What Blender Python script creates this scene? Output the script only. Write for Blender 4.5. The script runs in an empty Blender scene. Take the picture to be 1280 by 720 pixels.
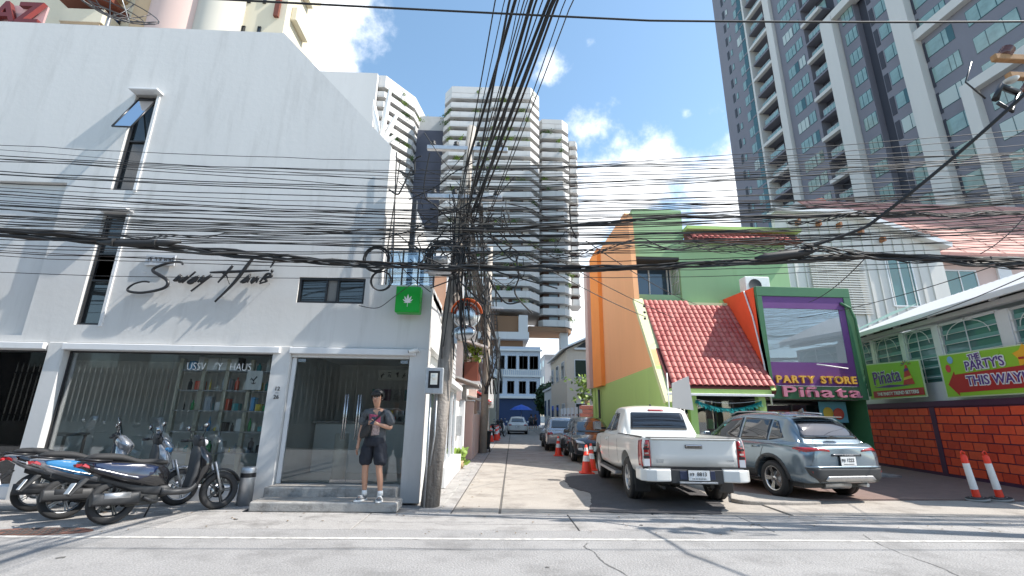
import bpy, bmesh, math, random
from mathutils import Vector, Matrix, noise
from mathutils.bvhtree import BVHTree
random.seed(7)
S = bpy.context.scene
COL = S.collection
PI = math.pi
rad = math.radians

# ------------------------------------------------------------ camera
def cam_axes(yaw, pitch, roll):
    f = Vector((math.sin(yaw)*math.cos(pitch), math.cos(yaw)*math.cos(pitch), math.sin(pitch)))
    r = Vector((math.cos(yaw), -math.sin(yaw), 0)); u = r.cross(f)
    c, s = math.cos(roll), math.sin(roll)
    return c*r+s*u, -s*r+c*u, f
cr, cu, cf = cam_axes(rad(2.0), rad(15.55), rad(0.8))
cd = bpy.data.cameras.new("camera"); co = bpy.data.objects.new("camera", cd); COL.objects.link(co)
cd.sensor_width = 36; cd.lens = 16.2; cd.clip_start = 0.05; cd.clip_end = 2000
M = Matrix((cr, cu, -cf)).transposed().to_4x4(); M.translation = Vector((0, 0, 1.5))
co.matrix_world = M
S.camera = co

# ------------------------------------------------------------ sky, clouds, sun
SUN_EL, SUN_A = rad(50), rad(10)         # sun: from the right, slightly behind the camera
sdir = Vector((math.cos(SUN_EL)*math.cos(SUN_A), -math.cos(SUN_EL)*math.sin(SUN_A), math.sin(SUN_EL)))
W = bpy.data.worlds.new("World"); S.world = W; W.use_nodes = True
nt = W.node_tree; N = nt.nodes; L = nt.links; N.clear()
def wn(t, **k):
    n = N.new(t)
    for a, b in k.items(): setattr(n, a, b)
    return n
out = wn('ShaderNodeOutputWorld'); bg = wn('ShaderNodeBackground'); bg.inputs[1].default_value = 0.13
sky = wn('ShaderNodeTexSky', sky_type='NISHITA'); sky.sun_disc = False
sky.sun_elevation = SUN_EL; sky.sun_rotation = math.atan2(sdir.x, sdir.y); sky.altitude = 0
sky.air_density = 1.0; sky.dust_density = 0.6; sky.ozone_density = 2.0
hs = wn('ShaderNodeHueSaturation'); hs.inputs['Hue'].default_value = 0.487; hs.inputs['Saturation'].default_value = 0.98; hs.inputs['Value'].default_value = 1.22
L.new(sky.outputs[0], hs.inputs['Color'])
tc = wn('ShaderNodeTexCoord')
nz = wn('ShaderNodeTexNoise'); nz.inputs['Scale'].default_value = 7; nz.inputs['Detail'].default_value = 9; nz.inputs['Roughness'].default_value = 0.62
nz2 = wn('ShaderNodeTexNoise'); nz2.inputs['Scale'].default_value = 2.1; nz2.inputs['Detail'].default_value = 3
L.new(tc.outputs['Generated'], nz.inputs['Vector']); L.new(tc.outputs['Generated'], nz2.inputs['Vector'])
def math_(op, a, b=None, c=None, clamp=False):
    n = wn('ShaderNodeMath', operation=op, use_clamp=clamp)
    for i, v in enumerate((a, b, c)):
        if v is None: continue
        if isinstance(v, (int, float)): n.inputs[i].default_value = v
        else: L.new(v, n.inputs[i])
    return n.outputs[0]
# cloud banks: direction, angular radius (deg), strength
def pixdir(x, y):   # direction of a cloud in the sky (azimuth/elevation measured from the photograph)
    return ((x-640)*cr+(360-y)*cu+576*cf).normalized()
banks = [(385, 15, 9.5, 1.0), (405, 75, 7.0, 1.0), (370, 130, 8, .9), (738, 158, 5.0, .72), (685, 92, 3.4, .5), (860, 142, 2.2, .5), (888, 138, 2.4, .5),
         (780, 240, 10, 1.0), (825, 205, 5.5, 1.0), (900, 235, 10, .95), (740, 280, 9, .85), (715, 380, 8, .85), (905, 320, 8, .8), (680, 440, 10, .85), (737, 52, 1.2, .4),
         (130, -500, 16, .7), (-500, 100, 18, .9), (1900, 300, 20, .8), (1500, -900, 15, .7)]
acc = None
for (x, y, r_, s_) in banks:
    d = pixdir(x, y)
    dt = wn('ShaderNodeVectorMath', operation='DOT_PRODUCT'); nrm = wn('ShaderNodeVectorMath', operation='NORMALIZE')
    L.new(tc.outputs['Generated'], nrm.inputs[0]); L.new(nrm.outputs[0], dt.inputs[0]); dt.inputs[1].default_value = d
    ang = math_('ARCCOSINE', math_('MINIMUM', dt.outputs['Value'], 0.99999))
    v = math_('MULTIPLY', math_('SUBTRACT', 1.0, math_('DIVIDE', ang, rad(r_)), clamp=True), s_)
    acc = v if acc is None else math_('MAXIMUM', acc, v)
# behind the camera: scattered cumulus
sep = wn('ShaderNodeSeparateXYZ'); L.new(tc.outputs['Generated'], sep.inputs[0])
back = math_('MULTIPLY', math_('SUBTRACT', nz2.outputs['Fac'], 0.45), math_('MULTIPLY', math_('SUBTRACT', -0.1, sep.outputs['Y']), 3.0, clamp=True))
acc = math_('MAXIMUM', acc, math_('MULTIPLY', back, 2.0))
dens = math_('ADD', acc, math_('MULTIPLY', math_('SUBTRACT', nz.outputs['Fac'], 0.5), 1.9))
ramp = wn('ShaderNodeMapRange', interpolation_type='SMOOTHSTEP'); ramp.inputs['From Min'].default_value = 0.2; ramp.inputs['From Max'].default_value = 0.72
L.new(dens, ramp.inputs['Value'])
msk = math_('MULTIPLY', ramp.outputs[0], math_('MULTIPLY', acc, 9.0, clamp=True))
cc = wn('ShaderNodeMix', data_type='RGBA'); cc.inputs['A'].default_value = (5.6, 5.9, 6.4, 1); cc.inputs['B'].default_value = (7.6, 7.8, 8.0, 1)
L.new(math_('MULTIPLY', dens, 1.0, clamp=True), cc.inputs['Factor'])
mx = wn('ShaderNodeMix', data_type='RGBA'); L.new(msk, mx.inputs['Factor']); L.new(hs.outputs[0], mx.inputs['A']); L.new(cc.outputs['Result'], mx.inputs['B'])
L.new(mx.outputs['Result'], bg.inputs[0]); L.new(bg.outputs[0], out.inputs[0])
sl = bpy.data.lights.new("sun", 'SUN'); sl.energy = 4.3; sl.angle = rad(0.53); sl.color = (1.0, 0.95, 0.88)
so = bpy.data.objects.new("sun", sl); COL.objects.link(so); so.rotation_euler = sdir.to_track_quat('Z', 'Y').to_euler()
S.view_settings.view_transform = 'Standard'; S.view_settings.look = 'None'; S.view_settings.gamma = 1; S.view_settings.exposure = 0.9
S.render.engine = 'CYCLES'
S.cycles.max_bounces = 8; S.cycles.transparent_max_bounces = 12

# ------------------------------------------------------------ materials
def mat(name, col, rough=.6, metal=0., var=0., scale=4., bump=0., bscale=60., coat=0., streak=False, spec=.5, var2=0., dirt=None, dscale=3., dlo=.55, dhi=.72):
    m = bpy.data.materials.new(name); m.use_nodes = True
    n = m.node_tree.nodes; l = m.node_tree.links; b = n['Principled BSDF']
    b.inputs['Roughness'].default_value = rough; b.inputs['Metallic'].default_value = metal
    b.inputs['Coat Weight'].default_value = coat; b.inputs['Coat Roughness'].default_value = .05
    b.inputs['Specular IOR Level'].default_value = spec
    b.inputs['Base Color'].default_value = (*col, 1)
    t = n.new('ShaderNodeTexCoord'); vec = t.outputs['Object']
    if streak:
        mp = n.new('ShaderNodeMapping'); mp.inputs['Scale'].default_value = (1, 1, .12); l.new(vec, mp.inputs[0]); svec = mp.outputs[0]
    else: svec = vec
    cur = None
    if var:
        z = n.new('ShaderNodeTexNoise'); z.inputs['Scale'].default_value = scale; z.inputs['Detail'].default_value = 7; z.inputs['Roughness'].default_value = .65
        l.new(svec, z.inputs['Vector'])
        mr = n.new('ShaderNodeMapRange'); mr.inputs['From Min'].default_value = .3; mr.inputs['From Max'].default_value = .7
        mr.inputs['To Min'].default_value = 1-var; mr.inputs['To Max'].default_value = 1+var*.6; l.new(z.outputs['Fac'], mr.inputs['Value'])
        vm = n.new('ShaderNodeVectorMath'); vm.operation = 'SCALE'; vm.inputs[0].default_value = col; l.new(mr.outputs[0], vm.inputs['Scale']); cur = vm.outputs[0]
        if var2:
            z2 = n.new('ShaderNodeTexNoise'); z2.inputs['Scale'].default_value = bscale*1.5; z2.inputs['Detail'].default_value = 3; l.new(vec, z2.inputs['Vector'])
            mr2 = n.new('ShaderNodeMapRange'); mr2.inputs['From Min'].default_value = .3; mr2.inputs['From Max'].default_value = .7
            mr2.inputs['To Min'].default_value = 1-var2; mr2.inputs['To Max'].default_value = 1+var2; l.new(z2.outputs['Fac'], mr2.inputs['Value'])
            v2 = n.new('ShaderNodeVectorMath'); v2.operation = 'SCALE'; l.new(cur, v2.inputs[0]); l.new(mr2.outputs[0], v2.inputs['Scale']); cur = v2.outputs[0]
    if dirt:
        z3 = n.new('ShaderNodeTexNoise'); z3.inputs['Scale'].default_value = dscale; z3.inputs['Detail'].default_value = 8; z3.inputs['Roughness'].default_value = .7; l.new(svec, z3.inputs['Vector'])
        mr3 = n.new('ShaderNodeMapRange'); mr3.inputs['From Min'].default_value = dlo; mr3.inputs['From Max'].default_value = dhi; l.new(z3.outputs['Fac'], mr3.inputs['Value'])
        mm = n.new('ShaderNodeMix'); mm.data_type = 'RGBA'; l.new(mr3.outputs[0], mm.inputs['Factor'])
        if cur is not None: l.new(cur, mm.inputs['A'])
        else: mm.inputs['A'].default_value = (*col, 1)
        mm.inputs['B'].default_value = (*dirt, 1); cur = mm.outputs['Result']
    if cur is not None: l.new(cur, b.inputs['Base Color'])
    if bump:
        zb = n.new('ShaderNodeTexNoise'); zb.inputs['Scale'].default_value = bscale; zb.inputs['Detail'].default_value = 5; l.new(vec, zb.inputs['Vector'])
        bp = n.new('ShaderNodeBump'); bp.inputs['Strength'].default_value = bump; bp.inputs['Distance'].default_value = .02
        l.new(zb.outputs['Fac'], bp.inputs['Height']); l.new(bp.outputs[0], b.inputs['Normal'])
    return m
def glass(name, tint=(.75, .8, .78), refl=.12, rough=.0):
    m = bpy.data.materials.new(name); m.use_nodes = True; n = m.node_tree.nodes; l = m.node_tree.links; n.clear()
    o = n.new('ShaderNodeOutputMaterial'); t = n.new('ShaderNodeBsdfTransparent'); t.inputs[0].default_value = (*tint, 1)
    g = n.new('ShaderNodeBsdfGlossy'); g.inputs['Roughness'].default_value = rough; g.inputs[0].default_value = (.95, .97, 1, 1)
    fr = n.new('ShaderNodeFresnel'); fr.inputs[0].default_value = 1.5
    a = n.new('ShaderNodeMath'); a.operation = 'ADD'; a.use_clamp = True; a.inputs[1].default_value = refl; l.new(fr.outputs[0], a.inputs[0])
    x = n.new('ShaderNodeMixShader'); l.new(a.outputs[0], x.inputs[0]); l.new(t.outputs[0], x.inputs[1]); l.new(g.outputs[0], x.inputs[2]); l.new(x.outputs[0], o.inputs[0])
    return m
m_white = mat('white_plaster', (.61, .6, .58), .75, var=.05, scale=.9, streak=True, bump=.12, bscale=9, dirt=(.42, .41, .39), dscale=2.6, dlo=.52, dhi=.9)
m_whitetrim = mat('white_trim', (.68, .68, .68), .55, var=.04, scale=3, dirt=(.45, .44, .42), dscale=4, dlo=.62, dhi=.9)
m_road = mat('road_concrete', (.285, .277, .27), .88, var=.14, scale=.9, bump=.6, bscale=38, var2=.26, dirt=(.16, .155, .15), dscale=1.1, dlo=.5, dhi=.74)
m_shoulder = mat('shoulder_concrete', (.33, .315, .3), .85, var=.12, scale=3, bump=.4, bscale=45, var2=.24, dirt=(.17, .16, .15), dscale=2.0, dlo=.5, dhi=.72)
m_slab = mat('slab_concrete', (.36, .325, .285), .87, var=.14, scale=1.3, bump=.4, bscale=42, var2=.2, dirt=(.17, .15, .13), dscale=1.6, dlo=.5, dhi=.74)
m_tarmac = mat('dark_tarmac', (.085, .08, .082), .9, var=.2, scale=3, bump=.8, bscale=70, var2=.3)
m_paver = mat('brown_paving', (.2, .135, .115), .85, var=.15, scale=4, bump=.3, bscale=50, var2=.15)
m_joint = mat('dark_joint', (.12, .11, .1), .95)
m_paint = mat('road_paint', (.56, .54, .5), .8, var=.15, scale=5, dirt=(.3, .29, .28), dscale=9, dlo=.47, dhi=.62)
m_conc = mat('grey_concrete', (.36, .35, .33), .85, var=.2, scale=5, bump=.3, bscale=40, dirt=(.14, .13, .12), dscale=4, dlo=.5, dhi=.72)
m_concp = mat('polished_concrete', (.4, .4, .385), .35, var=.12, scale=1.5)
m_black = mat('black_metal', (.018, .018, .02), .35)
m_blackr = mat('black_rubber', (.025, .025, .026), .75)
m_cable = mat('black_cable', (.017, .017, .018), .65); m_cables = [m_cable, m_cable, mat('dusty_cable', (.06, .057, .053), .8), mat('brown_cable', (.03, .022, .018), .7)]
m_dark = mat('dark_interior', (.05, .05, .048), .8)
m_frame = mat('dark_window_frame', (.02, .02, .022), .3)
m_steel = mat('brushed_steel', (.55, .55, .55), .25, 1.0)
m_galv = mat('galvanised_steel', (.5, .51, .52), .45, .8, var=.15, scale=12)
m_shopglass = glass('shop_glass', (.93, .95, .94), .045)
m_winglass = mat('dark_window_glass', (.03, .035, .037), .03, spec=1.0)
m_green = mat('lime_green_wall', (.4, .57, .18), .8, var=.06, scale=1.5, streak=True, dirt=(.29, .42, .15), dscale=1.6, dlo=.58, dhi=.85)
m_pgreen = mat('pale_green_wall', (.3, .46, .24), .8, var=.05, scale=1.5, streak=True, dirt=(.24, .36, .18), dscale=1.6, dlo=.6, dhi=.85)
m_orange = mat('salmon_orange_wall', (.84, .42, .2), .8, var=.05, scale=1.5, streak=True, dirt=(.7, .36, .19), dscale=1.5, dlo=.58, dhi=.9)
m_orange2 = mat('strong_orange_wall', (.9, .3, .06), .8, var=.05, scale=1.5)
m_cream = mat('cream_trim', (.62, .64, .36), .7, var=.05)
m_red = mat('vermilion_wall', (.85, .1, .03), .7, var=.06, scale=2)
m_dgreen = mat('dark_green_frame', (.05, .17, .075), .6, var=.08, scale=3)
m_purple = mat('purple_panel', (.15, .045, .2), .55, var=.06, scale=3)
m_purple2 = mat('plum_wall_paint', (.075, .022, .055), .6, var=.1, scale=3)
m_brick = mat('orange_red_brick_paint', (.8, .085, .028), .65, var=.18, scale=2.2, bump=.4, bscale=25)
m_brick2 = mat('deep_red_brick_paint', (.66, .06, .022), .65, var=.18, scale=2.2, bump=.4, bscale=25)
m_beige = mat('beige_plaster', (.66, .6, .46), .8, var=.05, scale=1, streak=True)
m_pink = mat('pink_plaster', (.6, .45, .4), .8, var=.06, scale=1, streak=True)
m_tan = mat('tan_plaster', (.5, .36, .22), .8, var=.06, scale=1)
m_brown = mat('brown_paint', (.16, .045, .025), .6)
m_leaf = mat('leaf_green', (.07, .15, .03), .6, var=.35, scale=6)
m_leaf2 = mat('leaf_bright', (.2, .3, .05), .6, var=.35, scale=4)
m_leafd = mat('leaf_dark', (.03, .065, .02), .6, var=.35, scale=4)
m_bark = mat('bark', (.12, .09, .06), .9)
m_carglass = mat('tinted_car_glass', (.012, .014, .018), .03, spec=.9, coat=.5)
m_chrome = mat('chrome', (.75, .75, .76), .1, 1.0)
m_wpaint = mat('white_car_paint', (.72, .715, .68), .3, coat=.7, var=.02, scale=2)
m_bpaint = mat('slate_blue_car_paint', (.17, .225, .27), .25, .55, coat=1.0)
m_kpaint = mat('black_car_paint', (.012, .013, .017), .18, coat=1.0)
m_spaint = mat('silver_car_paint', (.4, .41, .43), .25, .6, coat=1.0)
m_plastic = mat('dark_grey_plastic', (.035, .036, .038), .55)
m_redlens = mat('red_lens', (.36, .012, .016), .12, coat=1.0)
m_clearlens = mat('clear_lens', (.6, .6, .62), .08, coat=1.0)
m_orangeC = mat('traffic_cone_red', (.85, .05, .02), .45, var=.08, scale=8)
m_reflw = mat('white_reflective', (.78, .78, .76), .5, var=.08, scale=10)

# ------------------------------------------------------------ mesh helpers
class MB:
    def __init__(s): s.v = []; s.f = []; s.mi = []; s.cur = 0; s.ms = []; s.sm = []
    def use(s, m):
        if m not in s.ms: s.ms.append(m)
        s.cur = s.ms.index(m); return s
    def add(s, vs, fs, smooth=False):
        o = len(s.v); s.v += [tuple(v) for v in vs]; s.f += [tuple(i+o for i in f) for f in fs]
        s.mi += [s.cur]*len(fs); s.sm += [smooth]*len(fs); return s
    def bx(s, x0, x1, y0, y1, z0, z1):
        return s.add([(x0,y0,z0),(x1,y0,z0),(x1,y1,z0),(x0,y1,z0),(x0,y0,z1),(x1,y0,z1),(x1,y1,z1),(x0,y1,z1)],
                     [(0,3,2,1),(4,5,6,7),(0,1,5,4),(1,2,6,5),(2,3,7,6),(3,0,4,7)])
    def obx(s, c, size, rz=0, rx=0, ry=0):
        R_ = Matrix.Rotation(rz, 3, 'Z') @ Matrix.Rotation(ry, 3, 'Y') @ Matrix.Rotation(rx, 3, 'X'); c = Vector(c); a, b, d = [q/2 for q in size]
        vs = [c+R_@Vector(p) for p in ((-a,-b,-d),(a,-b,-d),(a,b,-d),(-a,b,-d),(-a,-b,d),(a,-b,d),(a,b,d),(-a,b,d))]
        return s.add(vs, [(0,3,2,1),(4,5,6,7),(0,1,5,4),(1,2,6,5),(2,3,7,6),(3,0,4,7)])
    def cyl(s, p0, p1, r0, r1=None, n=12, caps=True):
        r1 = r0 if r1 is None else r1; p0 = Vector(p0); p1 = Vector(p1); d = (p1-p0).normalized()
        a = d.orthogonal().normalized(); b = d.cross(a); vs = []
        for p, r in ((p0, r0), (p1, r1)):
            for i in range(n): t = 2*PI*i/n; vs.append(p+a*r*math.cos(t)+b*r*math.sin(t))
        s.add(vs, [(i, (i+1) % n, n+(i+1) % n, n+i) for i in range(n)], True)
        if caps: s.add(vs, [tuple(range(n-1, -1, -1)), tuple(range(n, 2*n))])
        return s
    def tube(s, pts, r, n=6, closed=False, rs=None):
        P = [Vector(p) for p in pts]; m = len(P); vs = []; a = None
        for i in range(m):
            d = (P[(i+1) % m]-P[i-1]) if closed else (P[min(i+1, m-1)]-P[max(i-1, 0)])
            d.normalize()
            if a is None: a = d.orthogonal().normalized()
            else:
                a = a-d*a.dot(d)
                a = a.normalized() if a.length > 1e-6 else d.orthogonal().normalized()
            b = d.cross(a); rr = rs[i] if rs else r
            for k in range(n): t = 2*PI*k/n; vs.append(P[i]+a*rr*math.cos(t)+b*rr*math.sin(t))
        fs = []
        for i in range(m if closed else m-1):
            j = (i+1) % m
            for k in range(n): fs.append((i*n+k, i*n+(k+1) % n, j*n+(k+1) % n, j*n+k))
        s.add(vs, fs, True)
        if not closed: s.add(vs, [tuple(range(n-1, -1, -1)), tuple(range((m-1)*n, m*n))])
        return s
    def prism(s, poly, axis, a0, a1):
        # poly: 2D points; axis 'x': poly=(y,z), 'y': poly=(x,z), 'z': poly=(x,y)
        f = {'x': lambda p, a: (a, p[0], p[1]), 'y': lambda p, a: (p[0], a, p[1]), 'z': lambda p, a: (p[0], p[1], a)}[axis]
        n = len(poly); vs = [f(p, a0) for p in poly]+[f(p, a1) for p in poly]
        return s.add(vs, [tuple(range(n-1, -1, -1)), tuple(range(n, 2*n))]+[(i, (i+1) % n, n+(i+1) % n, n+i) for i in range(n)])
    def lathe(s, prof, c=(0, 0, 0), axis='z', n=16, smooth=True):
        c = Vector(c); vs = []
        for r, h in prof:
            for k in range(n):
                t = 2*PI*k/n; p = {'z': (r*math.cos(t), r*math.sin(t), h), 'x': (h, r*math.cos(t), r*math.sin(t)), 'y': (r*math.cos(t), h, r*math.sin(t))}[axis]
                vs.append(c+Vector(p))
        m = len(prof)
        return s.add(vs, [(i*n+k, i*n+(k+1) % n, (i+1)*n+(k+1) % n, (i+1)*n+k) for i in range(m-1) for k in range(n)], smooth)
    def ball(s, c, r, n=10, sc=(1, 1, 1)):
        m = max(4, n//2); vs = []
        for i in range(m+1):
            p = PI*i/m
            for k in range(n): t = 2*PI*k/n; vs.append((c[0]+r*sc[0]*math.sin(p)*math.cos(t), c[1]+r*sc[1]*math.sin(p)*math.sin(t), c[2]+r*sc[2]*math.cos(p)))
        return s.add(vs, [(i*n+k, i*n+(k+1) % n, (i+1)*n+(k+1) % n, (i+1)*n+k) for i in range(m) for k in range(n)], True)
    def mesh(s, name, off=(0, 0, 0)):
        me = bpy.data.meshes.new(name); ox, oy, oz = off
        me.from_pydata([(x-ox, y-oy, z-oz) for x, y, z in s.v], [], s.f)
        for m in s.ms: me.materials.append(m)
        me.polygons.foreach_set('material_index', s.mi); me.polygons.foreach_set('use_smooth', s.sm)
        me.update(); return me
    def build(s, name, m=None, parent=None, bevel=0, kind=None, label=None, world=False, seg=1, recalc=True):
        if m is not None:
            if not s.ms: s.ms = [m]
        off = tuple(parent['_o']) if (world and parent is not None and '_o' in parent) else (0, 0, 0)
        me = s.mesh(name, off)
        if recalc:
            b = bmesh.new(); b.from_mesh(me); bmesh.ops.remove_doubles(b, verts=b.verts, dist=1e-5); bmesh.ops.recalc_face_normals(b, faces=b.faces); b.to_mesh(me); b.free()
        o = bpy.data.objects.new(name, me); COL.objects.link(o)
        if parent is not None: o.parent = parent
        if bevel:
            bv = o.modifiers.new('bevel', 'BEVEL'); bv.width = bevel; bv.segments = seg; bv.limit_method = 'ANGLE'; bv.angle_limit = rad(35)
        if kind: o['kind'] = kind
        if label: o['label'] = label
        return o
def tag(o, label=None, cat=None, group=None, kind=None):
    if label: o['label'] = label
    if cat: o['category'] = cat
    if group: o['group'] = group
    if kind: o['kind'] = kind
    return o
def thing(name, label, cat, loc=(0, 0, 0), rz=0, group=None):
    o = bpy.data.objects.new(name, None); COL.objects.link(o); o.location = loc; o.rotation_euler = (0, 0, rz); o.empty_display_size = .3
    o['_o'] = loc
    return tag(o, label, cat, group)
def inst(name, me, parent, loc, rz=0, label=None, scale=None):
    o = bpy.data.objects.new(name, me); COL.objects.link(o); o.location = loc
    if parent is not None: o.parent = parent
    if rz: o.rotation_euler = (0, 0, rz)
    if scale: o.scale = scale
    if label: o['label'] = label
    return o
def copy_tree(o, parent=None, loc=None, rz=None, label=None):
    c = o.copy(); COL.objects.link(c)
    if parent is not None: c.parent = parent
    if loc is not None: c.location = loc
    if rz is not None: c.rotation_euler = (0, 0, rz)
    if label: c['label'] = label
    for ch in list(o.children): copy_tree(ch, c)
    return c
def text_mesh(txt, size, depth=.01, offset=0., sx=1., align='CENTER', shear=0., bevel=0.):
    cu_ = bpy.data.curves.new('t', 'FONT'); cu_.body = txt; cu_.size = size; cu_.extrude = depth/2; cu_.offset = offset; cu_.align_x = align; cu_.align_y = 'CENTER'; cu_.shear = shear; cu_.bevel_depth = bevel
    cu_.resolution_u = 3
    o = bpy.data.objects.new('t', cu_); COL.objects.link(o); dg = bpy.context.evaluated_depsgraph_get(); dg.update()
    me = bpy.data.meshes.new_from_object(o.evaluated_get(dg)); bpy.data.objects.remove(o); bpy.data.curves.remove(cu_)
    if sx != 1:
        for v in me.vertices: v.co.x *= sx
    return me
def text(txt, size, loc, rz=0, m=None, parent=None, depth=.01, offset=0., sx=1., name='lettering', roll=0, shear=0., align='CENTER', tilt=PI/2):
    me = text_mesh(txt, size, depth, offset, sx, align, shear); me.materials.clear(); me.materials.append(m)
    o = bpy.data.objects.new(name, me); COL.objects.link(o)
    if parent is not None: o.parent = parent
    o.matrix_local = Matrix.Translation(loc) @ Matrix.Rotation(rz, 4, 'Z') @ Matrix.Rotation(tilt, 4, 'X') @ Matrix.Rotation(roll, 4, 'Z')
    return o
def strokes(paths, r, m, name, parent, f, n=5, flat=None):
    mb = MB()
    for p in paths: mb.tube([f(*q) for q in p], r, n)
    return mb.build(name, m, parent)
def catmull(P, k=6):
    out_ = []
    for i in range(len(P)-1):
        p0 = P[max(i-1, 0)]; p1 = P[i]; p2 = P[i+1]; p3 = P[min(i+2, len(P)-1)]
        for j in range(k):
            t = j/k; out_.append(tuple(.5*((2*b)+(-a+c)*t+(2*a-5*b+4*c-d)*t*t+(-a+3*b-3*c+d)*t**3) for a, b, c, d in zip(p0, p1, p2, p3)))
    out_.append(tuple(P[-1])); return out_
# ------------------------------------------------------------ ground, road, side street
def st(name, mb, m=None, parent=None, **k):
    return mb.build(name, m, parent, kind='structure', **k)
def sox(y): return .04*(y-8.5)            # the side street drifts right as it recedes
MB.plate = lambda s, poly, z, h=.05: s.prism(poly, 'z', z-h, z)
g = MB(); g.use(m_shoulder).prism([(-300, -200), (300, -200), (300, 500), (-300, 500)], 'z', -.4, -.03); st('ground', g)
r_ = MB(); r_.use(m_road).bx(-60, 60, -3.2, 6.92, -.05, 0); road = st('road', r_)
pl = MB(); pl.use(m_paint)
rnd = random.Random(3)
x = -6.2
while x < 30:                                     # worn edge line, slightly ragged
    x2 = x+rnd.uniform(.5, 1.4)
    if rnd.random() < .97: pl.add([(x, 6.42+rnd.uniform(-.006, .006), .004), (x2, 6.42, .004), (x2, 6.50+rnd.uniform(-.008, .008), .004), (x, 6.505, .004)], [(0, 1, 2, 3)])
    x = x2+.004
tag(st('edge_line', pl), None)
sh = MB(); sh.use(m_shoulder)
# shoulder / gutter strip in separate slabs with recessed joints
shoulder = bpy.data.objects.new('sidewalk', None); COL.objects.link(shoulder); shoulder['kind'] = 'structure'
x = -22.
while x < 30:
    w = rnd.uniform(2.4, 3.4); s1 = MB(); s1.use(m_shoulder).bx(x+.008, x+w-.008, 6.93, 8.02, -.05, .002+rnd.uniform(0, .006)); s1.build('gutter_slab', None, shoulder, bevel=.006)
    x += w
lw = MB(); lw.use(m_shoulder).bx(-22, -3.9, 8.03, 8.93, -.05, .012); lw.build('shop_apron', None, shoulder, bevel=.006)
# side street: two columns of concrete slabs
street = bpy.data.objects.new('side_street', None); COL.objects.link(street); street['kind'] = 'structure'
b0 = MB(); b0.use(m_joint)
b0.plate([(-1.2, 8.03), (30, 8.03), (30, 75), (-1.2+2, 75)], -.012); b0.build('joint_bed', None, street)
ys = [8.04, 12.2, 17.0, 22.0, 27.5, 33, 39, 46, 54, 64, 75]
for i in range(len(ys)-1):
    a, b = ys[i]+.01, ys[i+1]-.01
    for xl, xr in ((-.62, .14), (.16, 2.62), (2.64, 4.9)):
        mm = MB(); mm.use(m_slab).plate([(xl+sox(a)+.01, a), (xr+sox(a)-.01, a), (xr+sox(b)-.01, b), (xl+sox(b)+.01, b)], rnd.uniform(-.002, .003))
        mm.build('concrete_slab', None, street, bevel=.006)
    mm = MB(); mm.use(m_shoulder).plate([(-1.2+sox(a), a), (-.64+sox(a), a), (-.64+sox(b), b), (-1.2+sox(b), b)], -.004); mm.build('gutter_slab', None, street, bevel=.006)
    mm = MB(); mm.use(m_conc).plate([(-.86+sox(a), a+.02), (-.82+sox(a), a+.02), (-.82+sox(b), b), (-.86+sox(b), b)], .003, .02); mm.build('drain_edge', None, street)
# tarmac patch with a ragged edge
def ragged(P, amp, step, seed):
    q = random.Random(seed); o = []
    for i in range(len(P)):
        a = Vector(P[i]); b = Vector(P[(i+1) % len(P)]); n = max(1, int((b-a).length/step))
        for j in range(n): p = a.lerp(b, j/n); o.append((p.x+q.uniform(-amp, amp), p.y+q.uniform(-amp, amp)))
    return o
tp = MB(); tp.use(m_tarmac).prism(ragged([(1.62, 8.2), (2.6, 8.12), (3.75, 8.1), (4.2, 8.9), (4.5, 10.5), (4.6, 13.2), (3.0, 13.4), (2.1, 12.9), (1.86, 12.6), (1.78, 11.8), (1.72, 10.9), (2.0, 10.2), (1.9, 9.4)], .035, .13, 5), 'z', -.02, .014); st('tarmac_patch', tp)
# parking apron on the right, ramp kerb, brown paving
pv = MB(); pv.use(m_paver).prism([(4.95, 9.75), (6.2, 9.45), (9.2, 9.6), (15, 9.3), (15, 17), (5.3, 17)], 'z', -.02, .03); st('parking_paving', pv)
kb = MB(); kb.use(m_slab)
kb.prism(catmull([(4.5, 9.25), (4.95, 10.1), (5.2, 9.95), (5.7, 9.4), (6.1, 9.05), (5.5, 8.9), (4.7, 9.0), (4.5, 9.25)], 5)[:-1], 'z', -.02, .07)
kb.build('ramp_kerb', None, None, bevel=.03, kind='structure', seg=2)
kb = MB(); kb.use(m_slab).prism([(4.915, 8.03), (24, 8.03), (24, 9.28), (15, 9.28), (9.2, 9.55), (6.2, 9.4), (5.3, 9.7), (4.96, 10.0)], 'z', -.02, .012); st('parking_kerb', kb, bevel=.006)
# road cracks, with cable and wire shadows painted in as dark strips
cr_ = MB(); cr_.use(mat('crack_and_shadow_dark', (.15, .145, .14), .9, var=.2, scale=20))
def crack(P, w, seed):
    q = random.Random(seed); P = catmull(P, 7); L_ = []; R_ = []
    for i, p in enumerate(P):
        t = (Vector(P[min(i+1, len(P)-1)])-Vector(P[max(i-1, 0)])); nrm = Vector((-t.y, t.x)).normalized(); ww = w*q.uniform(.35, 1.2); o = q.uniform(-.01, .01)
        L_.append((p[0]+nrm.x*(ww+o), p[1]+nrm.y*(ww+o), .004)); R_.append((p[0]-nrm.x*(ww-o), p[1]-nrm.y*(ww-o), .004))
    n = len(P); cr_.add(L_+R_, [(i, n+i, n+i+1, i+1) for i in range(n-1)])
crack([(1.2, 6.3), (1.13, 6.1), (1.2, 5.9), (1.22, 5.5), (1.35, 5.1), (1.4, 4.6)], .009, 1)
crack([(5.1, 6.8), (4.95, 6.4), (4.85, 5.9), (4.8, 5.3), (4.6, 4.7)], .006, 2)
crack([(-2.1, 6.0), (-1.2, 6.05), (-.2, 5.95)], .004, 4)
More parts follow.
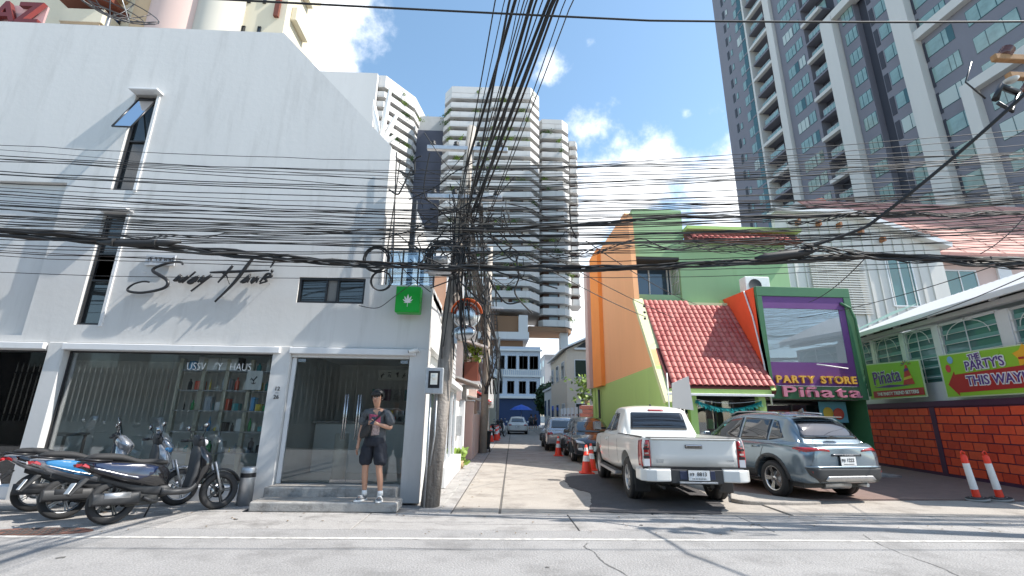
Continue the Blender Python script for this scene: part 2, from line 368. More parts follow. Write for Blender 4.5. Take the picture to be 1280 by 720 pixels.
for i in range(9):
    yy = 6.95+.11*i+rnd.uniform(-.02, .02); x0 = rnd.uniform(-5, 3); crack([(x0, yy), (x0+1, yy+rnd.uniform(-.03, .03)), (x0+2.2, yy+rnd.uniform(-.04, .04))], .008, 20+i)  # cable shadows along the road edge, painted as thin dark strips
st('road_crack', cr_)
# rusty drain grate at the left
dg = thing('drain_grate', 'rusty brown slotted drain cover in the gutter at the far left', 'drain cover', (-5.75, 6.73, 0), rad(3))
mm = MB(); mm.use(mat('rusty_iron', (.16, .075, .055), .8, var=.25, scale=8)).prism([(.62*math.cos(2*PI*k/28), .2*math.sin(2*PI*k/28)) for k in range(28)], 'z', -.02, .008); mm.build('cover', None, dg)
me = MB().use(m_dark).bx(-.025, .025, -.05, .05, 0, .003).mesh('slot')
for i in range(-7, 8):
    for j in (-1, 0, 1):
        if (i*.075)**2/.36+(j*.12)**2/.04 < .75: inst('slot', me, dg, (i*.075, j*.12, .0085), rad(12))

# faint tyre marks along the road and oil spots, pressed flat on the surface
m_oil = mat('oil_stain', (.13, .125, .12), .7, var=.3, scale=9)
om = MB(); om.use(m_oil)
qo = random.Random(12)
for _ in range(22):
    cx_, cy_ = qo.uniform(-7, 9), qo.choice((qo.uniform(3.5, 6.3), qo.uniform(7.1, 8.0))); r0_ = qo.uniform(.01, .045)
    if -3.9 < cx_ < -1.4 and cy_ > 7.9: continue
    zz = .005 if cy_ < 6.9 else .012
    om.add([(cx_+r0_*qo.uniform(.6, 1.2)*math.cos(2*PI*k/12), cy_+r0_*qo.uniform(.5, 1)*math.sin(2*PI*k/12), zz) for k in range(12)], [tuple(range(12))])
st('oil_stains', om)
for i_, (a_, b_, c_) in enumerate((((.1, 12.1), (.6, 18), 0), ((1.1, 9), (1.5, 16), 0))): pass
m_dryleaf = mat('dry_leaf', (.16, .1, .04), .9)
lf_me = MB().use(m_dryleaf).add([(-.03, 0, 0), (0, -.012, .006), (.035, 0, .002), (0, .014, .008)], [(0, 1, 2, 3)]).mesh('dry_leaf')
lt = MB(); lt.use(m_dryleaf)
for _ in range(130):
    x_, y_ = (qo.uniform(-7, 11), qo.uniform(6.6, 8.0)) if qo.random() < .6 else (qo.uniform(-1.1, -.2), qo.uniform(8.5, 20)); a_ = qo.uniform(0, 6.3); s_ = qo.uniform(.5, 1.1); c_, d_ = math.cos(a_)*s_, math.sin(a_)*s_
    lt.add([(x_+u*c_-v*d_, y_+u*d_+v*c_, .014+w_) for u, v, w_ in ((-.03, 0, 0), (0, -.012, .006), (.035, 0, .002), (0, .014, .008))], [(0, 1, 2, 3)])
st('leaf_litter', lt)['kind'] = 'stuff'
tag(bpy.data.objects['leaf_litter'], 'scattered dry leaves and specks along the gutter', 'litter')
# ------------------------------------------------------------ white shop building (left)
YF = 8.89
shop = thing('shop_building', 'big white plastered shop building with black brush script sign and slanted roofline', 'building', (-5, YF, 0))
w = MB(); w.use(m_white)
BX = -22.0
# upper wall split round the openings (x, z rectangles) so that each one is a real hole
holes = [(-7.97, -7.47, 5.87, 8.16), (-7.97, -7.47, 3.06, 5.36), (-3.9, -2.6, 3.58, 4.1)]
def wall_with_holes(mb, x0, x1, z0, z1, holes, y0, y1, top=None):
    xs = sorted({x0, x1}|{h[0] for h in holes if x0 < h[0] < x1}|{h[1] for h in holes if x0 < h[1] < x1})
    for a, b in zip(xs, xs[1:]):
        hs_ = sorted([(h[2], h[3]) for h in holes if h[0] <= a+1e-6 and h[1] >= b-1e-6]); z = z0
        for p, q in hs_:
            if p > z: mb.bx(a, b, y0, y1, z, p)
            z = q
        if z1 > z: mb.bx(a, b, y0, y1, z, z1)
TH = .22
wall_with_holes(w, BX, -5.05, 2.72, 9.97, [holes[0], holes[1], (BX, -8.86, 2.84, 6.0)], YF, YF+TH)
w.bx(BX, -8.86, YF+.1, YF+TH, 2.84, 6.0)                # recessed field at the far left
wall_with_holes(w, -5.05, -2.35, 2.72, 7.1, [holes[2]], YF, YF+TH)
w.prism([(-5.05, 7.1), (-2.35, 7.1), (-5.05, 9.97)], 'y', YF, YF+TH)
w.bx(-2.35, -1.27, YF, YF+TH, 2.72, 3.98)
w.build('facade_wall', None, shop, world=True)
s_ = MB(); s_.use(m_white)
s_.bx(-2.57, -2.35, YF+TH, 20, 3.98, 7.1)                # side wall of the upper floors
s_.add([(-5.05, YF+TH, 9.97), (-2.35, YF+TH, 7.1), (-2.35, 20, 7.1), (-5.05, 20, 9.97), (-5.05, YF+TH, 9.8), (-2.45, YF+TH, 7.0), (-2.45, 20, 7.0), (-5.05, 20, 9.8)],
       [(0, 1, 2, 3), (4, 7, 6, 5), (0, 4, 5, 1), (3, 2, 6, 7)])
s_.bx(BX, -5.05, YF+TH, 20, 9.6, 9.8)
s_.bx(-2.35, -1.27, YF+TH, 13.0, 3.75, 3.9)
s_.bx(-1.45, -1.27, YF+TH, 10.6, 2.8, 3.98); s_.bx(-1.43, -1.29, 10.6, 12.98, 2.82, 3.6)
s_.bx(BX, -1.45, 19.8, 20, 0, 9.6)
s_.build('side_wall_and_roof', None, shop, world=True)
# pillars
for x0, x1 in ((-8.29, -7.99), (-4.18, -3.84), (-1.62, -1.27)):
    p = MB(); p.use(m_white).bx(x0, x1, YF-.03, YF+.3, 0, 2.715); p.build('pillar', None, shop, world=True, bevel=.008)
for x0, x1 in ((BX, -8.33), (-8.0, -4.04), (-3.86, -1.5)):
    p = MB(); p.use(m_whitetrim).bx(x0, x1, YF-.09, YF-.0, 2.58, 2.70); p.build('lintel_band', None, shop, world=True, bevel=.01)
p = MB(); p.use(m_white).bx(BX, -8.3, YF+.0, YF+.25, 2.57, 2.716).bx(-7.98, -4.19, YF+.0, YF+.25, 2.575, 2.716).bx(-3.83, -1.63, YF+.0, YF+.25, 2.525, 2.716); p.build('lintel', None, shop, world=True)
p = MB(); p.use(m_whitetrim).bx(BX, -8.3, YF+.02, YF+.24, 0, .22).bx(-7.98, -4.19, YF+.02, YF+.24, 0, .24); p.build('plinth', None, shop, world=True, bevel=.01)
# steps
st1 = MB(); st1.use(m_conc).bx(-3.8, -1.5, 8.02, 8.52, 0, .15).bx(-3.8, -3.2, 8.52, 8.9, 0, .15); st1.build('step', None, shop, world=True, bevel=.025, seg=3)
st2 = MB(); st2.use(m_conc).bx(-3.83, -1.62, 8.522, 9.0, 0, .295); st2.build('step', None, shop, world=True, bevel=.02, seg=3)
tp1 = MB(); tp1.use(m_slab).bx(-3.77, -1.53, 8.05, 8.5, .15, .154); tp1.build('step_tread', None, shop, world=True)
tp1 = MB(); tp1.use(m_slab).bx(-3.8, -1.64, 8.55, 8.98, .295, .299); tp1.build('step_tread', None, shop, world=True)
# windows
def window(parent, x0, x1, z0, z1, y, mull=(), trans=(), fr=.045, fm=m_frame, gm=m_winglass, hood=True, dep=.1, label=None):
    f = MB(); f.use(fm).bx(x0, x1, y, y+dep, z0, z0+fr).bx(x0, x1, y, y+dep, z1-fr, z1).bx(x0, x0+fr, y+.001, y+dep-.001, z0+fr, z1-fr).bx(x1-fr, x1, y+.001, y+dep-.001, z0+fr, z1-fr)
    for q in mull: f.bx(q-fr*.4, q+fr*.4, y+.002, y+dep-.002, z0+fr, z1-fr)
    for q in trans: f.bx(x0+fr, x1-fr, y+.003, y+dep-.003, q-fr*.4, q+fr*.4)
    fo = f.build('window', None, parent, world=True, label=label)
    fo['_o'] = tuple(parent['_o'])
    xs = [x0+fr]+list(mull)+[x1-fr]; zs = [z0+fr]+list(trans)+[z1-fr]
    for a, b in zip(xs, xs[1:]):
        for c, d in zip(zs, zs[1:]):
            g_ = MB(); g_.use(gm).bx(a+.004, b-.004, y+dep*.5, y+dep*.5+.012, c+.004, d-.004); g_.build('pane', None, fo, world=True)
    return fo
for (a, b, c, d), tr in ((holes[0], (7.05,)), (holes[1], (4.5, 3.95))):
    fo = window(shop, a+.02, b-.03, c, d-.03, YF+.06, (), tr)
    h = MB(); h.use(m_whitetrim).bx(a-.03, b+.08, YF-.2, YF+.02, d, d+.05); h.build('window_hood', None, shop, world=True, bevel=.01)
    h = MB(); h.use(m_whitetrim).bx(b-.028, b+.03, YF-.03, YF+.06, c-.03, d-.002); h.build('window_jamb', None, shop, world=True)
# open casement of the topmost window, hinged at the top and pushed out
f = MB(); f.use(m_frame); z0, z1 = 7.1, 8.05
def tlt(x_, t): return (x_, YF+.03-.42*t, z1-(z1-z0)*t)
for xx in (-7.93, -7.55): f.tube([tlt(xx, 0), tlt(xx, 1)], .018, 4)
for t in (0, 1): f.tube([tlt(-7.93, t), tlt(-7.55, t)], .018, 4)
f.use(glass('casement_glass', (.6, .66, .68), .35)).add([tlt(-7.93, 0), tlt(-7.55, 0), tlt(-7.55, 1), tlt(-7.93, 1)], [(0, 1, 2, 3)])
f.build('open_casement', None, shop, world=True)
fo = window(shop, -3.9, -2.6, 3.58, 4.1, YF+.03, (-3.36, -3.14), ())
cu_m = mat('grey_curtain', (.22, .22, .21), .9, var=.1, scale=30)
h = MB(); h.use(cu_m).bx(-3.34, -3.16, YF+.07, YF+.078, 3.63, 4.06); h.build('curtain', None, shop, world=True)
# service duct on the left fold, camera, numbers, dark room core
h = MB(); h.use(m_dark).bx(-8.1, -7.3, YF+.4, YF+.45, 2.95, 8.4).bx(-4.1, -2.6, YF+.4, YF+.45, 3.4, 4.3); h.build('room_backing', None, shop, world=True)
text('12', .1, (-4.0+5, -.036, 1.93), 0, m_black, shop, .006, .001, name='house_number'); text('26', .1, (-4.0+5, -.036, 1.78), 0, m_black, shop, .006, .001, name='house_number')
h = MB(); h.use(m_black).bx(-4.03, -3.97, YF-.036, YF-.03, 1.853, 1.859); h.build('number_dash', None, shop, world=True)
# terrace balustrade on the low roof at the corner
h = MB(); h.use(glass('blue_balustrade_glass', (.55, .65, .72), .2)).bx(-2.33, -1.3, 9.3, 9.31, 3.95, 4.85); h.build('balustrade_glass', None, shop, world=True)
h = MB(); h.use(m_black)
for xx in (-2.3, -1.98, -1.65, -1.32): h.bx(xx-.015, xx+.015, 9.28, 9.3, 3.9, 4.9)
h.bx(-2.33, -1.29, 9.27, 9.31, 4.86, 4.9); h.build('balustrade_rail', None, shop, world=True)
h = MB(); h.use(m_frame).bx(-1.95, -1.85, 9.6, 9.75, 3.9, 6.2).tube([(-1.62, 9.6, 3.9), (-1.62, 9.6, 4.6), (-1.95, 9.65, 5.15)], .05, 6); h.build('roof_post', None, shop, world=True)

# ---- shop front 1 and 2 : interiors, frames and glass
m_concl = mat('light_concrete', (.7, .71, .68), .8, var=.12, scale=2, dirt=(.5, .5, .47), dscale=2)
h = MB(); h.use(mat('pale_floor', (.6, .6, .57), .4, var=.1, scale=2)).bx(BX, -1.63, 9.15, 12.2, -.02, .28); h.build('shop_floor', None, shop, world=True)
h = MB(); h.use(m_concl).bx(BX, -1.46, 12.2, 12.4, .28, 2.9).bx(-1.64, -1.45, 9.12, 12.2, .0, 2.9); h.build('shop_inner_wall', None, shop, world=True)
h = MB(); h.use(mat('inner_ceiling', (.7, .7, .68), .9)).bx(BX, -1.46, 9.12, 12.4, 2.72, 2.8); h.build('shop_ceiling', None, shop, world=True)
h = MB(); h.use(m_concl).bx(-4.1, -4.0, 9.12, 12.2, .28, 2.72); h.build('partition_wall', None, shop, world=True)
def shopfront(x0, x1, z0, z1, divs, y=YF+.12):
    f = MB(); f.use(m_frame).bx(x0, x1, y-.02, y+.03, z1-.03, z1).bx(x0, x0+.03, y-.021, y+.03, z0, z1-.03); f.build('shopfront_frame', None, shop, world=True)
    f = MB(); f.use(m_whitetrim).bx(x0, x1, y-.03, y+.04, z0-.02, z0+.02).bx(x1-.035, x1, y-.03, y+.03, z0+.02, z1-.03); f.build('shopfront_sill', None, shop, world=True)
    xs = [x0+.03]+divs+[x1-.035]
    for a, b in zip(xs, xs[1:]):
        g_ = MB(); g_.use(m_shopglass).bx(a+.003, b-.003, y, y+.01, z0+.02, z1-.03); g_.build('shop_pane', None, shop, world=True)
shopfront(BX, -8.31, .22, 2.57, [-18, -14.5, -11.4]); shopfront(-7.98, -4.19, .24, 2.575, [-7.2, -6.07, -5.2])
# glass door front
y = YF+.08
f = MB(); f.use(m_whitetrim).bx(-3.83, -3.76, y-.03, y+.03, .3, 2.52); f.build('door_jamb', None, shop, world=True)
doorx = [-3.75, -2.5, -2.5, -1.63]
for a, b in ((-3.75, -2.62), (-2.61, -1.64)):
    d = MB(); d.use(m_shopglass).bx(a, b, y, y+.012, .33, 2.51); do = d.build('glass_door', None, shop, world=True); do['_o'] = tuple(shop['_o'])
    hx = b-.09 if a < -3 else a+.09
    q = MB(); q.use(m_steel)
    for o_ in (0, .045): q.cyl((hx+o_*(1 if a > -3 else -1), y-.05, 1.05), (hx+o_*(1 if a > -3 else -1), y-.05, 1.85), .012, n=8)
    for z in (1.12, 1.78): q.cyl((hx, y-.05, z), (hx, y+.0, z), .008, n=6)
    q.build('door_handle', None, do, world=True)
    q = MB(); q.use(m_steel).bx(b-.28 if a < -3 else a, b if a < -3 else a+.28, y-.012, y+.025, .31, .37).bx(a+.02 if a < -3 else b-.16, a+.16 if a < -3 else b-.02, y-.012, y+.025, 2.44, 2.5); q.build('patch_fitting', None, do, world=True)
# things in the shop
def shelf_unit(x0, x1, y0, n, bays, label):
    t = thing('display_shelf', label, 'shelf', ((x0+x1)/2, y0, .28)); wd = mat('shelf_wood', (.6, .56, .44), .6, var=.1, scale=8)
    for i in range(bays+1):
        xx = x0+(x1-x0)*i/bays; p = MB(); p.use(wd).bx(xx-.035, xx+.035, y0, y0+.08, .28, 2.5); p.build('upright', None, t, world=True)
    for k in range(n):
        z = .75+.38*k; p = MB(); p.use(m_galv).bx(x0, x1, y0+.0, y0+.4, z, z+.02); p.build('shelf_board', None, t, world=True)
    return t
shelf_unit(-6.1, -4.3, 9.3, 5, 4, 'tall display shelf of wooden posts and steel boards behind the left shop window')
gseen = set(); q = random.Random(11); cols = [(.85, .85, .83), (.15, .45, .8), (.04, .04, .04), (.08, .45, .15), (.8, .12, .06), (.85, .65, .1), (.45, .5, .55), (.8, .77, .68), (.08, .4, .42)]
pm = [mat('product_%s' % n_, c, .5) for n_, c in zip(('white', 'blue', 'black', 'green', 'red', 'yellow', 'grey', 'cream', 'teal'), cols)]
for k in range(5):
    z = .772+.38*k; x = -6.0
    while x < -4.4:
        wd_ = q.uniform(.05, .16); hh = q.uniform(.08, .27); kind = q.random(); cn_ = 'box' if kind < .45 else 'bottle'; mm = q.choice([c for c in pm if (c.name, cn_, k) not in gseen]); gseen.add((mm.name, cn_, k)); p = MB(); p.use(mm)
        if kind < .45:
            p.bx(x, x+wd_, 9.36, 9.5, z, z+hh); o = p.build('product_box', None, None, bevel=.006); cat_ = 'box'
        else:
            p.lathe([(0, z), (wd_*.32, z), (wd_*.32, z+hh*.65), (wd_*.12, z+hh*.8), (wd_*.12, z+hh), (0, z+hh)], (x+wd_/2, 9.42, 0), n=10); o = p.build('product_bottle', None, None); cat_ = 'bottle'
        tag(o, '%s %s on the %s shelf behind the big shop window' % (mm.name.split('_')[1], cat_, ('lowest', 'second lowest', 'middle', 'second highest', 'top')[k]), cat_, 'goods on the shelves behind the left shop window')
        x += wd_+q.uniform(.02, .09)
# white cartons and a poster board on the top shelf
for i, (x0, x1, z0, z1, lb) in enumerate(((-5.78, -5.42, 2.29, 2.52, 'left white carton on the top shelf behind the shop window'), (-5.4, -5.05, 2.29, 2.52, 'right white carton on the top shelf behind the shop window'))):
    p = MB(); p.use(pm[0]).bx(x0, x1, 9.31, 9.6, z0-.0, z1); tag(p.build('carton', None, None, bevel=.008), lb, 'carton')
sgn = thing('plant_drawing_sign', 'white square sign with a small black plant drawing inside the shop window', 'sign', (-4.62, 9.2, 2.1))
p = MB(); p.use(pm[0]).bx(-.15, .15, 0, .03, -.18, .18); p.build('board', None, sgn)
p = MB(); p.use(m_black).tube([(-.04, -.005, -.05), (.0, -.005, -.07), (.04, -.005, -.05)], .008, 4).tube([(0, -.005, -.06), (.0, -.005, .02)], .008, 4).tube([(0, -.005, -.02), (-.05, -.005, .04), (-.06, -.005, .0)], .008, 4).tube([(0, -.005, .0), (.05, -.005, .07)], .01, 4); p.build('drawing', None, sgn)
# lettering on the window as it reads in the photograph
wl = thing('window_lettering', 'white hand drawn lettering across the top of the shop window', 'lettering', (-5.2, YF+.095, 2.3))
for s_x, tx in ((-.42, 'USSV'), (-.02, '/\'Y'), (.4, 'HAUS')): text(tx, .2, (s_x+.0, 0, .02), 0, m_reflw, wl, .004, -.003, sx=.8)
# counter, tap and photos behind the door front, cylinder plinth
ct = thing('shop_counter', 'long grey concrete counter inside the glass door', 'counter', (-3.0, 10.7, .28))
p = MB(); p.use(m_concl).bx(-.9, 1.3, 0, .6, 0, 1.02); p.build('counter_body', None, ct, bevel=.01); p = MB(); p.use(m_conc).bx(-.95, 1.32, -.05, .62, 1.022, 1.07); p.build('counter_top', None, ct, bevel=.006)
wr = thing('wire_rack', 'white wire rack of snacks on the counter behind the person', 'rack', (-2.1, 10.8, 1.35))
p = MB(); p.use(m_reflw)
for z in (0, .14, .28): p.tube([(-.45, 0, z), (.35, 0, z), (.35, .25, z), (-.45, .25, z)], .009, 4, True)
for x in (-.45, -.05, .35): p.tube([(x, 0, 0), (x, 0, .28)], .009, 4).tube([(x, .25, 0), (x, .25, .28)], .009, 4)
p.build('wire_frame', None, wr)
for i in range(12): 
    p = MB(); p.use(q.choice(pm)).bx(-.42+.065*i, -.37+.065*i, .05, .15, .005+.14*(i % 2), .1+.14*(i % 2)); p.build('snack_packet', None, wr)
for i, (c, lb) in enumerate((((.08, .35, .3), 'teal'), ((.25, .12, .2), 'plum'), ((.6, .6, .58), 'white'), ((.06, .3, .33), 'dark teal'), ((.6, .22, .18), 'red'))):
    pc = thing('framed_picture', '%s picture in the row of five on the wall behind the glass door, number %s from the left' % (lb, ('one', 'two', 'three', 'four', 'five')[i]), 'picture', (-3.0+.27*i, 12.15, 1.98))
    pc['label'] = ('leftmost teal picture in the row above the shop counter', 'plum picture second from the left above the shop counter', 'white picture in the middle of the row above the shop counter', 'dark teal picture right of the white one above the shop counter', 'red picture at the right end of the row above the counter')[i]
    p = MB(); p.use(m_whitetrim).bx(-.11, .11, 0, .02, -.15, .15); p.build('mount', None, pc); p = MB(); p.use(mat('print_'+lb.replace(' ', '_'), c, .6, var=.5, scale=25)).bx(-.1, .1, -.004, 0, -.14, .14); p.build('print', None, pc)
pd = MB(); pd.use(mat('pedestal_white', (.55, .54, .48), .5)).cyl((-3.0, 9.75, .28), (-3.0, 9.75, 1.12), .13, n=20); tag(pd.build('round_pedestal', None, None), 'cream round pedestal standing behind the left glass door', 'pedestal')
bn = thing('paper_banner', 'pale banner with black writing hung at the top behind the glass door', 'banner', (-2.1, 10.6, 2.35))
p = MB(); p.use(mat('banner_paper', (.5, .5, .44), .8)).bx(-.5, .5, 0, .01, -.12, .12); p.build('cloth', None, bn)
p = MB(); p.use(m_black)
for i in range(6):
    xx = -.4+.15*i
    for _ in range(4): p.tube([(xx+q.uniform(-.05, .05), -.008, q.uniform(-.07, .07)), (xx+q.uniform(-.05, .05), -.008, q.uniform(-.07, .07))], .008, 4)
p.build('brush_writing', None, bn)
# desk lamp like stand and table in window three
t = thing('shop_table', 'low table with goods behind the left shop window', 'table', (-9.8, 10.6, .28))
p = MB(); p.use(m_conc).bx(-1, 1, -.3, .3, .7, .75); p.build('table_top', None, t)
lg = MB().use(m_black).bx(-.02, .02, -.02, .02, 0, .7).mesh('leg')
for a in (-.95, .95):
    for b in (-.25, .25): inst('leg', lg, t, (a, b, 0))

# ---- brush script sign
logo = thing('script_sign', 'black brush script sign reading Sway Haus on the white wall', 'sign', (-5.75, YF-.105, 3.95))
K = 1/40.   # metres per 1/.1875 pixel of the sign drawing
def P2(pts): return catmull([(( x_-640)/640*1.74*.97, 0, -(y_-270)/640*1.74*.97+.02) for x_, y_ in pts], 5)
SW = [([(495, 160), (485, 142), (430, 140), (360, 160), (300, 190), (295, 215), (340, 240), (400, 275), (420, 310), (400, 340), (330, 365), (240, 380), (160, 372), (145, 350), (180, 315), (240, 295), (285, 298)], .024),
      ([(455, 285), (495, 240), (470, 285), (505, 250), (500, 290), (540, 260), (555, 250), (520, 298), (600, 210)], .024), ([(575, 300), (620, 250), (565, 290), (590, 295), (630, 245), (610, 290)], .024),
      ([(630, 290), (665, 245), (650, 285), (720, 235), (595, 360)], .024), ([(860, 155), (830, 205), (775, 290)], .022), ([(1005, 78), (960, 160), (890, 290), (780, 435)], .026),
      ([(705, 214), (850, 205), (1000, 195), (1130, 188)], .022), ([(790, 215), (830, 240), (860, 300)], .012), ([(935, 285), (1000, 225), (950, 280), (980, 270), (1000, 240), (985, 285)], .024),
      ([(1010, 280), (1035, 240), (1015, 285), (1060, 240), (1050, 285)], .024), ([(1075, 280), (1120, 215), (1155, 228), (1105, 250), (1125, 270), (1075, 290)], .022), ([(1145, 90), (1155, 115), (1135, 165)], .018), ([(1145, 190), (1160, 192)], .03)]
for pts, r in SW:
    mb = MB(); mb.use(m_black); P = P2(pts); n = len(P); r *= 1.35; mb.tube(P, r, 6, rs=[r*(.55+.45*math.sin(PI*min(1, (i+.6)/n*1.15))) for i in range(n)])
    mb.build('letter_stroke', None, logo)
pinm = MB().use(m_galv).cyl((0, 0, 0), (0, .12, 0), .006, n=6).mesh('standoff_pin')
for x_, z_ in ((-1.1, .15), (-.6, -.1), (.1, .1), (.45, -.3), (.9, .2), (1.3, .0)): inst('standoff_pin', pinm, logo, (x_, 0, z_))
tplate = thing('thai_name_plate', 'small pale plate with dark Thai lettering above the script sign', 'sign', (-6.62, YF-.05, 4.38))
p = MB(); p.use(mat('plate_grey', (.5, .52, .54), .5)).bx(-.28, .28, 0, .03, -.12, .09); p.build('plate', None, tplate)
def thai(seq, x0, s, parent, m, yy=-.006, w=.011, z0=0):
    G_ = {'s': [[(0, 0), (0, .7), (.35, .7), (.5, .5), (.5, 0)], [(.3, .75), (.6, .95)]], 'e': [[(0, .9), (0, .1), (.12, 0)]], 'w': [[(.05, .75), (.4, .75), (.5, .5), (.5, 0)], [(.5, 0), (.38, .1)]],
          'y': [[(.1, .75), (0, .5), (.1, .3), (0, .1), (.3, 0), (.5, .1), (.5, .75)]], 'h': [[(0, .75), (.05, 0), (.4, .5), (.5, .75)], [(.4, .5), (.55, 0)]], 'a': [[(.05, .65), (.2, .75), (.4, .6), (.4, 0)]],
          'm': [[(0, .75), (.1, .7), (.1, .05), (.2, .15), (.45, .1), (.45, .75)]], 'k': [[(.1, .6), (0, .75), (.2, .75), (.15, 0), (.4, .1), (.45, .75)]], 'b': [[(0, .75), (.08, .7), (.08, 0), (.5, 0), (.5, .75)]]}
    mb = MB(); mb.use(m); x_ = x0
    for ch in seq:
        for st_ in G_[ch]: mb.tube([(x_+a*s, yy, z0+(b-.4)*s) for a, b in st_], w*s/.1*.6, 4)
        x_ += s*.72
    return mb.build('lettering', None, parent)
thai('seawehas', -.22, .085, tplate, m_black)
# green leaf sign
gs = thing('green_leaf_sign', 'bright green square projecting sign with a white leaf on the white corner', 'sign', (-1.68, YF-.2, 3.62))
p = MB(); p.use(mat('sign_green', (.0, .33, .02), .35)).bx(-.235, .235, -.12, .12, -.255, .255); p.build('sign_box', None, gs, bevel=.015)
lf = MB(); lf.use(m_reflw)
for a, l in ((0, .17), (28, .15), (-28, .15), (56, .12), (-56, .12), (88, .075), (-88, .075)):
    t_ = rad(a); d = Vector((math.sin(t_), 0, math.cos(t_))); n_ = Vector((d.z, 0, -d.x)); o = Vector((0, -.124-.001*abs(a)/28, -.07))
    lf.add([o, o+d*l*.35+n_*l*.11, o+d*l*.65+n_*l*.10, o+d*l, o+d*l*.65-n_*l*.10, o+d*l*.35-n_*l*.11], [(0, 1, 2, 3, 4, 5)])
lf.bx(-.004, .004, -.127, -.124, -.15, -.07); lf.build('leaf_emblem', None, gs)
p = MB(); p.use(m_galv).tube([(-.05, 0, .25), (.1, .0, .33), (.2, .18, .28)], .012, 5); p.build('bracket', None, gs)
cc_ = thing('security_camera', 'small white security camera on the corner pillar of the white shop', 'camera', (-1.5, YF-.1, 2.66))
p = MB(); p.use(m_reflw).cyl((-.12, -.08, -.02), (.04, -.02, .03), .035, n=12); p.build('camera_body', None, cc_); p = MB(); p.use(m_black).cyl((-.125, -.082, -.022), (-.11, -.076, -.017), .028, n=12); p.build('lens', None, cc_)
p = MB(); p.use(m_reflw).tube([(.03, 0, .03), (.06, .06, 0), (.06, .1, .0)], .012, 6); p.build('mount', None, cc_)
# steel ashtray bin
bi = thing('steel_bin', 'round brushed steel bin with a black band beside the shop steps', 'bin', (-4.12, 8.52, .012))
p = MB(); p.use(m_galv).lathe([(0, 0), (.12, 0), (.12, .44)], n=20); p.build('bin_body', None, bi); p = MB(); p.use(m_black).lathe([(.121, .44), (.121, .51)], n=20); p.build('black_band', None, bi)
p = MB(); p.use(m_galv).lathe([(.12, .51), (.12, .58), (.1, .6), (0, .6)], n=20); p.build('bin_top', None, bi)
# ------------------------------------------------------------ party store building (right)
ps = thing('party_store_building', 'green and orange party store with red tiled roof and purple sign front', 'building', (6.5, 13.4, 0))
def gp(name, m, f, bevel=0, parent=ps, **k):
    mb = MB(); mb.use(m); f(mb); return mb.build(name, None, parent, world=True, bevel=bevel, **k)
# side wall facing the side street: profile in (y, z); lower part lime, upper part salmon
def lim(y): return 3.03-(y-13.39)*.0215 if y > 13.39 else 3.03
XW = 4.8
gp('lower_side_wall', m_green, lambda b: b.prism([(13.0, 0), (22.1, 0), (22.1, 2.84), (13.72, 3.03), (13.08, 2.0)], 'x', XW, XW+.18))
gp('upper_side_wall', m_orange, lambda b: b.prism([(13.722, 3.031), (22.1, 2.841), (22.1, 9.1), (16.02, 9.04), (15.6, 8.72), (15.37, 5.45)], 'x', XW+.004, XW+.18))
gp('orange_pilaster', m_orange2, lambda b: b.bx(XW-.17, XW+.003, 20.1, 21.8, 2.83, 9.11))
gp('corner_column', m_pink, lambda b: b.bx(XW-.28, XW+.15, 22.101, 22.8, 2.84, 8.9))
gp('corner_column', m_green, lambda b: b.bx(XW-.05, XW+.18, 22.101, 22.6, 0, 2.839))
gp('drainpipe', m_plastic, lambda b: b.tube([(XW-.1, 21.0, 0.1), (XW-.1, 21.0, 2.7)], .05, 8))
gp('roof_verge', m_cream, lambda b: b.prism([(13.0, 1.95), (13.16, 1.9), (15.5, 5.42), (15.4, 5.52)], 'x', XW-.03, XW+.3))
# front face of the upper storey, window box recessed
YU = 15.6
def upf(b):
    b.bx(XW+.18, 6.83, YU, YU+.2, 7.15, 8.85)
    b.bx(6.83, 10.6, YU, YU+.2, 5.3, 7.75)
gp('upper_front_wall', m_pgreen, upf)
gp('tower_top', m_pgreen, lambda b: b.bx(XW+.18, 6.83, YU+.201, 22, 7.4, 9.0))
gp('tower_top', m_pgreen, lambda b: b.bx(XW+.18, 6.83, YU, YU+.2, 8.851, 9.02))
gp('window_reveal', m_pgreen, lambda b: b.bx(6.6, 6.829, YU+.0, YU+.9, 5.3, 7.149).bx(XW+.18, 6.6, YU+.1, YU+1.0, 5.0, 5.75))
gp('window_soffit_shade', m_dark, lambda b: b.bx(XW+.18, 6.6, YU+.02, YU+1.0, 7.05, 7.148))  # shade below the overhanging block is put into this dark colour
ps['_o'] = (6.5, 13.4, 0)
fo = window(ps, XW+.2, 6.6, 5.76, 7.05, YU+.85, (5.75, 6.45), (), fm=m_reflw, fr=.05, gm=mat('blue_window_glass', (.05, .08, .12), .04, spec=1.0))
h = MB(); h.use(mat('pale_curtain', (.2, .26, .34), .9, var=.3, scale=14)).bx(5.05, 5.6, YU+.93, YU+.94, 5.8, 6.3).bx(5.85, 6.4, YU+.93, YU+.94, 5.8, 6.3); h.build('curtain', None, fo, world=True)
gp('window_grille', m_reflw, lambda b: [b.tube([(6.58, YU+.15+.14*i, 5.78), (6.58, YU+.15+.14*i, 7.05)], .012, 4) for i in range(5)] and [b.tube([(6.58, YU+.1, z), (6.58, YU+.8, z)], .012, 4) for z in (5.9, 6.3, 6.7)])
gp('upper_core', m_pgreen, lambda b: b.bx(6.84, 10.6, YU+.21, 22, 5.3, 7.7).bx(XW+.19, 6.6, YU+1.01, 22, 4, 7.4))
gp('ledge', m_cream, lambda b: b.bx(6.6, 8.3, YU-.28, YU-.001, 5.3, 5.4))
gp('ledge', m_pgreen, lambda b: b.bx(6.62, 8.3, YU-.25, YU-.002, 5.05, 5.299))
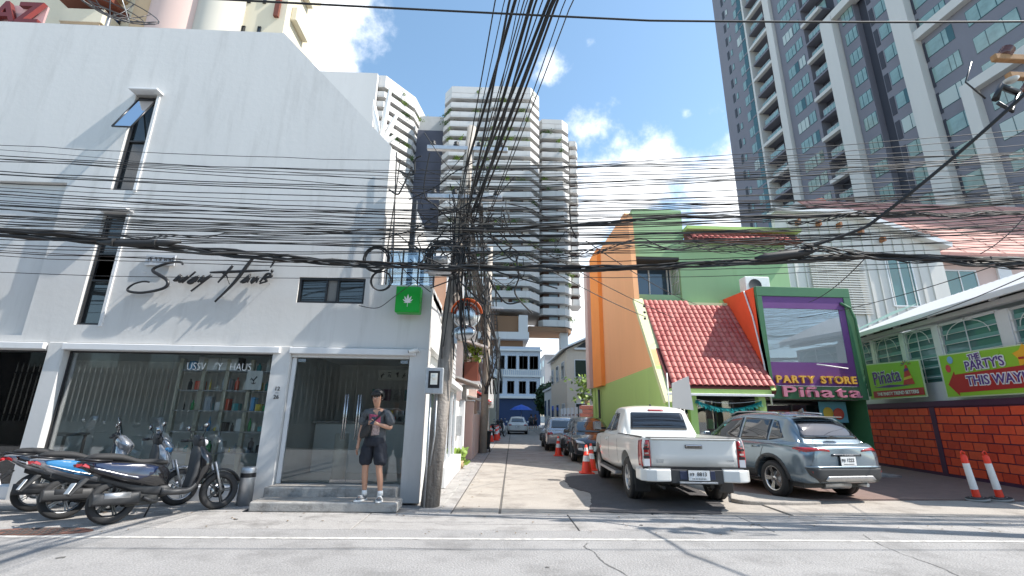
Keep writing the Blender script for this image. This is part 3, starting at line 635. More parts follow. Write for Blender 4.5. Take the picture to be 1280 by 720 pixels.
# strip roof of small tiles on top, eave boards
gp('eave_board', m_green, lambda b: b.bx(6.85, 11.1, YU-.35, YU+.6, 8.14, 8.26))
tm_a = mat('red_roof_tile', (.42, .1, .085), .55, var=.15, scale=8, bump=.15, bscale=40)
tm_b = mat('red_roof_tile_worn', (.47, .145, .12), .6, var=.15, scale=8, bump=.15, bscale=40)
def tile_mesh(w_, l_, m, amp=.035):
    mb = MB(); mb.use(m); n = 6; vs = []
    for j in (0, 1):
        for i in range(n+1):
            u = i/n; vs.append((u*w_, j*l_, amp*math.sin(PI*u*.999)**.8*(1.15 if j == 0 else .85)))
    o = len(vs); vs += [(a, b, c-.02) for a, b, c in vs[:n+1]]
    mb.add(vs, [(i, i+1, n+2+i, n+1+i) for i in range(n)]+[(o+i, o+i+1, i+1, i) for i in range(n)], False)
    return mb.mesh('tile')
tma, tmb = tile_mesh(.3, .3, tm_a), tile_mesh(.3, .3, tm_b)
# main tiled roof: frame from eave (y=13.25,z=2.42) up to (15.45,5.42)
E0 = Vector((0, 13.2, 2.40)); E1 = Vector((0, 15.35, 5.4)); sl_ = (E1-E0); SLn = sl_.length; pitch_ = math.atan2(sl_.z, sl_.y)
rq = random.Random(4); NR, NC = 17, 17
tw = 3.0/NC; tl = SLn/NR
ta, tb = tile_mesh(tw*.985, tl*1.1, tm_a, .045), tile_mesh(tw*.985, tl*1.1, tm_b, .045)
for r__ in range(NR):
    for c__ in range(NC):
        x = 5.08+c__*tw; base = E0+sl_*(r__/NR)
        if r__ >= NR-1 and x > 6.6: continue
        o = bpy.data.objects.new('roof_tile', ta if rq.random() < .5 else tb); COL.objects.link(o); o.parent = ps
        o.location = Vector((x, base.y, base.z+.03))-ps.location; o.rotation_euler = (pitch_-.045+rq.uniform(-.01, .01), 0, rq.uniform(-.008, .008))
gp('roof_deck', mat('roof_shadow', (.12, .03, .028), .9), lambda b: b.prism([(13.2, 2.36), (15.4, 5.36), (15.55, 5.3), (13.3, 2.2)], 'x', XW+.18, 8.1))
# small tile strip under the upper eave
t2 = tile_mesh(.21, .2, tm_a, .04)
for j in range(3):
    for i in range(17):
        o = bpy.data.objects.new('small_tile', t2); COL.objects.link(o); o.parent = ps; o.location = Vector((7.0+i*.215, YU-.4+.12*j, 7.77+.13*j))-ps.location; o.rotation_euler = (rad(48), 0, 0)
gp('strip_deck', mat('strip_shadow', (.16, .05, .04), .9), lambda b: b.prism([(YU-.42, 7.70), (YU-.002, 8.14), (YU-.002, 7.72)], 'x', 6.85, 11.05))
# eave band, columns, shop entrance
gp('eave_band', m_green, lambda b: b.bx(XW+.18, 7.95, 13.22, 13.45, 2.16, 2.37), .01)
gp('eave_gutter', m_reflw, lambda b: b.bx(XW+.1, 7.95, 13.12, 13.21, 2.13, 2.2), .008)
gp('porch_column', m_green, lambda b: b.bx(5.55, 5.75, 13.24, 13.44, 0, 2.158))
gp('porch_column', m_green, lambda b: b.bx(7.55, 7.75, 13.24, 13.44, 0, 2.158))
gp('shop_front_wall', m_dark, lambda b: b.bx(5.0, 8.2, 15.3, 15.4, 0, 2.3).bx(8.2, 11.2, 15.3, 15.4, 0, 2.2))
gp('porch_floor', m_conc, lambda b: b.bx(4.99, 11.2, 13.1, 15.3, -.02, .08))
gp('porch_ceiling', m_conc, lambda b: b.bx(4.99, 8.1, 13.46, 15.3, 2.3, 2.35).bx(8.1, 11.1, 13.9, 15.3, 2.1, 2.14))
fo = window(ps, 5.8, 7.5, .1, 2.1, 14.6, (6.3, 6.9), (), fr=.05, gm=m_shopglass)
fo = window(ps, 8.3, 10.7, .1, 2.0, 14.2, (9.1, 9.9), (), fr=.05, gm=m_shopglass)
# things for sale inside, dim
for i in range(22):
    p = MB(); xx = 5.9+i*.22; hh = rq.uniform(.15, .5); z = rq.choice((.1, .7, 1.2)); sh3 = 'balloon' if rq.random() < .4 else 'carton'; mm = rq.choice([c for c in pm if (c.name, sh3, z) not in gseen]); gseen.add((mm.name, sh3, z)); p.use(mm); p.ball((xx, 14.95, z+hh/2), hh/2, 8) if sh3 == 'balloon' else p.bx(xx, xx+.16, 14.9, 15.1, z, z+hh)
    tag(p.build('party_goods', None, None), '%s %s %s inside the party store under the tiled roof' % (mm.name.split('_')[1], sh3, {.1: 'low', .7: 'at middle height', 1.2: 'high up'}[z]), 'goods', 'goods inside the party store')
# teal tinsel garland
ga = thing('tinsel_garland', 'teal tinsel garland hung between the green porch columns', 'garland', (6.65, 13.2, 1.9))
p = MB(); p.use(mat('teal_tinsel', (.02, .32, .33), .3, .3))
for i in range(420):
    u = i/419*2-1; x = u*.95; z = -.0-.22*(1-u*u)*1.0+.12; a = rq.uniform(0, 2*PI); l = rq.uniform(.08, .17); d = Vector((math.cos(a)*.5, math.sin(a)*.6, -abs(math.sin(a*1.7))-.3)).normalized()*l; n_ = Vector((.014, .008, 0))
    c = Vector((x, 0, z)); p.add([c-n_, c+n_, c+d+n_*.5, c+d-n_*.5], [(0, 1, 2, 3)])
p.build('tinsel_strands', None, ga, kind=None, recalc=False); p = MB(); p.use(m_reflw).tube([(u*.95/8, 0, -.1*(1-(u/8)**2)+.14) for u in range(-8, 9)], .006, 4); p.build('string', None, ga)
# ---- sign box
XL, XR, YS = 8.05, 11.02, 13.5
gp('sign_box_body', m_dgreen, lambda b: b.bx(XL+.1, XR-.1, YS+.14, YU, 2.2, 5.35))
gp('sign_frame', m_dgreen, lambda b: b.bx(XL, XR, YS+.0, YS+.13, 5.2, 5.5).bx(XL, XL+.16, YS+.002, YS+.13, 2.1, 5.198).bx(XR-.22, XR, YS+.002, YS+.13, 2.1, 5.198), .008)
gp('sign_side', m_dgreen, lambda b: b.bx(XR-.02, XR, YS+.131, YU, 0.05, 5.5))
gp('purple_fascia', m_purple, lambda b: b.bx(XL+.16, XR-.22, YS+.03, YS+.1, 4.82, 5.2).bx(XR-.42, XR-.221, YS+.03, YS+.1, 2.82, 4.82).bx(XL+.16, XR-.42, YS+.03, YS+.1, 2.82, 3.17).bx(XL+.16, XR-.221, YS+.03, YS+.1, 2.48, 2.82))
gp('pipe', m_dgreen, lambda b: b.tube([(XR-.35, YS-.0, 5.02), (XR-.12, YS-.06, 4.85), (XR-.02, YS-.06, 4.5), (XR+.02, YS-.05, 2.2)], .04, 7))
gp('display_glass_back', mat('display_board', (.8, .81, .79), .6, var=.1, scale=1.2), lambda b: b.bx(XL+.16, XR-.42, YS+.06, YS+.139, 3.17, 4.82))
gp('display_glass', glass('display_glass_m', (.97, .98, .98), .02), lambda b: b.bx(XL+.17, XR-.425, YS+.045, YS+.055, 3.175, 4.815))
gp('lamp_bar', m_reflw, lambda b: b.tube([(9.4, YS-.3, 3.08), (10.5, YS-.05, 3.0)], .018, 6))
gp('lower_fascia', m_dgreen, lambda b: b.bx(XL+.161, XR-.221, YS+.02, YS+.12, 2.1, 2.478))
def gtext(*a, **k): return text(*a, **k)
def bold_letters(txt, size, x0, x1, z, m, parent, y, name, dep=.05, off=.012, edge=None, sx=1):
    me = text_mesh(txt, size, dep, off, sx, 'LEFT'); w_ = max(v.co.x for v in me.vertices)-min(v.co.x for v in me.vertices); bpy.data.meshes.remove(me)
    k = (x1-x0)/w_
    # each letter a part
    x = x0
    adv = []
    for i in range(len(txt)):
        if txt[i] == ' ': adv.append((None, size*.45)); continue
        me = text_mesh(txt[i], size, dep, off, sx, 'LEFT'); xs = [v.co.x for v in me.vertices]; adv.append((me, max(xs)-min(xs)+size*.1, min(xs)))
    tot = sum(a[1] for a in adv)-size*.1; k = (x1-x0)/tot; x = x0
    for a in adv:
        if a[0]:
            me = a[0]; me.materials.clear(); me.materials.append(m)
            for v in me.vertices: v.co.x = (v.co.x-a[2])*k
            o = bpy.data.objects.new(name, me); COL.objects.link(o); o.parent = parent
            o.matrix_local = Matrix.Translation(Vector((x, y, z))-Vector(parent['_o'])) @ Matrix.Rotation(PI/2, 4, 'X')
        x += a[1]*k
    return k
m_gold = mat('gold_letter', (.75, .42, .06), .45); m_pinkl = mat('pink_letter', (.62, .22, .3), .45)
def serif(txt, size, x0, x1, z, m, y, thick, name, edgem=None):
    # slab-serif capitals and lower case built from thick stems and thin serifs
    pass
bold_letters('PARTY STORE', .29, XL+.25, XR-.3, 2.65, m_gold, ps, YS-.01, 'gold_letter', .06, .01)
bold_letters('Pi\u00f1ata', .42, XL+.38, XR-.25, 2.29, m_pinkl, ps, YS-.04, 'pink_letter', .08, .006)
# serif bars on the gold and pink letters
sb = MB(); sb.use(m_reflw).bx(XL+.3, XR-.3, YS-.002, YS+.018, 2.468, 2.482); sb.build('light_strip', None, ps, world=True)
# red fin wall between the roof and the sign
gp('red_fin', m_red, lambda b: b.prism([(YS+.14, 5.5), (15.7, 5.6), (13.35, 2.35), (YS+.14, 2.3)], 'x', XL, XL+.09))
gp('fin_edge', m_green, lambda b: b.prism([(13.15, 2.32), (13.3, 2.28), (15.75, 5.5), (15.62, 5.6)], 'x', XL-.13, XL-.002))
gp('fin_pipe', m_reflw, lambda b: b.tube([(XL-.05, 14.1, 5.5), (XL-.04, 13.8, 4.6), (XL-.03, 13.55, 3.2), (XL-.03, 13.4, 1.9)], .025, 6))
ac = thing('air_conditioner', 'white air conditioner unit above the red fin wall', 'air conditioner', (8.8, 14.9, 5.55))
p = MB(); p.use(m_reflw).bx(-.42, .42, -.3, .1, 0, .62); p.build('casing', None, ac, bevel=.02)
p = MB(); p.use(m_plastic).lathe([(.0, 0), (.2, 0), (.22, -.008)], (-.1, -.305, .31), 'y', 18); p.build('fan_grille', None, ac)
# blank cream board on posts in front of the porch
bd = thing('blank_board', 'blank off-white board on thin posts in front of the tiled roof', 'board', (5.02, 12.6, 0))
p = MB(); p.use(mat('board_white', (.52, .5, .48), .7, var=.03)).prism([(-.23, 1.78), (.33, 1.72), (.27, 2.62), (-.2, 2.42)], 'y', -.04, .0); p.build('board_face', None, bd)
p = MB(); p.use(m_reflw)
for x in (-.3, .0, .1): p.cyl((x, .03, 0), (x, .03, 2.0 if x > -.1 else 2.7), .018, n=6)
p.build('posts', None, bd)
# party poster at the store window
po = thing('cartoon_poster', 'colourful poster in the dark store window behind the parked car', 'poster', (10.2, 13.95, 1.75))
p = MB(); p.use(mat('poster_teal', (.1, .3, .35), .6)).bx(-.42, .42, 0, .02, -.3, .3); p.build('sheet', None, po)
p = MB(); p.use(mat('poster_yellow', (.6, .42, .05), .6)).ball((-.17, -.01, -.03), .16, 12, (1, .1, 1.1)); p.use(mat('poster_red', (.5, .08, .05), .6)).ball((.15, -.01, -.05), .17, 12, (1, .1, 1)); p.build('printed_figures', None, po)

# ------------------------------------------------------------ brick wall with banners
a0 = Vector((13.75, 18.0, 0)); a1 = Vector((11.9, 8.2, 0)); dW = (a1-a0).normalized(); nW = Vector((-1, 0, 0)) if False else Vector((dW.y, -dW.x, 0))
if nW.x > 0: nW = -nW
LW = (a1-a0).length; angW = math.atan2(dW.y, dW.x)
bw = thing('brick_wall', 'red painted block wall with purple joints and coping beside the parking', 'wall', tuple(a0), angW)
# local frame: x along the wall towards the camera, +-y normal. outward (to the left) side:
sgnN = 1 if (Matrix.Rotation(-angW, 3, 'Z') @ nW).y > 0 else -1
def yo(v): return sgnN*v
def bxs(mb, x0, x1, ya, yb, z0, z1):
    y0, y1 = sorted((yo(ya), yo(yb))); return mb.bx(x0, x1, y0, y1, z0, z1)
p = MB(); p.use(m_purple2); bxs(p, 0, LW, -.2, 0, -.05, 2.0); p.build('mortar_core', None, bw)
p = MB(); p.use(m_purple2); bxs(p, 0, LW, -.21, .045, 1.93, 2.09); p.build('coping', None, bw, bevel=.008)
p = MB(); p.use(m_purple2); bxs(p, 0, LW, -.205, .03, -.05, .1); p.build('base_band', None, bw)
piers = [.9, 4.55, 8.1]
for px_ in piers:
    p = MB(); p.use(m_purple2); bxs(p, px_-.1, px_+.1, -.01, .035, .1, 1.93); p.build('pier', None, bw)
bh, bl = .226, .46
bricks = {}; brick_mats = [m_brick, m_brick2, m_brick, mat('faded_brick_paint', (.78, .1, .035), .75, var=.2, scale=3, bump=.4, bscale=25, dirt=(.55, .08, .035), dscale=6), mat('dark_brick_paint', (.62, .06, .025), .7, var=.2, scale=3, bump=.4, bscale=25, dirt=(.72, .08, .03), dscale=5)]
for row in range(8):
    x = -bl*.5*(row % 2)
    while x < LW:
        x0, x1 = x+.02, x+bl-.02
        segs = [(max(x0, 0), min(x1, LW))]
        for px_ in piers:
            ns = []
            for s0, s1 in segs:
                if s1 <= px_-.1 or s0 >= px_+.1: ns.append((s0, s1))
                else:
                    if s0 < px_-.1: ns.append((s0, px_-.1))
                    if s1 > px_+.1: ns.append((px_+.1, s1))
            segs = ns
        for s0, s1 in segs:
            if s1-s0 < .04: continue
            key = (round(s1-s0, 2), rq.randrange(5))
            if key not in bricks:
                mb = MB(); mb.use(brick_mats[key[1]]); bxs(mb, 0, key[0], 0, .02, .013, bh-.013); bricks[key] = mb.mesh('brick')
            o = inst('brick', bricks[key], bw, (s0, yo(rq.uniform(-.008, .005)), .1+row*bh+rq.uniform(-.004, .004)))
        x += bl
# banners
def banner(name, label, s0, s1, z0, z1a, z1b):
    t = thing(name, label, 'banner', tuple(a0+dW*((s0+s1)/2)+nW*.1), angW if sgnN < 0 else angW+PI)
    t['hw'] = (s1-s0)/2; return t
def along(y): return (a0.y-y)/(-dW.y)
b1s, b1e = along(16.2), along(13.45)
def bannerpart(t, s, mk, m, name, bevel=0, yy=0):
    pass
# local x of banners: viewed from the street, left -> right must be +x
bt1 = thing('store_banner', 'green banner reading Pinata the party trend setters on the brick wall', 'banner', tuple(a0+dW*((b1s+b1e)/2)+nW*.09), angW+(0 if sgnN < 0 else 0))
bt1.rotation_euler.z = angW
m_ban = mat('banner_lime', (.27, .5, .03), .45, var=.04, scale=2); m_banr = mat('banner_red', (.4, .02, .02), .45); m_banp = mat('banner_purple', (.1, .03, .22), .45); m_bane = mat('banner_edge', (.55, .62, .4), .5)
hw = (b1e-b1s)/2
yn = -1 if sgnN < 0 else 1
def bpl(t, m, pts, d, name, th=.006):
    mb = MB(); mb.use(m); ya, yb = sorted((yn*d, yn*(d+th))); mb.prism(pts, 'y', ya, yb); return mb.build(name, None, t)
bpl(bt1, m_bane, [(-hw, 2.22), (hw, 2.22), (hw, 3.32), (-hw, 3.46)], 0, 'frame', .03)
bpl(bt1, m_ban, [(-hw+.04, 2.26), (hw-.04, 2.26), (hw-.04, 3.28), (-hw+.04, 3.42)], .032, 'print')
bpl(bt1, m_banr, [(-hw+.25, 2.28), (hw-.05, 2.28), (hw-.05, 2.5), (-hw+.25, 2.5)], .041, 'red_strip', .004)
def btext(t, txt, size, x, z, m, d, sx=1, roll=0, off=0, depth=.008, shear=0):
    o = text(txt, size, (x, yn*d, z), 0 if yn < 0 else PI, m, t, depth, off, sx, roll=roll, shear=shear); return o
btext(bt1, 'THE PARTY TREND SETTERS', .145, .1, 2.385, m_reflw, .052, 1.12, 0, .003)
btext(bt1, 'Pi\u00f1ata', .62, -.28, 2.92, m_reflw, .046, .98, rad(2), .02)
btext(bt1, 'Pi\u00f1ata', .62, -.28, 2.92, m_banp, .058, .98, rad(2), .004)
bpl(bt1, m_banp, [(-1.05, 2.62), (-.2, 2.67), (.9, 2.6), (-.2, 2.58)], .041, 'swoosh', .004)
bpl(bt1, mat('hat_red', (.55, .04, .03), .45), [(.5, 2.62), (1.02, 2.62), (.8, 3.22), (.74, 3.22)], .041, 'party_hat', .008)
bpl(bt1, mat('hat_yellow', (.75, .5, .05), .45), [(.56, 2.76), (.97, 2.8), (.94, 2.88), (.6, 2.84)], .052, 'hat_stripe', .004)
bpl(bt1, bt1.children[-1].data.materials[0], [(.65, 3.02), (.87, 3.05), (.85, 3.12), (.68, 3.1)], .052, 'hat_stripe', .004)
for k in range(7):
    a = PI*k/6; bpl(bt1, m_banp if k % 2 else m_banr, [(.77+.1*math.cos(a), 3.22+.05*math.sin(a)), (.77+.24*math.cos(a), 3.22+.13*math.sin(a)), (.79+.24*math.cos(a), 3.24+.13*math.sin(a)), (.79+.1*math.cos(a), 3.24+.05*math.sin(a))], .041, 'streamer', .005)
b2s, b2e = along(12.65), along(9.55)
bt2 = thing('party_banner', 'green banner reading THE PARTY\'S THIS WAY with a red arrow on the wall', 'banner', tuple(a0+dW*((b2s+b2e)/2)+nW*.11), angW)
hw = (b2e-b2s)/2
bpl(bt2, m_bane, [(-hw, 2.15), (hw, 2.15), (hw, 3.25), (-hw, 3.33)], 0, 'frame', .03)
bpl(bt2, m_ban, [(-hw+.03, 2.18), (hw-.03, 2.18), (hw-.03, 3.22), (-hw+.03, 3.3)], .032, 'print')
bpl(bt2, m_banr, [(-1.42, 2.5), (-1.12, 2.84), (-1.12, 2.75), (1.5, 2.8), (1.5, 2.3), (-1.1, 2.27), (-1.1, 2.19)], .041, 'red_arrow')
for tx, sz, x, z, sx, rl in (('THE', .2, -.35, 3.14, 1.0, 3), ("PARTY'S", .33, -.1, 2.93, 1.0, 1), ('THIS WAY!', .33, .1, 2.53, 1.05, -1)):
    btext(bt2, tx, sz, x, z, m_reflw, .052, sx, rad(rl), .03); btext(bt2, tx, sz, x, z, m_banp, .064, sx, rad(rl), .003)
def disc(t, m, x, z, r, d, name, sz=1):
    bpl(t, m, [(x+r*math.cos(2*PI*k/16), z+r*sz*math.sin(2*PI*k/16)) for k in range(16)], d, name)
disc(bt2, mat('balloon_red', (.6, .04, .06), .3), -1.3, 2.93, .09, .041, 'balloon', 1.2); disc(bt2, mat('balloon_blue', (.2, .4, .65), .3), -1.17, 3.15, .1, .041, 'balloon', 1); disc(bt2, bt2.children[-2].data.materials[0], .35, 3.17, .07, .041, 'balloon', .8)
bpl(bt2, mat('star_orange', (.8, .4, .02), .4), [(1.05+(.32 if k % 2 == 0 else .2)*math.cos(PI/2+PI*k/5), 3.0+(.27 if k % 2 == 0 else .17)*math.sin(PI/2+PI*k/5)) for k in range(10)], .041, 'star')
bpl(bt2, bt2.children[-1].data.materials[0], [(1.2+(.22 if k % 2 == 0 else .12)*math.cos(PI/2+PI*k/5), 2.42+(.2 if k % 2 == 0 else .1)*math.sin(PI/2+PI*k/5)) for k in range(10)], .05, 'star')
p = MB(); p.use(m_banr); yy0, yy1 = sorted((yn*.05, yn*.056)); p.bx(.88, 1.02, yy0, yy1, 2.93, 2.98).bx(1.1, 1.24, yy0, yy1, 2.93, 2.98); p.build('star_eyes', None, bt2)

# ------------------------------------------------------------ glazed veranda house behind the wall
vh = thing('veranda_house', 'white glazed veranda with pale sheet roof and grilles behind the brick wall', 'house', tuple(a0+nW*(-.05)), angW)
V = lambda name, m, f, bevel=0: (lambda mb: (mb.use(m), f(mb), mb.build(name, None, vh, bevel=bevel))[2])(MB())
V('wall_panel', m_whitetrim, lambda b: bxs(b, .2, 8.6, -.32, -.2, 2.05, 2.6))
edges = [.9, 1.75, 1.98, 3.35, 3.62, 4.85, 5.15, 7.1, 7.5, 9.3]
zt = lambda s: 4.38-.02*s
m_teal = mat('teal_window_glass', (.06, .16, .15), .06, spec=1.0)
m_louv = mat('teal_louvre', (.14, .3, .28), .3)
for i in range(0, len(edges)-1, 2):
    s0, s1 = edges[i], edges[i+1]; zb = 2.6; z1 = zt(s0)
    f = MB(); f.use(m_whitetrim); 
    for q_ in (s0, s1): bxs(f, q_-.03, q_+.03, -.3, -.2, zb, z1)
    bxs(f, s0, s1, -.3, -.2, z1-.06, z1); bxs(f, s0, s1, -.299, -.2, zb, zb+.05); fo = f.build('window', None, vh)
    g_ = MB(); g_.use(m_teal); bxs(g_, s0+.03, s1-.03, -.27, -.26, zb+.05, z1-.06); g_.build('pane', None, fo)
    lv = MB(); lv.use(m_louv)
    z = zb+.15
    while z < z1-.15: bxs(lv, s0+.04, s1-.04, -.25, -.235, z, z+.11); z += .3
    lv.build('louvre', None, fo)
    gr = MB(); gr.use(m_reflw); yy = yo(-.17); mid = (s0+s1)/2
    gr.tube([(mid, yy, zb), (mid, yy, z1)], .014, 4)
    z = zb+.2
    while z < z1: gr.tube([(s0, yy, z), (s1, yy, z)], .011, 4); z += .28
    R_ = (s1-s0)*.38; gr.tube([(mid+R_*math.cos(a*PI/10), yy, z1-.5+.42*math.sin(a*PI/10)) for a in range(11)], .012, 4); gr.build('grille', None, fo)
for i in range(1, len(edges)-1, 2):
    s0, s1 = edges[i], edges[i+1]; V('pilaster', m_whitetrim, lambda b: bxs(b, s0+.031, s1-.031, -.34, -.17, 2.6, zt(s0)), .01)
V('beam', m_whitetrim, lambda b: bxs(b, .2, 9.6, -.34, -.15, 4.37, 4.5), .01)
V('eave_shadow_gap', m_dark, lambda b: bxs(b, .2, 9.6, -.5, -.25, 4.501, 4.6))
for s0 in (1.9, 3.4, 5.0, 7.2): V('eave_bracket', m_whitetrim, lambda b: bxs(b, s0, s0+.07, -.35, -.05, 4.48, 4.62))
# ridged sheet roof in separate sheets, rising away from the street
m_sheet = mat('pale_sheet_roof', (.62, .62, .62), .45, var=.05, scale=2)
s0 = 1.2
while s0 < 9.6:
    mb = MB(); mb.use(m_sheet); n = 6; vs = []
    for k in range(n+1):
        s = s0+.78*k/n; h_ = .03 if k % 2 else 0
        e0 = (s, yo(.28), 4.55+h_); e1 = (s, yo(-2.6), 5.75+h_-.0)
        vs += [e0, e1]
    vs2 = [(a, b, c-.02) for a, b, c in vs]
    mb.add(vs+vs2, [(2*k, 2*k+1, 2*k+3, 2*k+2) for k in range(n)]+[(o_*1+2*k+14, 2*k+2+14, 2*k+3+14, 2*k+1+14) for k in range(n) for o_ in (1,)]+[(2*k, 2*k+2, 2*k+16, 2*k+14) for k in range(n)]); mb.build('roof_sheet', None, vh); s0 += .79
V('eave_fascia', m_whitetrim, lambda b: bxs(b, 1.1, 9.6, .27, .33, 4.42, 4.57), .01)
V('gable_roof_far', mat('teal_roof', (.22, .36, .33), .6), lambda b: b.add([(.0, yo(.2), 4.6), (1.2, yo(.3), 4.62), (1.2, yo(-2.6), 5.9), (-.6, yo(-2.6), 5.9)], [(0, 1, 2, 3)]))
V('back_wall', m_whitetrim, lambda b: bxs(b, .2, 9.6, -2.8, -2.65, 0, 5.7))
V('inner_floor', m_conc, lambda b: bxs(b, .2, 9.6, -2.64, -.35, 2.0, 2.04))

# ------------------------------------------------------------ white house with brown roof behind
YH = 20.0
wh = thing('gabled_house', 'large white house with vertical ribs and reddish brown roof behind the sign', 'house', (18, YH, 0))
H = lambda name, m, f, bevel=0: (lambda mb: (mb.use(m), f(mb), mb.build(name, None, wh, world=True, bevel=bevel))[2])(MB())
m_rib = mat('house_white', (.6, .58, .54), .7, var=.06, scale=1.4, streak=True, dirt=(.42, .4, .37), dscale=1.6, dlo=.6, dhi=.9)
H('front_wall', m_rib, lambda b: b.prism([(13.2, 0), (21.2, 0), (21.2, 9.65), (16.8, 11.1), (13.3, 11.1)], 'y', YH, YH+.25))
H('roof_edge', m_whitetrim, lambda b: b.prism([(21.5, 9.5), (21.55, 9.72), (17.0, 11.27), (13.2, 11.27), (13.2, 11.1), (16.8, 11.1)], 'y', YH-.35, YH+.4))
for i in range(14): H('wall_rib', m_rib, lambda b: b.bx(13.9+.5*i, 13.95+.5*i, YH-.05, YH-.001, 5.0, 11.05-max(0, (13.9+.5*i-16.8))*.33))
wd_ = mat('wood_stub', (.3, .12, .05), .7)
for i in range(5): H('beam_end', wd_, lambda b: b.obx((14.3+1.0*i, YH-.2, 10.6-.05*i-(.28*max(0, i-2))), (.1, .3, .24), 0))
wh['_o'] = (18, YH, 0)
def hw_(x0, x1, z0, z1, mull=(), y=YH-.06): return window(wh, x0, x1, z0, z1, y, mull, (), fr=.06, fm=m_whitetrim, gm=m_teal, dep=.07)
hw_(18.3, 19.6, 6.6, 9.0, (18.95,)); hw_(21.9, 23.8, 6.3, 8.8, (22.9,), YH+.94)
H('curtain', mat('teal_curtain', (.14, .3, .28), .8, var=.3, scale=9), lambda b: b.bx(18.38, 18.9, YH-.012, YH-.008, 6.7, 8.9))
# louvred panel behind the air conditioner
lp = MB(); lp.use(m_rib)
for i in range(26): lp.bx(13.9, 16.4, YH-.1, YH-.06, 5.9+.11*i, 5.96+.11*i)
H('louvre_panel', m_rib, lambda b: (b.v.extend([]), [b.bx(14.6, 17.2, YH-.12, YH-.06, 6.2+.115*i, 6.26+.115*i) for i in range(24)]))
H('side_wing', m_pink, lambda b: b.bx(21.2, 27, YH+1.0, YH+1.2, 0, 9.3))
H('side_wing_fill', m_whitetrim, lambda b: b.bx(21.0, 21.2, YH+.25, YH+1.0, 0, 9.4).bx(24.9, 25.6, YH+.9, YH+.999, 0, 9.2))
# brown ridged roof
m_broof = mat('brown_red_roof', (.46, .23, .19), .75, var=.14, scale=2.5, dirt=(.3, .16, .14), dscale=3)
z0r, z1r, y0r, y1r = 9.5, 14.7, YH+.45, YH+5.5
for j in range(20):
    t0, t1 = j/20, (j+1.08)/20
    H('roof_course', m_broof, lambda b: b.prism([(y0r+(y1r-y0r)*t0, z0r+(z1r-z0r)*t0+.05), (y0r+(y1r-y0r)*t1, z0r+(z1r-z0r)*t1), (y0r+(y1r-y0r)*t1, z0r+(z1r-z0r)*t1-.1), (y0r+(y1r-y0r)*t0, z0r+(z1r-z0r)*t0-.1)], 'x', 18.6, 36))
for i in range(9): H('roof_batten', mat('roof_batten', (.17, .08, .07), .8) if i == 0 else bpy.data.materials['roof_batten'], lambda b: b.add([(19+2*i, y0r, z0r+.07), (19.06+2*i, y0r, z0r+.07), (19.06+2*i, y1r, z1r+.07), (19+2*i, y1r, z1r+.07)], [(0, 1, 2, 3)]))
H('eave_line', m_brown, lambda b: b.bx(21.2, 24.9, YH+.3, YH+.5, 9.2, 9.33))
H('grey_house_part', mat('slate_upper', (.3, .32, .35), .7), lambda b: b.bx(12.2, 13.1, 20, 20.2, 4, 8.5))
fo = window(wh, 12.35, 12.95, 6.9, 8.3, 19.9, (), (7.6,), fm=m_whitetrim, fr=.05, gm=mat('blue_pane', (.12, .2, .3), .1))
# red water tank ball seen between the wires
tag(MB().use(mat('red_tank', (.65, .12, .06), .5)).lathe([(0, 12.2), (.45, 12.2), (.5, 12.5), (.42, 12.85), (0, 12.95)], (20.6, 26.4, 2.3), n=16).build('roof_tank', None, None), 'round red tank standing above the brown roof ridge', 'tank')
# ------------------------------------------------------------ grey condominium tower on the right
TA = rad(4); TO = Vector((46.5, 80, 0)); TD = Vector((-math.sin(TA), math.cos(TA), 0))
# local frame: x = distance along the face towards the camera (s positive = nearer), y = outward (towards the side street, -X world)
tw_ = thing('grey_tower', 'tall grey condominium tower with white columns and green tinted windows', 'tower', tuple(TO), math.atan2(-TD.y, -TD.x))
# local +x = -TD (towards camera).  local +y = rotate(+90): direction
ly = Vector((-(-TD.y), -TD.x, 0)); SG = 1 if ly.x < 0 else -1
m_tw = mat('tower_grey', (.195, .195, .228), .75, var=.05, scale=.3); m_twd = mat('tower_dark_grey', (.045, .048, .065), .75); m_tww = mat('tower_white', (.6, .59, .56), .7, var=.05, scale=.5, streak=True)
m_tg = mat('tower_green_glass', (.24, .37, .35), .12, spec=1.0, var=.4, scale=.35); m_tg2 = mat('tower_green_glass_dark', (.03, .09, .09), .06, spec=1.0); m_cur = mat('pale_window_blind', (.45, .52, .5), .5)  # pale mint base of the first glass has the reflected sky painted in
def tb(mb, s0, s1, a, b, z0, z1):
    y0, y1 = sorted((SG*a, SG*b)); return mb.bx(s0, s1, y0, y1, z0, z1)
def T(name, m, s0, s1, a, b, z0, z1, bevel=0):
    mb = MB(); mb.use(m); tb(mb, s0, s1, a, b, z0, z1); return mb.build(name, None, tw_, bevel=bevel)
ZT = 100; FH = 3.43
T('facade_bay', m_tw, 0, 9.3, -12, 0, 0, ZT); T('facade_bay', m_tw, 16.4, 22.0, -12, 0, 0, ZT); T('facade_bay', m_tw, 28.0, 30.6, -12, .0, 0, ZT)
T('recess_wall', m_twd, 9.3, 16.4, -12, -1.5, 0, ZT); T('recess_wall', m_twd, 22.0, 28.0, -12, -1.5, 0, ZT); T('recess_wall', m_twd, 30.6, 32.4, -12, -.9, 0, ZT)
T('facade_bay', m_tw, 32.4, 62, -12, 0, 0, ZT); T('end_wall', m_tw, -.01, 0, -14, -.1, 0, ZT)
T('white_column', m_tww, 9.35, 9.8, -1.5, .5, 0, ZT); T('white_column', m_tww, 14.9, 16.3, -1.5, .55, 0, ZT); T('white_column', m_tww, 25.9, 27.9, -1.5, 1.0, 0, 58.3)
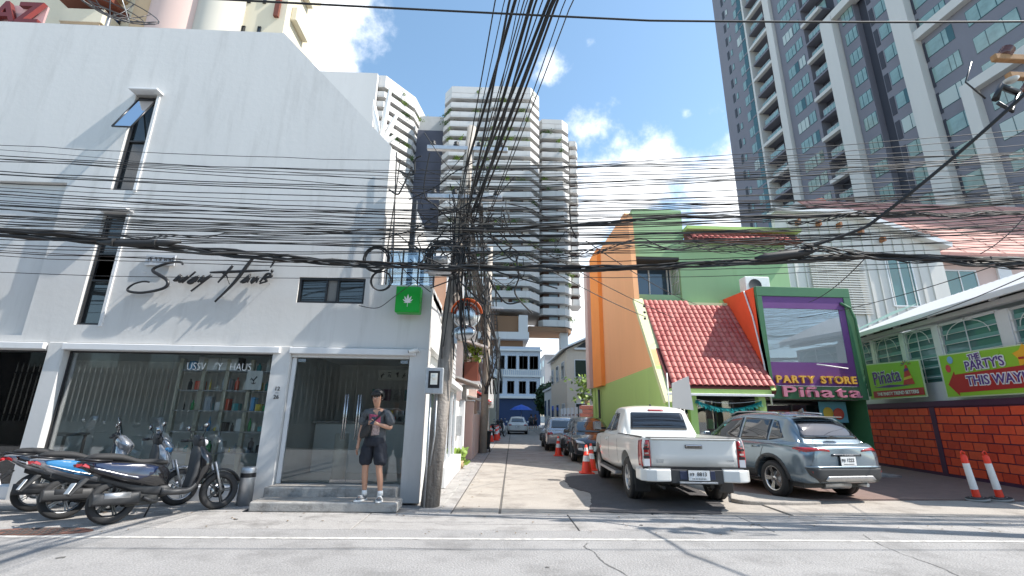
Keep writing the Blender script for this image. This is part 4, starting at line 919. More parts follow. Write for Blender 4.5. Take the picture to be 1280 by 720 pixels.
T('white_column', m_tww, 35.6, 37.6, 0, 1.0, 0, 62.); T('white_column', m_tww, 40.5, 41.6, 0, .9, 0, 35.0); T('white_beam', m_tww, 36.2, 44, .0, .8, 44.6, 45.7); T('white_beam', m_tww, 40.5, 56, .0, .85, 34.6, 35.7); T('white_beam', m_tww, 25.9, 31.5, -.5, .9, 57.5, 58.7)
T('white_column', m_tww, 50, 52, 0, 1.0, 0, 50)
def vis_top(s): return 92-1.17*s+6
NF = int(ZT/FH)
def wmesh(wd, ht, m, panes, sill=True):
    f = MB(); f.use(m_tg2); y = SG
    f.bx(0, wd, *sorted((0, SG*.04)), 0, ht)
    f.use(m)
    for a, b in panes: f.bx(a*wd+.05, b*wd-.05, *sorted((SG*.03, SG*.06)), .07, ht-.07)
    return f.mesh('window')
W3 = [(0, .3), (.3, .68), (.68, 1)]; W2 = [(0, .5), (.5, 1)]
defs = [(2.7, .7, 1.9, m_twd, [(0, 1)]), (3.9, .6, 1.3, m_tg, [(0, 1)]), (6.2, 1.9, 1.9, m_tg, W2), (17.6, 2.3, 1.9, m_tg, W3), (20.1, 1.3, 1.9, m_tg, W2), (28.6, 1.9, 1.9, m_tg, W3),
        (33.3, 2.3, 1.95, m_tg, W2), (37.9, 3.0, 1.95, m_tg, [(0, .62), (.62, .8), (.8, 1)]), (42.3, 4.0, 1.95, m_tg, W3), (47.5, 2.4, 1.9, m_tg, W3)]
rt = random.Random(9)
for s0, wd, ht, m, pn in defs:
    ms = [wmesh(wd, ht, m, pn), wmesh(wd, ht, m, pn[:-1] if len(pn) > 1 else pn), wmesh(wd, ht, m_cur, pn)] if m is m_tg else [wmesh(wd, ht, m, pn)]
    for k in range(4, NF):
        z = k*FH+.7
        if z > vis_top(s0) or z > ZT-3: continue
        inst('window', ms[0] if rt.random() < .6 else rt.choice(ms), tw_, (s0, 0, z))
T('glass_corner', m_tg2, 8.2, 9.25, 0, .5, 0, ZT)
sl1 = MB().use(m_tw).bx(8.15, 9.3, *sorted((0, SG*.55)), 0, .3).mesh('floor_band')
slb = MB().use(m_twd).bx(32.5, 33.1, *sorted((0, SG*.04)), 0, 2.5).mesh('dark_slot'); slc = MB().use(m_twd).bx(37.65, 37.95, *sorted((0, SG*.06)), 0, 2.6).mesh('dark_slot')
for k in range(4, NF):
    z = k*FH
    if z < vis_top(8.2): inst('floor_band', sl1, tw_, (0, 0, z))
    if z < vis_top(33): inst('dark_slot', slb, tw_, (0, 0, z+.3))
    if z < vis_top(38): inst('dark_slot', slc, tw_, (0, 0, z+.3))
# balcony bays: a white beam every second floor, a grey slab and railing in between, doors behind
def rail_mesh(wd):
    f = MB(); f.use(m_galv); yy = SG*.1
    f.tube([(0, yy, 1.05), (wd, yy, 1.05)], .04, 4)
    for i in range(5): f.tube([(wd*i/4, yy, 0), (wd*i/4, yy, 1.05)], .03, 4)
    f.use(m_tg).bx(.05, wd-.05, *sorted((yy-.01, yy+.01)), .12, .98)
    return f.mesh('balcony_rail')
for (s0, s1) in ((9.8, 14.9), (22.05, 25.85)):
    rm = rail_mesh(s1-s0-1.6); bm_ = MB().use(m_tww).bx(s0, s1, *sorted((SG*-.2, SG*.45)), 0, .55).mesh('white_beam'); sm = MB().use(m_tw).bx(s0, s1, *sorted((SG*-1.5, SG*.1)), 0, .3).mesh('balcony_slab')
    dm = MB().use(m_tg).bx(s1-2.2, s1-.5, *sorted((SG*-1.45, SG*-1.4)), .3, 2.6).mesh('balcony_door'); am = MB().use(m_reflw).bx(s0+.5, s0+1.3, *sorted((SG*-1.2, SG*-.8)), .35, .95).mesh('air_conditioner_box')
    for k in range(4, NF):
        z = k*FH
        if z > vis_top(s0): continue
        inst('balcony_slab', sm, tw_, (0, 0, z)); inst('balcony_door', dm, tw_, (0, 0, z)); inst('balcony_rail', rm, tw_, (s0+.8, 0, z+.3))
        if k % 2 == 0: inst('white_beam', bm_, tw_, (0, SG*.05, z-.1))
        if rt.random() < .6: inst('air_conditioner_box', am, tw_, (0, 0, z+.05))

# ------------------------------------------------------------ white balcony condominium straight ahead
YC = 85.0
m_cw = mat('condo_white', (.66, .65, .63), .7, var=.05, scale=.25, streak=True, dirt=(.45, .43, .4), dscale=.4, dlo=.58, dhi=.9); m_cd = mat('condo_shade_brown', (.09, .05, .04), .8); m_cb = mat('condo_shaded_core', (.085, .09, .12), .8, var=.2, scale=.3)
m_cwin = mat('condo_window', (.16, .2, .22), .15, spec=1.0)
cn = thing('balcony_condominium', 'white high rise condominium with stacked angular balconies filled with plants', 'tower', (0, YC, 0))
def C(name, m, f): mb = MB(); mb.use(m); f(mb); return mb.build(name, None, cn, world=True)
def ring(mb, pts, z0, z1, th=.25):
    # balcony parapet following an open outline, solid, with thickness
    P = [Vector(p) for p in pts]; n = len(P); In = []
    for i in range(n):
        d = (P[min(i+1, n-1)]-P[max(i-1, 0)]).normalized(); In.append(P[i]+Vector((-d.y, d.x))*th)
    vs = [(p.x, p.y, z0) for p in P]+[(p.x, p.y, z1) for p in P]+[(p.x, p.y, z0) for p in In]+[(p.x, p.y, z1) for p in In]
    fs = []
    for i in range(n-1): fs += [(i, i+1, n+i+1, n+i), (n+i, n+i+1, 3*n+i+1, 3*n+i), (2*n+i+1, 2*n+i, 3*n+i, 3*n+i+1), (i+1, i, 2*n+i, 2*n+i+1)]
    mb.add(vs, fs)
def off(P, dx=0, dy=0): return [(x+dx, y+dy) for x, y in P]
# wings: outline (left to right), top z, bottom z, floor height
main = [(-12.3, YC+2.4), (-10.6, YC), (-2.2, YC), (-1.9, YC-.5), (6.4, YC-.5), (8.5, YC+2.4)]
right = [(8.4, YC+4.4), (9.2, YC+3.0), (13.6, YC+3.0), (15.2, YC+4.6), (15.6, YC+7)]
far = [(15.2, YC+7.5), (15.8, YC+6.5), (17.2, YC+6.5), (17.8, YC+8)]
left = [(-36, YC-4), (-23.8, YC-4), (-18.8, YC+2.5), (-17.6, YC+9)]
FHc = 2.32
def wing(P, ztop, zbot, depth, nm, plants=.15, win=True, fr=0):
    xs = [p[0] for p in P]; yb = max(p[1] for p in P)+depth
    n = int((ztop-zbot)/FHc)
    zb0 = ztop-n*FHc
    inner = [(x+(0 if 0 < i < len(P)-1 else 0), y+1.5) for i, (x, y) in enumerate(P)]
    cx = sum(xs)/len(xs)
    inner = [(cx+(x-cx)*.93, y) for x, y in inner]
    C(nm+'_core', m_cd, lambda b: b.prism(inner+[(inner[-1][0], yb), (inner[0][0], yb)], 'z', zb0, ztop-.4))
    pmb = MB(); pmb.use(m_cw); ring(pmb, P, 0, 1.0); pm_ = pmb.mesh('balcony_parapet')
    smb = MB(); smb.use(m_cw).prism(off(P, 0, .02)+[(P[-1][0], yb-1), (P[0][0], yb-1)], 'z', -.28, 0); sm_ = smb.mesh('floor_slab')
    # pale wall piers and windows behind the balconies
    wmb = MB(); wmb.use(m_cw); fmb = MB(); fmb.use(m_cwin)
    for i in range(len(inner)-1):
        a = Vector(inner[i]); b = Vector(inner[i+1]); L_ = (b-a).length
        if L_ < 2.0: continue
        k = max(1, int(L_/3.2)); an = math.atan2((b-a).y, (b-a).x); nn = Vector(((b-a).y, -(b-a).x)).normalized()
        for j in range(k):
            c = a.lerp(b, (j+.5)/k)+nn*.03; d = a.lerp(b, (j+.95)/k)+nn*.05
            fmb.obx((c.x, c.y, 1.5), (L_/k*.42, .06, .9), an); wmb.obx((d.x, d.y, 1.0), (L_/k*.3, .1, 2.0), an)
    wm_ = wmb.mesh('wall_pier'); fm_ = fmb.mesh('window')
    for k in range(n+1):
        z = zb0+k*FHc
        if k < n: inst('window', fm_, cn, (0, -YC, z))['kind'] = 'stuff'; inst('wall_pier', wm_, cn, (0, -YC, z))['kind'] = 'stuff'
        inst('balcony_parapet', pm_, cn, (0, -YC, z)); inst('floor_slab', sm_, cn, (0, -YC, z))
    return n, zb0
n1, zb1 = wing(main, 67.6, 20.0, 14, 'main_wing'); n2, zb2 = wing(right, 62.8, 18.5, 9, 'right_wing'); n3, zb3 = wing(far, 61, 22, 5, 'far_wing'); n4, zb4 = wing(left, 66.5, 15, 14, 'left_wing')
C('flank_wall', m_cw, lambda b: b.bx(-37, -25.2, YC-5.2, YC-4.2, 0, 68.5)); C('parapet_top', m_cw, lambda b: ring(b, main, 68.7, 70.3, .4)); C('parapet_top', m_cw, lambda b: ring(b, left, 67.5, 69.0, .4)); C('parapet_top', m_cw, lambda b: ring(b, right, 63.9, 65, .4))
C('top_wall', mat('stained_concrete', (.48, .48, .47), .85, var=.15, scale=.3), lambda b: b.bx(-18.5, -9, YC+6, YC+7, 58, 66.8))
C('service_core', m_cb, lambda b: b.bx(-18.5, -11.4, YC+5, YC+18, 10, 62.5))  # shade between the wings is painted into the dark core colour
# podium: columns and transfer slabs with brown soffits
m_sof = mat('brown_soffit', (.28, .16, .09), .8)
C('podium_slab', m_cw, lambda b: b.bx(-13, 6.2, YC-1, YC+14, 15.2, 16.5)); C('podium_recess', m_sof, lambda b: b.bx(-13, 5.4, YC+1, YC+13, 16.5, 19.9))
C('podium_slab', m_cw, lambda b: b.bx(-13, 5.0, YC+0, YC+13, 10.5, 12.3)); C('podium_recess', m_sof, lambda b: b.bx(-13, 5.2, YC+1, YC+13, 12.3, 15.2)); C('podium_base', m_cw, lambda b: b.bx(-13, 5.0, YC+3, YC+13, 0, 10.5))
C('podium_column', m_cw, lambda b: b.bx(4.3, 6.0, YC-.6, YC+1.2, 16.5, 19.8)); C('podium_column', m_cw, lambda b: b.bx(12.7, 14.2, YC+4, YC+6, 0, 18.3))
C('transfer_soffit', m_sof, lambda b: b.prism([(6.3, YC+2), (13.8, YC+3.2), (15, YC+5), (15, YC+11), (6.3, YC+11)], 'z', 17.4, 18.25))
C('podium_trellis', m_cd, lambda b: [b.bx(-8+i*.9, -7.8+i*.9, YC-1.6, YC-1.3, 16.5, 20) for i in range(9)] and [b.bx(-8, .2, YC-1.7, YC-1.6, 16.9+j*.7, 17.1+j*.7) for j in range(5)])
# plants in the balconies: leaf clumps as parts
def clump(name, w_, h_, d_, n, m, seed, ls=.3):
    q = random.Random(seed); mb = MB(); mb.use(m)
    for _ in range(n):
        c = Vector((q.gauss(0, w_*.3), q.gauss(0, d_*.3), q.random()**.8*h_)); a = Vector((q.uniform(-1, 1), q.uniform(-1, 1), q.uniform(-.6, 1))).normalized()*ls*q.uniform(.6, 1.2); b = a.orthogonal().normalized()*ls*.35
        mb.add([c-b*.3, c+a*.5+b, c+a, c+a*.5-b], [(0, 1, 2, 3)])
    return mb.mesh(name)
cl = [clump('balcony_plant', 1.8, .9, .5, 90, m_leaf2, 1), clump('balcony_plant', 2.6, .8, .5, 120, m_leaf, 2), clump('balcony_plant', 1.2, 1.1, .5, 70, m_leaf2, 3)]
rp = random.Random(21)
def on_out(P, t):
    seg = [(Vector(P[i]), Vector(P[i+1])) for i in range(len(P)-1)]; Ls = [(b-a).length for a, b in seg]; d = t*sum(Ls)
    for (a, b), l in zip(seg, Ls):
        if d <= l: return a.lerp(b, d/l)
        d -= l
    return seg[-1][1]
for P, n, zb, cnt in ((main, n1, zb1, 70), (left, n4, zb4, 44), (right, n2, zb2, 10)):
    for _ in range(cnt):
        p = on_out(P, rp.uniform(.05, .95)); inst('balcony_plant', rp.choice(cl), cn, (p.x, p.y-YC+.3, zb+rp.randrange(n+1)*FHc+.8), rp.uniform(0, 6))
for k, t in ((1, .3), (1, .42), (1, .55), (2, .3), (2, .4), (2, .52), (3, .35)): p = on_out(main, t); inst('balcony_plant', cl[1], cn, (p.x, p.y-YC+.1, zb1+k*FHc+.85))
for dx in (-.5, .4, 1.3): inst('balcony_plant', cl[0], cn, (-3+dx, -.2, zb1+14*FHc+.85), 1, scale=(1.4, 1.4, 1.6))

# ------------------------------------------------------------ beige apartment block with satellite dish behind the white shop
bb = thing('beige_apartments', 'cream apartment block with curved bay and brown trims rising behind the white shop', 'building', (-20, 25, 0))
def B(name, m, f, bevel=0): mb = MB(); mb.use(m); f(mb); return mb.build(name, None, bb, world=True, bevel=bevel)
B('main_wall', m_beige, lambda b: b.bx(-40, -14.3, 25, 29.5, 0, 44))
B('curved_bay', m_pink, lambda b: b.lathe([(2.2, 0), (2.2, 44)], (-20.5, 25.4, 0), n=40)); B('curved_bay', m_tan, lambda b: b.lathe([(1.0, 0), (1.0, 44)], (-22.3, 24.6, 0), n=30))
B('curved_bay', mat('grey_cream', (.5, .48, .42), .8), lambda b: b.lathe([(1.3, 0), (1.3, 44)], (-18.2, 24.7, 0), n=30))
for z in range(18, 44, 3):
    B('brown_trim', m_brown, lambda b: b.bx(-27.4, -24.2, 23.3, 25, z+1.9, z+2.25)); B('balcony_wall', m_beige, lambda b: b.bx(-26.9, -24.4, 23.6, 25, z+.2, z+1.2), .03); B('balcony_underside', m_tan, lambda b: b.bx(-26.8, -24.5, 23.65, 25, z+.05, z+.199))
    fo = window(bb, -25.6, -24.6, z+1.2, z+1.85, 24.9, (), (), fr=.08, gm=mat('deep_blue_glass', (.02, .05, .13), .05) if z == 18 else bpy.data.materials['deep_blue_glass'])
    for xx in (-16.9, -15.9): window(bb, xx, xx+.2, z+.6, z+1.7, 24.92, (), (), fr=.03)
    B('side_balcony', m_beige, lambda b: b.bx(-14.3, -13.9, 25.6, 27.6, z, z+1.1), .05); B('side_trim', m_brown, lambda b: b.bx(-15.0, -14.7, 24.8, 24.999, z-.5, z+1.1))
rl = thing('red_roof_letters', 'dark red letters AZ standing behind the top of the white wall', 'sign', (-28.0, 22.5, 22.4))
text('AZ', 2.0, (.0, 0, 1.05), 0, mat('maroon_letter', (.13, .015, .015), .5), rl, .25, .05)
p = MB(); p.use(mat('pink_board', (.5, .3, .3), .7)).bx(-1.3, 1.3, .2, .3, -.6, 1.9).bx(-1.3, -1.2, .2, .3, -12, -.6).bx(1.2, 1.3, .2, .3, -12, -.6); p.build('backing', None, rl)
# mesh satellite dish
sd = thing('satellite_dish', 'large black mesh satellite dish on the roof of the white shop', 'satellite dish', (-13.3, 13.0, 9.8))
p = MB(); p.use(m_black); dR = 1.25
Md = Matrix.Translation((0.1, 0, 4.5)) @ Matrix.Rotation(rad(35), 4, 'Y') @ Matrix.Rotation(rad(35), 4, 'X')
for k in range(12):
    a = 2*PI*k/12; p.tube([Md @ Vector((dR*t*math.cos(a), dR*t*math.sin(a), .45*t*t)) for t in (0, .25, .5, .75, 1)], .018, 4)
for t in (.35, .7, 1): p.tube([Md @ Vector((dR*t*math.cos(2*PI*k/24), dR*t*math.sin(2*PI*k/24), .45*t*t)) for k in range(24)], .016, 4, True)
p.build('dish_ribs', None, sd); p = MB(); p.use(m_galv).tube([Md @ Vector((dR*.7, 0, .2)), Md @ Vector((0, 0, 1.1)), Md @ Vector((-dR*.7, 0, .2))], .016, 4).lathe([(0, 0), (.12, 0), (.1, .15), (0, .18)], tuple(Md @ Vector((0, 0, 1.1))), n=10); p.build('feed_horn', None, sd)
p = MB(); p.use(m_galv).cyl((0.1, 0, 0), (0.1, 0, 4.5), .05); p.build('mast', None, sd)
# white petal ornament on the corner of the roof
pt = thing('petal_ornament', 'white metal petal ornament standing on the slanted roof edge', 'ornament', (-2.75, 9.4, 7.2))
for a, l, tl_ in ((4, 1.75, 0), (-12, 1.45, .1), (14, 1.25, .2), (-30, .8, -.1), (40, .6, .1), (-60, .5, 0), (165, .7, .1), (190, .6, 0)):
    a = rad(a); d = Vector((math.sin(a), tl_, math.cos(a))).normalized(); n_ = Vector((d.z, 0, -d.x)).normalized()*.07; t_ = Vector((0, .035, 0)); mb = MB(); mb.use(m_reflw); o = Vector((0, 0, .15))
    ring_ = []
    for f_, w_ in ((.05, .3), (.3, .9), (.6, 1), (.85, .7), (1, .05)): ring_ += [o+d*l*f_+n_*w_, o+d*l*f_+t_*w_, o+d*l*f_-n_*w_, o+d*l*f_-t_*w_]
    mb.add(ring_, [(4*i+k, 4*i+(k+1) % 4, 4*i+4+(k+1) % 4, 4*i+4+k) for i in range(4) for k in range(4)], True); mb.build('petal', None, pt)
p = MB(); p.use(m_reflw).ball((0, 0, .15), .1, 10).cyl((0, 0, -.9), (0, 0, .1), .035); p.build('stem', None, pt)
# ------------------------------------------------------------ left side of the side street
sf = thing('corner_kiosk_front', 'narrow white glazed shop front on the side street next to the white shop', 'shop front', (-1.1, 12.2, 0))
F = lambda name, m, f, bevel=0, par=None: (lambda mb: (mb.use(m), f(mb), mb.build(name, None, par or sf, world=True, bevel=bevel))[2])(MB())
F('plinth', m_whitetrim, lambda b: b.prism([(-1.26, 10.62), (-1.0, 10.62), (-.92, 14.3), (-1.26, 14.3)], 'z', 0, .42), .01)
for y0, y1 in ((10.65, 11.8), (11.86, 13.0), (13.06, 14.2)):
    F('frame', m_whitetrim, lambda b: b.bx(-1.2, -1.12, y0, y0+.05, .421, 2.2).bx(-1.2, -1.12, y1-.05, y1, .421, 2.2).bx(-1.199, -1.121, y0+.05, y1-.05, 2.12, 2.199)); F('pane', glass('kiosk_glass', (.5, .65, .55), .2) if y0 < 11 else bpy.data.materials['kiosk_glass'], lambda b: b.bx(-1.165, -1.155, y0+.051, y1-.051, .43, 2.12))
F('roof_slab', m_whitetrim, lambda b: b.bx(-1.9, -.95, 10.62, 14.3, 2.2, 2.32)); F('back_wall', m_conc, lambda b: b.bx(-1.9, -1.8, 10.6, 14.3, 0, 2.2))
F('upper_wall', m_white, lambda b: b.bx(-2.2, -1.3, 13.0, 15.5, 2.32, 4.4)); F('shutter', mat('pale_shutter', (.55, .56, .56), .6, var=.1, scale=3), lambda b: [b.bx(-1.299, -1.27, 13.1, 15.3, 2.5+.14*i, 2.6+.14*i) for i in range(13)])
def leafy(name, label, cat_, loc, h, w_, n, m, seed, ls=.12, trunk=None, group=None):
    t = thing(name, label, cat_, loc, 0, group); o = bpy.data.objects.new('crown' if trunk else 'leaves', clump('leaves', w_, h, w_, n, m, seed, ls)); COL.objects.link(o); o.parent = t
    if trunk: o.location = (0, 0, trunk*.8); mb = MB(); mb.use(m_bark).tube([(0, 0, 0), (.05, 0, trunk*.5), (0, .05, trunk)], .06, 6, rs=[.09, .06, .04]); mb.build('trunk', None, t)
    else: mb = MB(); mb.use(m_tan).lathe([(0, 0), (.12, 0), (.16, .22), (0, .22)], n=12); mb.build('pot', None, t)
    return t
leafy('potted_plant', 'bright green spiky plant at the end of the white glazed shop front', 'plant', (-.98, 14.55, 0), .5, .3, 90, m_leaf2, 31, .2)
# electricity cabinet, white gate wall, pink wall
gw = thing('white_gate_wall', 'white rendered garden wall with a grey meter box after the glazed front', 'wall', (-1.1, 15.5, 0))
F('wall_panel', m_whitetrim, lambda b: b.bx(-1.35, -1.15, 14.32, 16.4, 0, 1.95).bx(-1.16, -.98, 16.2, 16.42, 0, 2.0), .02, gw); F('meter_box', m_galv, lambda b: b.bx(-1.149, -1.0, 14.9, 15.3, .9, 1.5), .01, gw)
F('orange_gate', m_orange2, lambda b: [b.bx(-1.15, -1.1, 16.45+.14*i, 16.54+.14*i, .1, 1.6) for i in range(5)], 0, gw)
pw = thing('pink_wall', 'salmon pink gate pillar and wall beside the black wheelie bin', 'wall', (-.8, 18, 0))
F('pillar', m_pink, lambda b: b.bx(-1.2, -.72, 17.25, 17.7, 0, 2.0), .02, pw); F('wall_panel', m_pink, lambda b: b.prism([(-1.1, 17.7), (-.68, 17.7), (-.55, 22.3), (-1.0, 22.3)], 'z', 0, 1.55), .02, pw); F('pillar_cap', m_whitetrim, lambda b: b.bx(-1.24, -.69, 17.22, 17.73, 2.0, 2.06), .01, pw)
def house(name, label, x1, y0, y1, h, m, roof=None, depth=6, side=-1, wins=2, fl=1, m2=None, ground=None):
    """house whose street face is at x1; side=-1: stands left of the street, +1: right"""
    t = thing(name, label, 'house', (x1+side*depth/2, (y0+y1)/2, 0)); xa, xb = sorted((x1, x1+side*depth))
    F('wall', m, lambda b: b.bx(xa, xb, y0, y1, 0, h), 0, t)
    for f_ in range(fl):
        z = h/fl*f_+h/fl*.35; zh = h/fl*.42
        for k in range(wins):
            yy = y0+(y1-y0)*(k+.3)/wins; yw = (y1-y0)/wins*.45; fx = x1-side*.01
            mb = MB(); mb.use(m_whitetrim).bx(*sorted((fx, fx-side*.06)), yy, yy+yw, z, z+zh); fo = mb.build('window', None, t, world=True); fo['_o'] = tuple(t['_o'])
            mb = MB(); mb.use(m_winglass).bx(*sorted((fx-side*.061, fx-side*.07)), yy+.06, yy+yw-.06, z+.06, z+zh-.06); mb.build('pane', None, fo, world=True)
            xw = x1+side*(depth*.1+k*depth*.35); mb = MB(); mb.use(m_whitetrim).bx(*sorted((xw, xw+side*depth*.16)), y0-.06, y0-.005, z, z+zh); fo = mb.build('window', None, t, world=True); fo['_o'] = tuple(t['_o'])
            mb = MB(); mb.use(m_winglass).bx(*sorted((xw+side*.06, xw+side*(depth*.16-.06))), y0-.07, y0-.061, z+.06, z+zh-.06); mb.build('pane', None, fo, world=True)
    if roof == 'gable':
        xm = (xa+xb)/2; F('roof', m2 or m_whitetrim, lambda b: b.prism([(xa-.4, h-.05), (xa-.4, h+.08), (xm, h+depth*.27), (xb+.4, h+.08), (xb+.4, h-.05), (xm, h+depth*.27-.15)], 'y', y0-.5, y1+.3), 0, t)
        F('gable_wall', m, lambda b: b.prism([(xa, h), (xb, h), (xm, h+depth*.27-.2)], 'y', y0+.01, y0+.2), 0, t)
    else: F('roof', m2 or m_whitetrim, lambda b: b.bx(xa-.2, xb+.2, y0-.2, y1+.2, h, h+.18), 0, t)
    return t
t = house('salmon_house', 'salmon house with white framed upper wall just behind the white shop', -1.75, 15.6, 19.4, 6.3, mat('salmon_plaster', (.62, .36, .24), .8, var=.05, scale=1), depth=5, wins=1, fl=2)
F('white_frame', m_whitetrim, lambda b: b.tube([(-1.7, 15.55, 3.5), (-1.7, 15.55, 6.3), (-1.7, 19.4, 6.3)], .06, 5), 0, t)
F('awning', mat('pale_awning', (.6, .58, .55), .6), lambda b: b.prism([(-2.0, 2.95), (-.55, 2.5), (-.55, 2.55), (-2.0, 3.02)], 'y', 15.7, 18.6), 0, t)
t = house('red_balcony_house', 'white house with a red brown balcony and plants on the side street', -1.35, 19.6, 25, 5.4, m_whitetrim, 'gable', 5, -1, 1, 2)
F('balcony_wall', m_brown, lambda b: b.bx(-1.3, -.7, 19.8, 23.2, 2.9, 3.7), .02, t); F('balcony_roof', m_whitetrim, lambda b: b.prism([(-2.0, 4.75), (-.3, 4.25), (-.3, 4.33), (-2.0, 4.85)], 'y', 19.4, 23.5), 0, t); F('balcony_slab', m_whitetrim, lambda b: b.bx(-1.34, -.6, 19.7, 23.3, 2.75, 2.9), 0, t)
F('canopy', m_reflw, lambda b: b.prism([(-1.6, 2.5), (-.1, 2.1), (-.1, 2.15), (-1.6, 2.58)], 'y', 23.5, 27), 0, t)
leafy('balcony_shrub', 'green shrub spilling over the red brown balcony', 'plant', (-.9, 20.2, 3.7), .7, .6, 120, m_leaf2, 33, .2)
t = house('rose_house', 'narrow rose coloured shophouse with a red awning on the left of the side street', -.95, 25.4, 33, 4.6, m_pink, None, 5, -1, 2, 2)
F('awning', mat('red_awning', (.4, .05, .05), .6), lambda b: b.prism([(-1.0, 2.75), (.0, 2.35), (.0, 2.4), (-1.0, 2.85)], 'y', 26, 31), 0, t)
t = house('far_white_house', 'far white shophouse on the left near the end of the side street', -.55, 33.5, 46, 5.2, m_whitetrim, None, 6, -1, 3, 2)
t = house('cream_end_house', 'cream house farthest along the left side of the street', .2, 47, 70, 5.0, m_beige, 'gable', 6, -1, 3, 2)
# white side building between shop and condominium (pale flank with louvres)
t = thing('white_annex', 'white stair block with slim louvres behind the white shop', 'building', (-3, 21, 0))
F('annex_wall', m_white, lambda b: b.prism([(-7.5, 0), (-1.7, 0), (-1.7, 6.0), (-2.8, 8.6), (-4.3, 11.8), (-7.5, 11.8)], 'y', 20.2, 26), 0, t)
F('louvre_slats', m_black, lambda b: [b.bx(-2.9+.18*i, -2.82+.18*i, 20.05, 20.19, 5.6, 6.6) for i in range(6)], 0, t)
# white vertical sign
vs_ = thing('vertical_street_sign', 'narrow white vertical sign with a red dot on the left of the side street', 'sign', (-.25, 25, 2.4))
F('sign_board', m_reflw, lambda b: b.bx(-.5, -.02, 24.95, 25.05, 1.9, 3.4), .01, vs_); F('red_dot', m_redlens, lambda b: b.lathe([(0, 24.94), (.13, 24.94), (.13, 24.949)], (-.26, 0, 2.2), 'y', 14), 0, vs_); F('post', m_galv, lambda b: b.cyl((-.26, 25.1, 0), (-.26, 25.1, 3.4), .03, n=6), 0, vs_)
bn_ = thing('wheelie_bin', 'black wheeled rubbish bin by the salmon pink wall', 'bin', (-.42, 21.5, 0))
p = MB(); p.use(m_blackr).prism([(-.28, .1), (.28, .1), (.34, .8), (-.34, .8)], 'y', -.3, .3); p.build('bin_body', None, bn_, bevel=.02); p = MB(); p.use(m_plastic).bx(-.37, .37, -.35, .35, .8, .86); p.build('lid', None, bn_, bevel=.02)
wm = MB().use(m_black).cyl((-.03, 0, 0), (.03, 0, 0), .1, n=12).mesh('wheel')
for x in (-.28, .28): inst('wheel', wm, bn_, (x, -.25, .1))

# ------------------------------------------------------------ far end of the side street
eb = thing('blue_white_shophouse', 'white shophouse with navy ground floor closing the end of the side street', 'building', (4, 80, 0))
F('upper_wall', mat('bluish_white', (.55, .6, .68), .7), lambda b: b.bx(-.3, 7.9, 80, 90, 4.4, 13.2), 0, eb); F('ground_floor', mat('navy_wall', (.02, .045, .12), .6), lambda b: b.bx(-.28, 7.88, 80.02, 90, 0, 4.39), 0, eb)
F('cornice', m_reflw, lambda b: b.bx(-.6, 8.2, 79.3, 80, 4.4, 4.75).bx(-.6, 8.2, 79.5, 80, 8.0, 8.3).bx(-.6, 8.2, 79.5, 80, 12.4, 12.7), 0, eb); F('balcony_wall', m_reflw, lambda b: [b.bx(-.5+.35*i, -.3+.35*i, 79.5, 79.6, 8.3, 9.1) for i in range(25)] and b.bx(-.6, 8.2, 79.45, 79.6, 9.1, 9.2), 0, eb)
eb['_o'] = (4, 80, 0)
for x in (.2, 2.2, 4.2, 6.0): window(eb, x, x+1.2, 5.2, 7.3, 79.95, (x+.6,), (), fr=.08, gm=m_cwin); window(eb, x, x+1.5, 9.3, 11.6, 79.95, (x+.7,), (), fr=.08, gm=m_cwin)
um = thing('blue_umbrella', 'blue sun umbrella at the far end of the side street', 'umbrella', (3.6, 62, 0))
p = MB(); p.use(mat('blue_cloth', (.03, .12, .55), .6)).lathe([(0, 3.0), (.9, 2.7), (1.5, 2.3), (1.45, 2.28), (0, 2.9)], n=8, smooth=False); p.build('canopy', None, um); p = MB(); p.use(m_galv).cyl((0, 0, 0), (0, 0, 2.9), .03); p.build('pole', None, um)
rt = random.Random(5)
for i, (x, y_, h, lb) in enumerate(((6.9, 63, 6.0, 'dark leafy tree at the right of the far blue white shophouse'), (8.6, 66, 7.2, 'tallest dark tree behind the fence at the end of the side street'), (7.6, 58, 3.6, 'low dark tree in front of the tallest far tree'))):
    tr = thing('street_tree', lb, 'tree', (x, y_, 0), 0, 'trees at the end of the side street')
    mb = MB(); mb.use(m_bark).tube([(0, 0, 0), (.1, 0, h*.4), (0, .1, h*.7)], .15, 6, rs=[.2, .14, .06]); mb.build('trunk', None, tr)
    mb = MB(); mb.use(m_leafd)
    for _ in range(900):
        a = Vector((rt.gauss(0, 1), rt.gauss(0, 1), rt.gauss(0, 1))).normalized()*rt.random()**.5; c = Vector((a.x*1.5, a.y*1.5, h*.62+a.z*h*.36)); d = Vector((rt.uniform(-1, 1), rt.uniform(-1, 1), rt.uniform(-1, 1))).normalized(); e = d.orthogonal()*.14; mb.add([c-e, c+d*.3, c+e, c-d*.3], [(0, 1, 2, 3)])
    mb.build('crown', None, tr, recalc=False)
t = house('cream_gable_house', 'cream house with open gabled attic on the right behind the orange wall', 5.6, 36, 46, 6.6, mat('cream_house', (.66, .56, .45), .8, var=.05), 'gable', 6, 1, 3, 2)
F('attic_opening', m_dark, lambda b: b.prism([(6.3, 6.7), (10.6, 6.7), (10.2, 7.2), (8.6, 7.9), (7.0, 7.2)], 'y', 35.9, 35.99), 0, t); F('attic_posts', m_reflw, lambda b: b.bx(7.6, 7.75, 35.8, 35.9, 6.6, 7.7).bx(9.3, 9.45, 35.8, 35.9, 6.6, 7.7).bx(6.2, 11, 35.8, 35.89, 6.6, 6.75), 0, t)
t = house('row_house', 'low cream row house on the right beyond the gabled house', 6.2, 47, 58, 4.4, m_whitetrim, None, 6, 1, 3, 1)
fw = thing('white_fence_wall', 'low white fence wall with slim posts on the right of the side street', 'fence', (5.0, 28, 0))
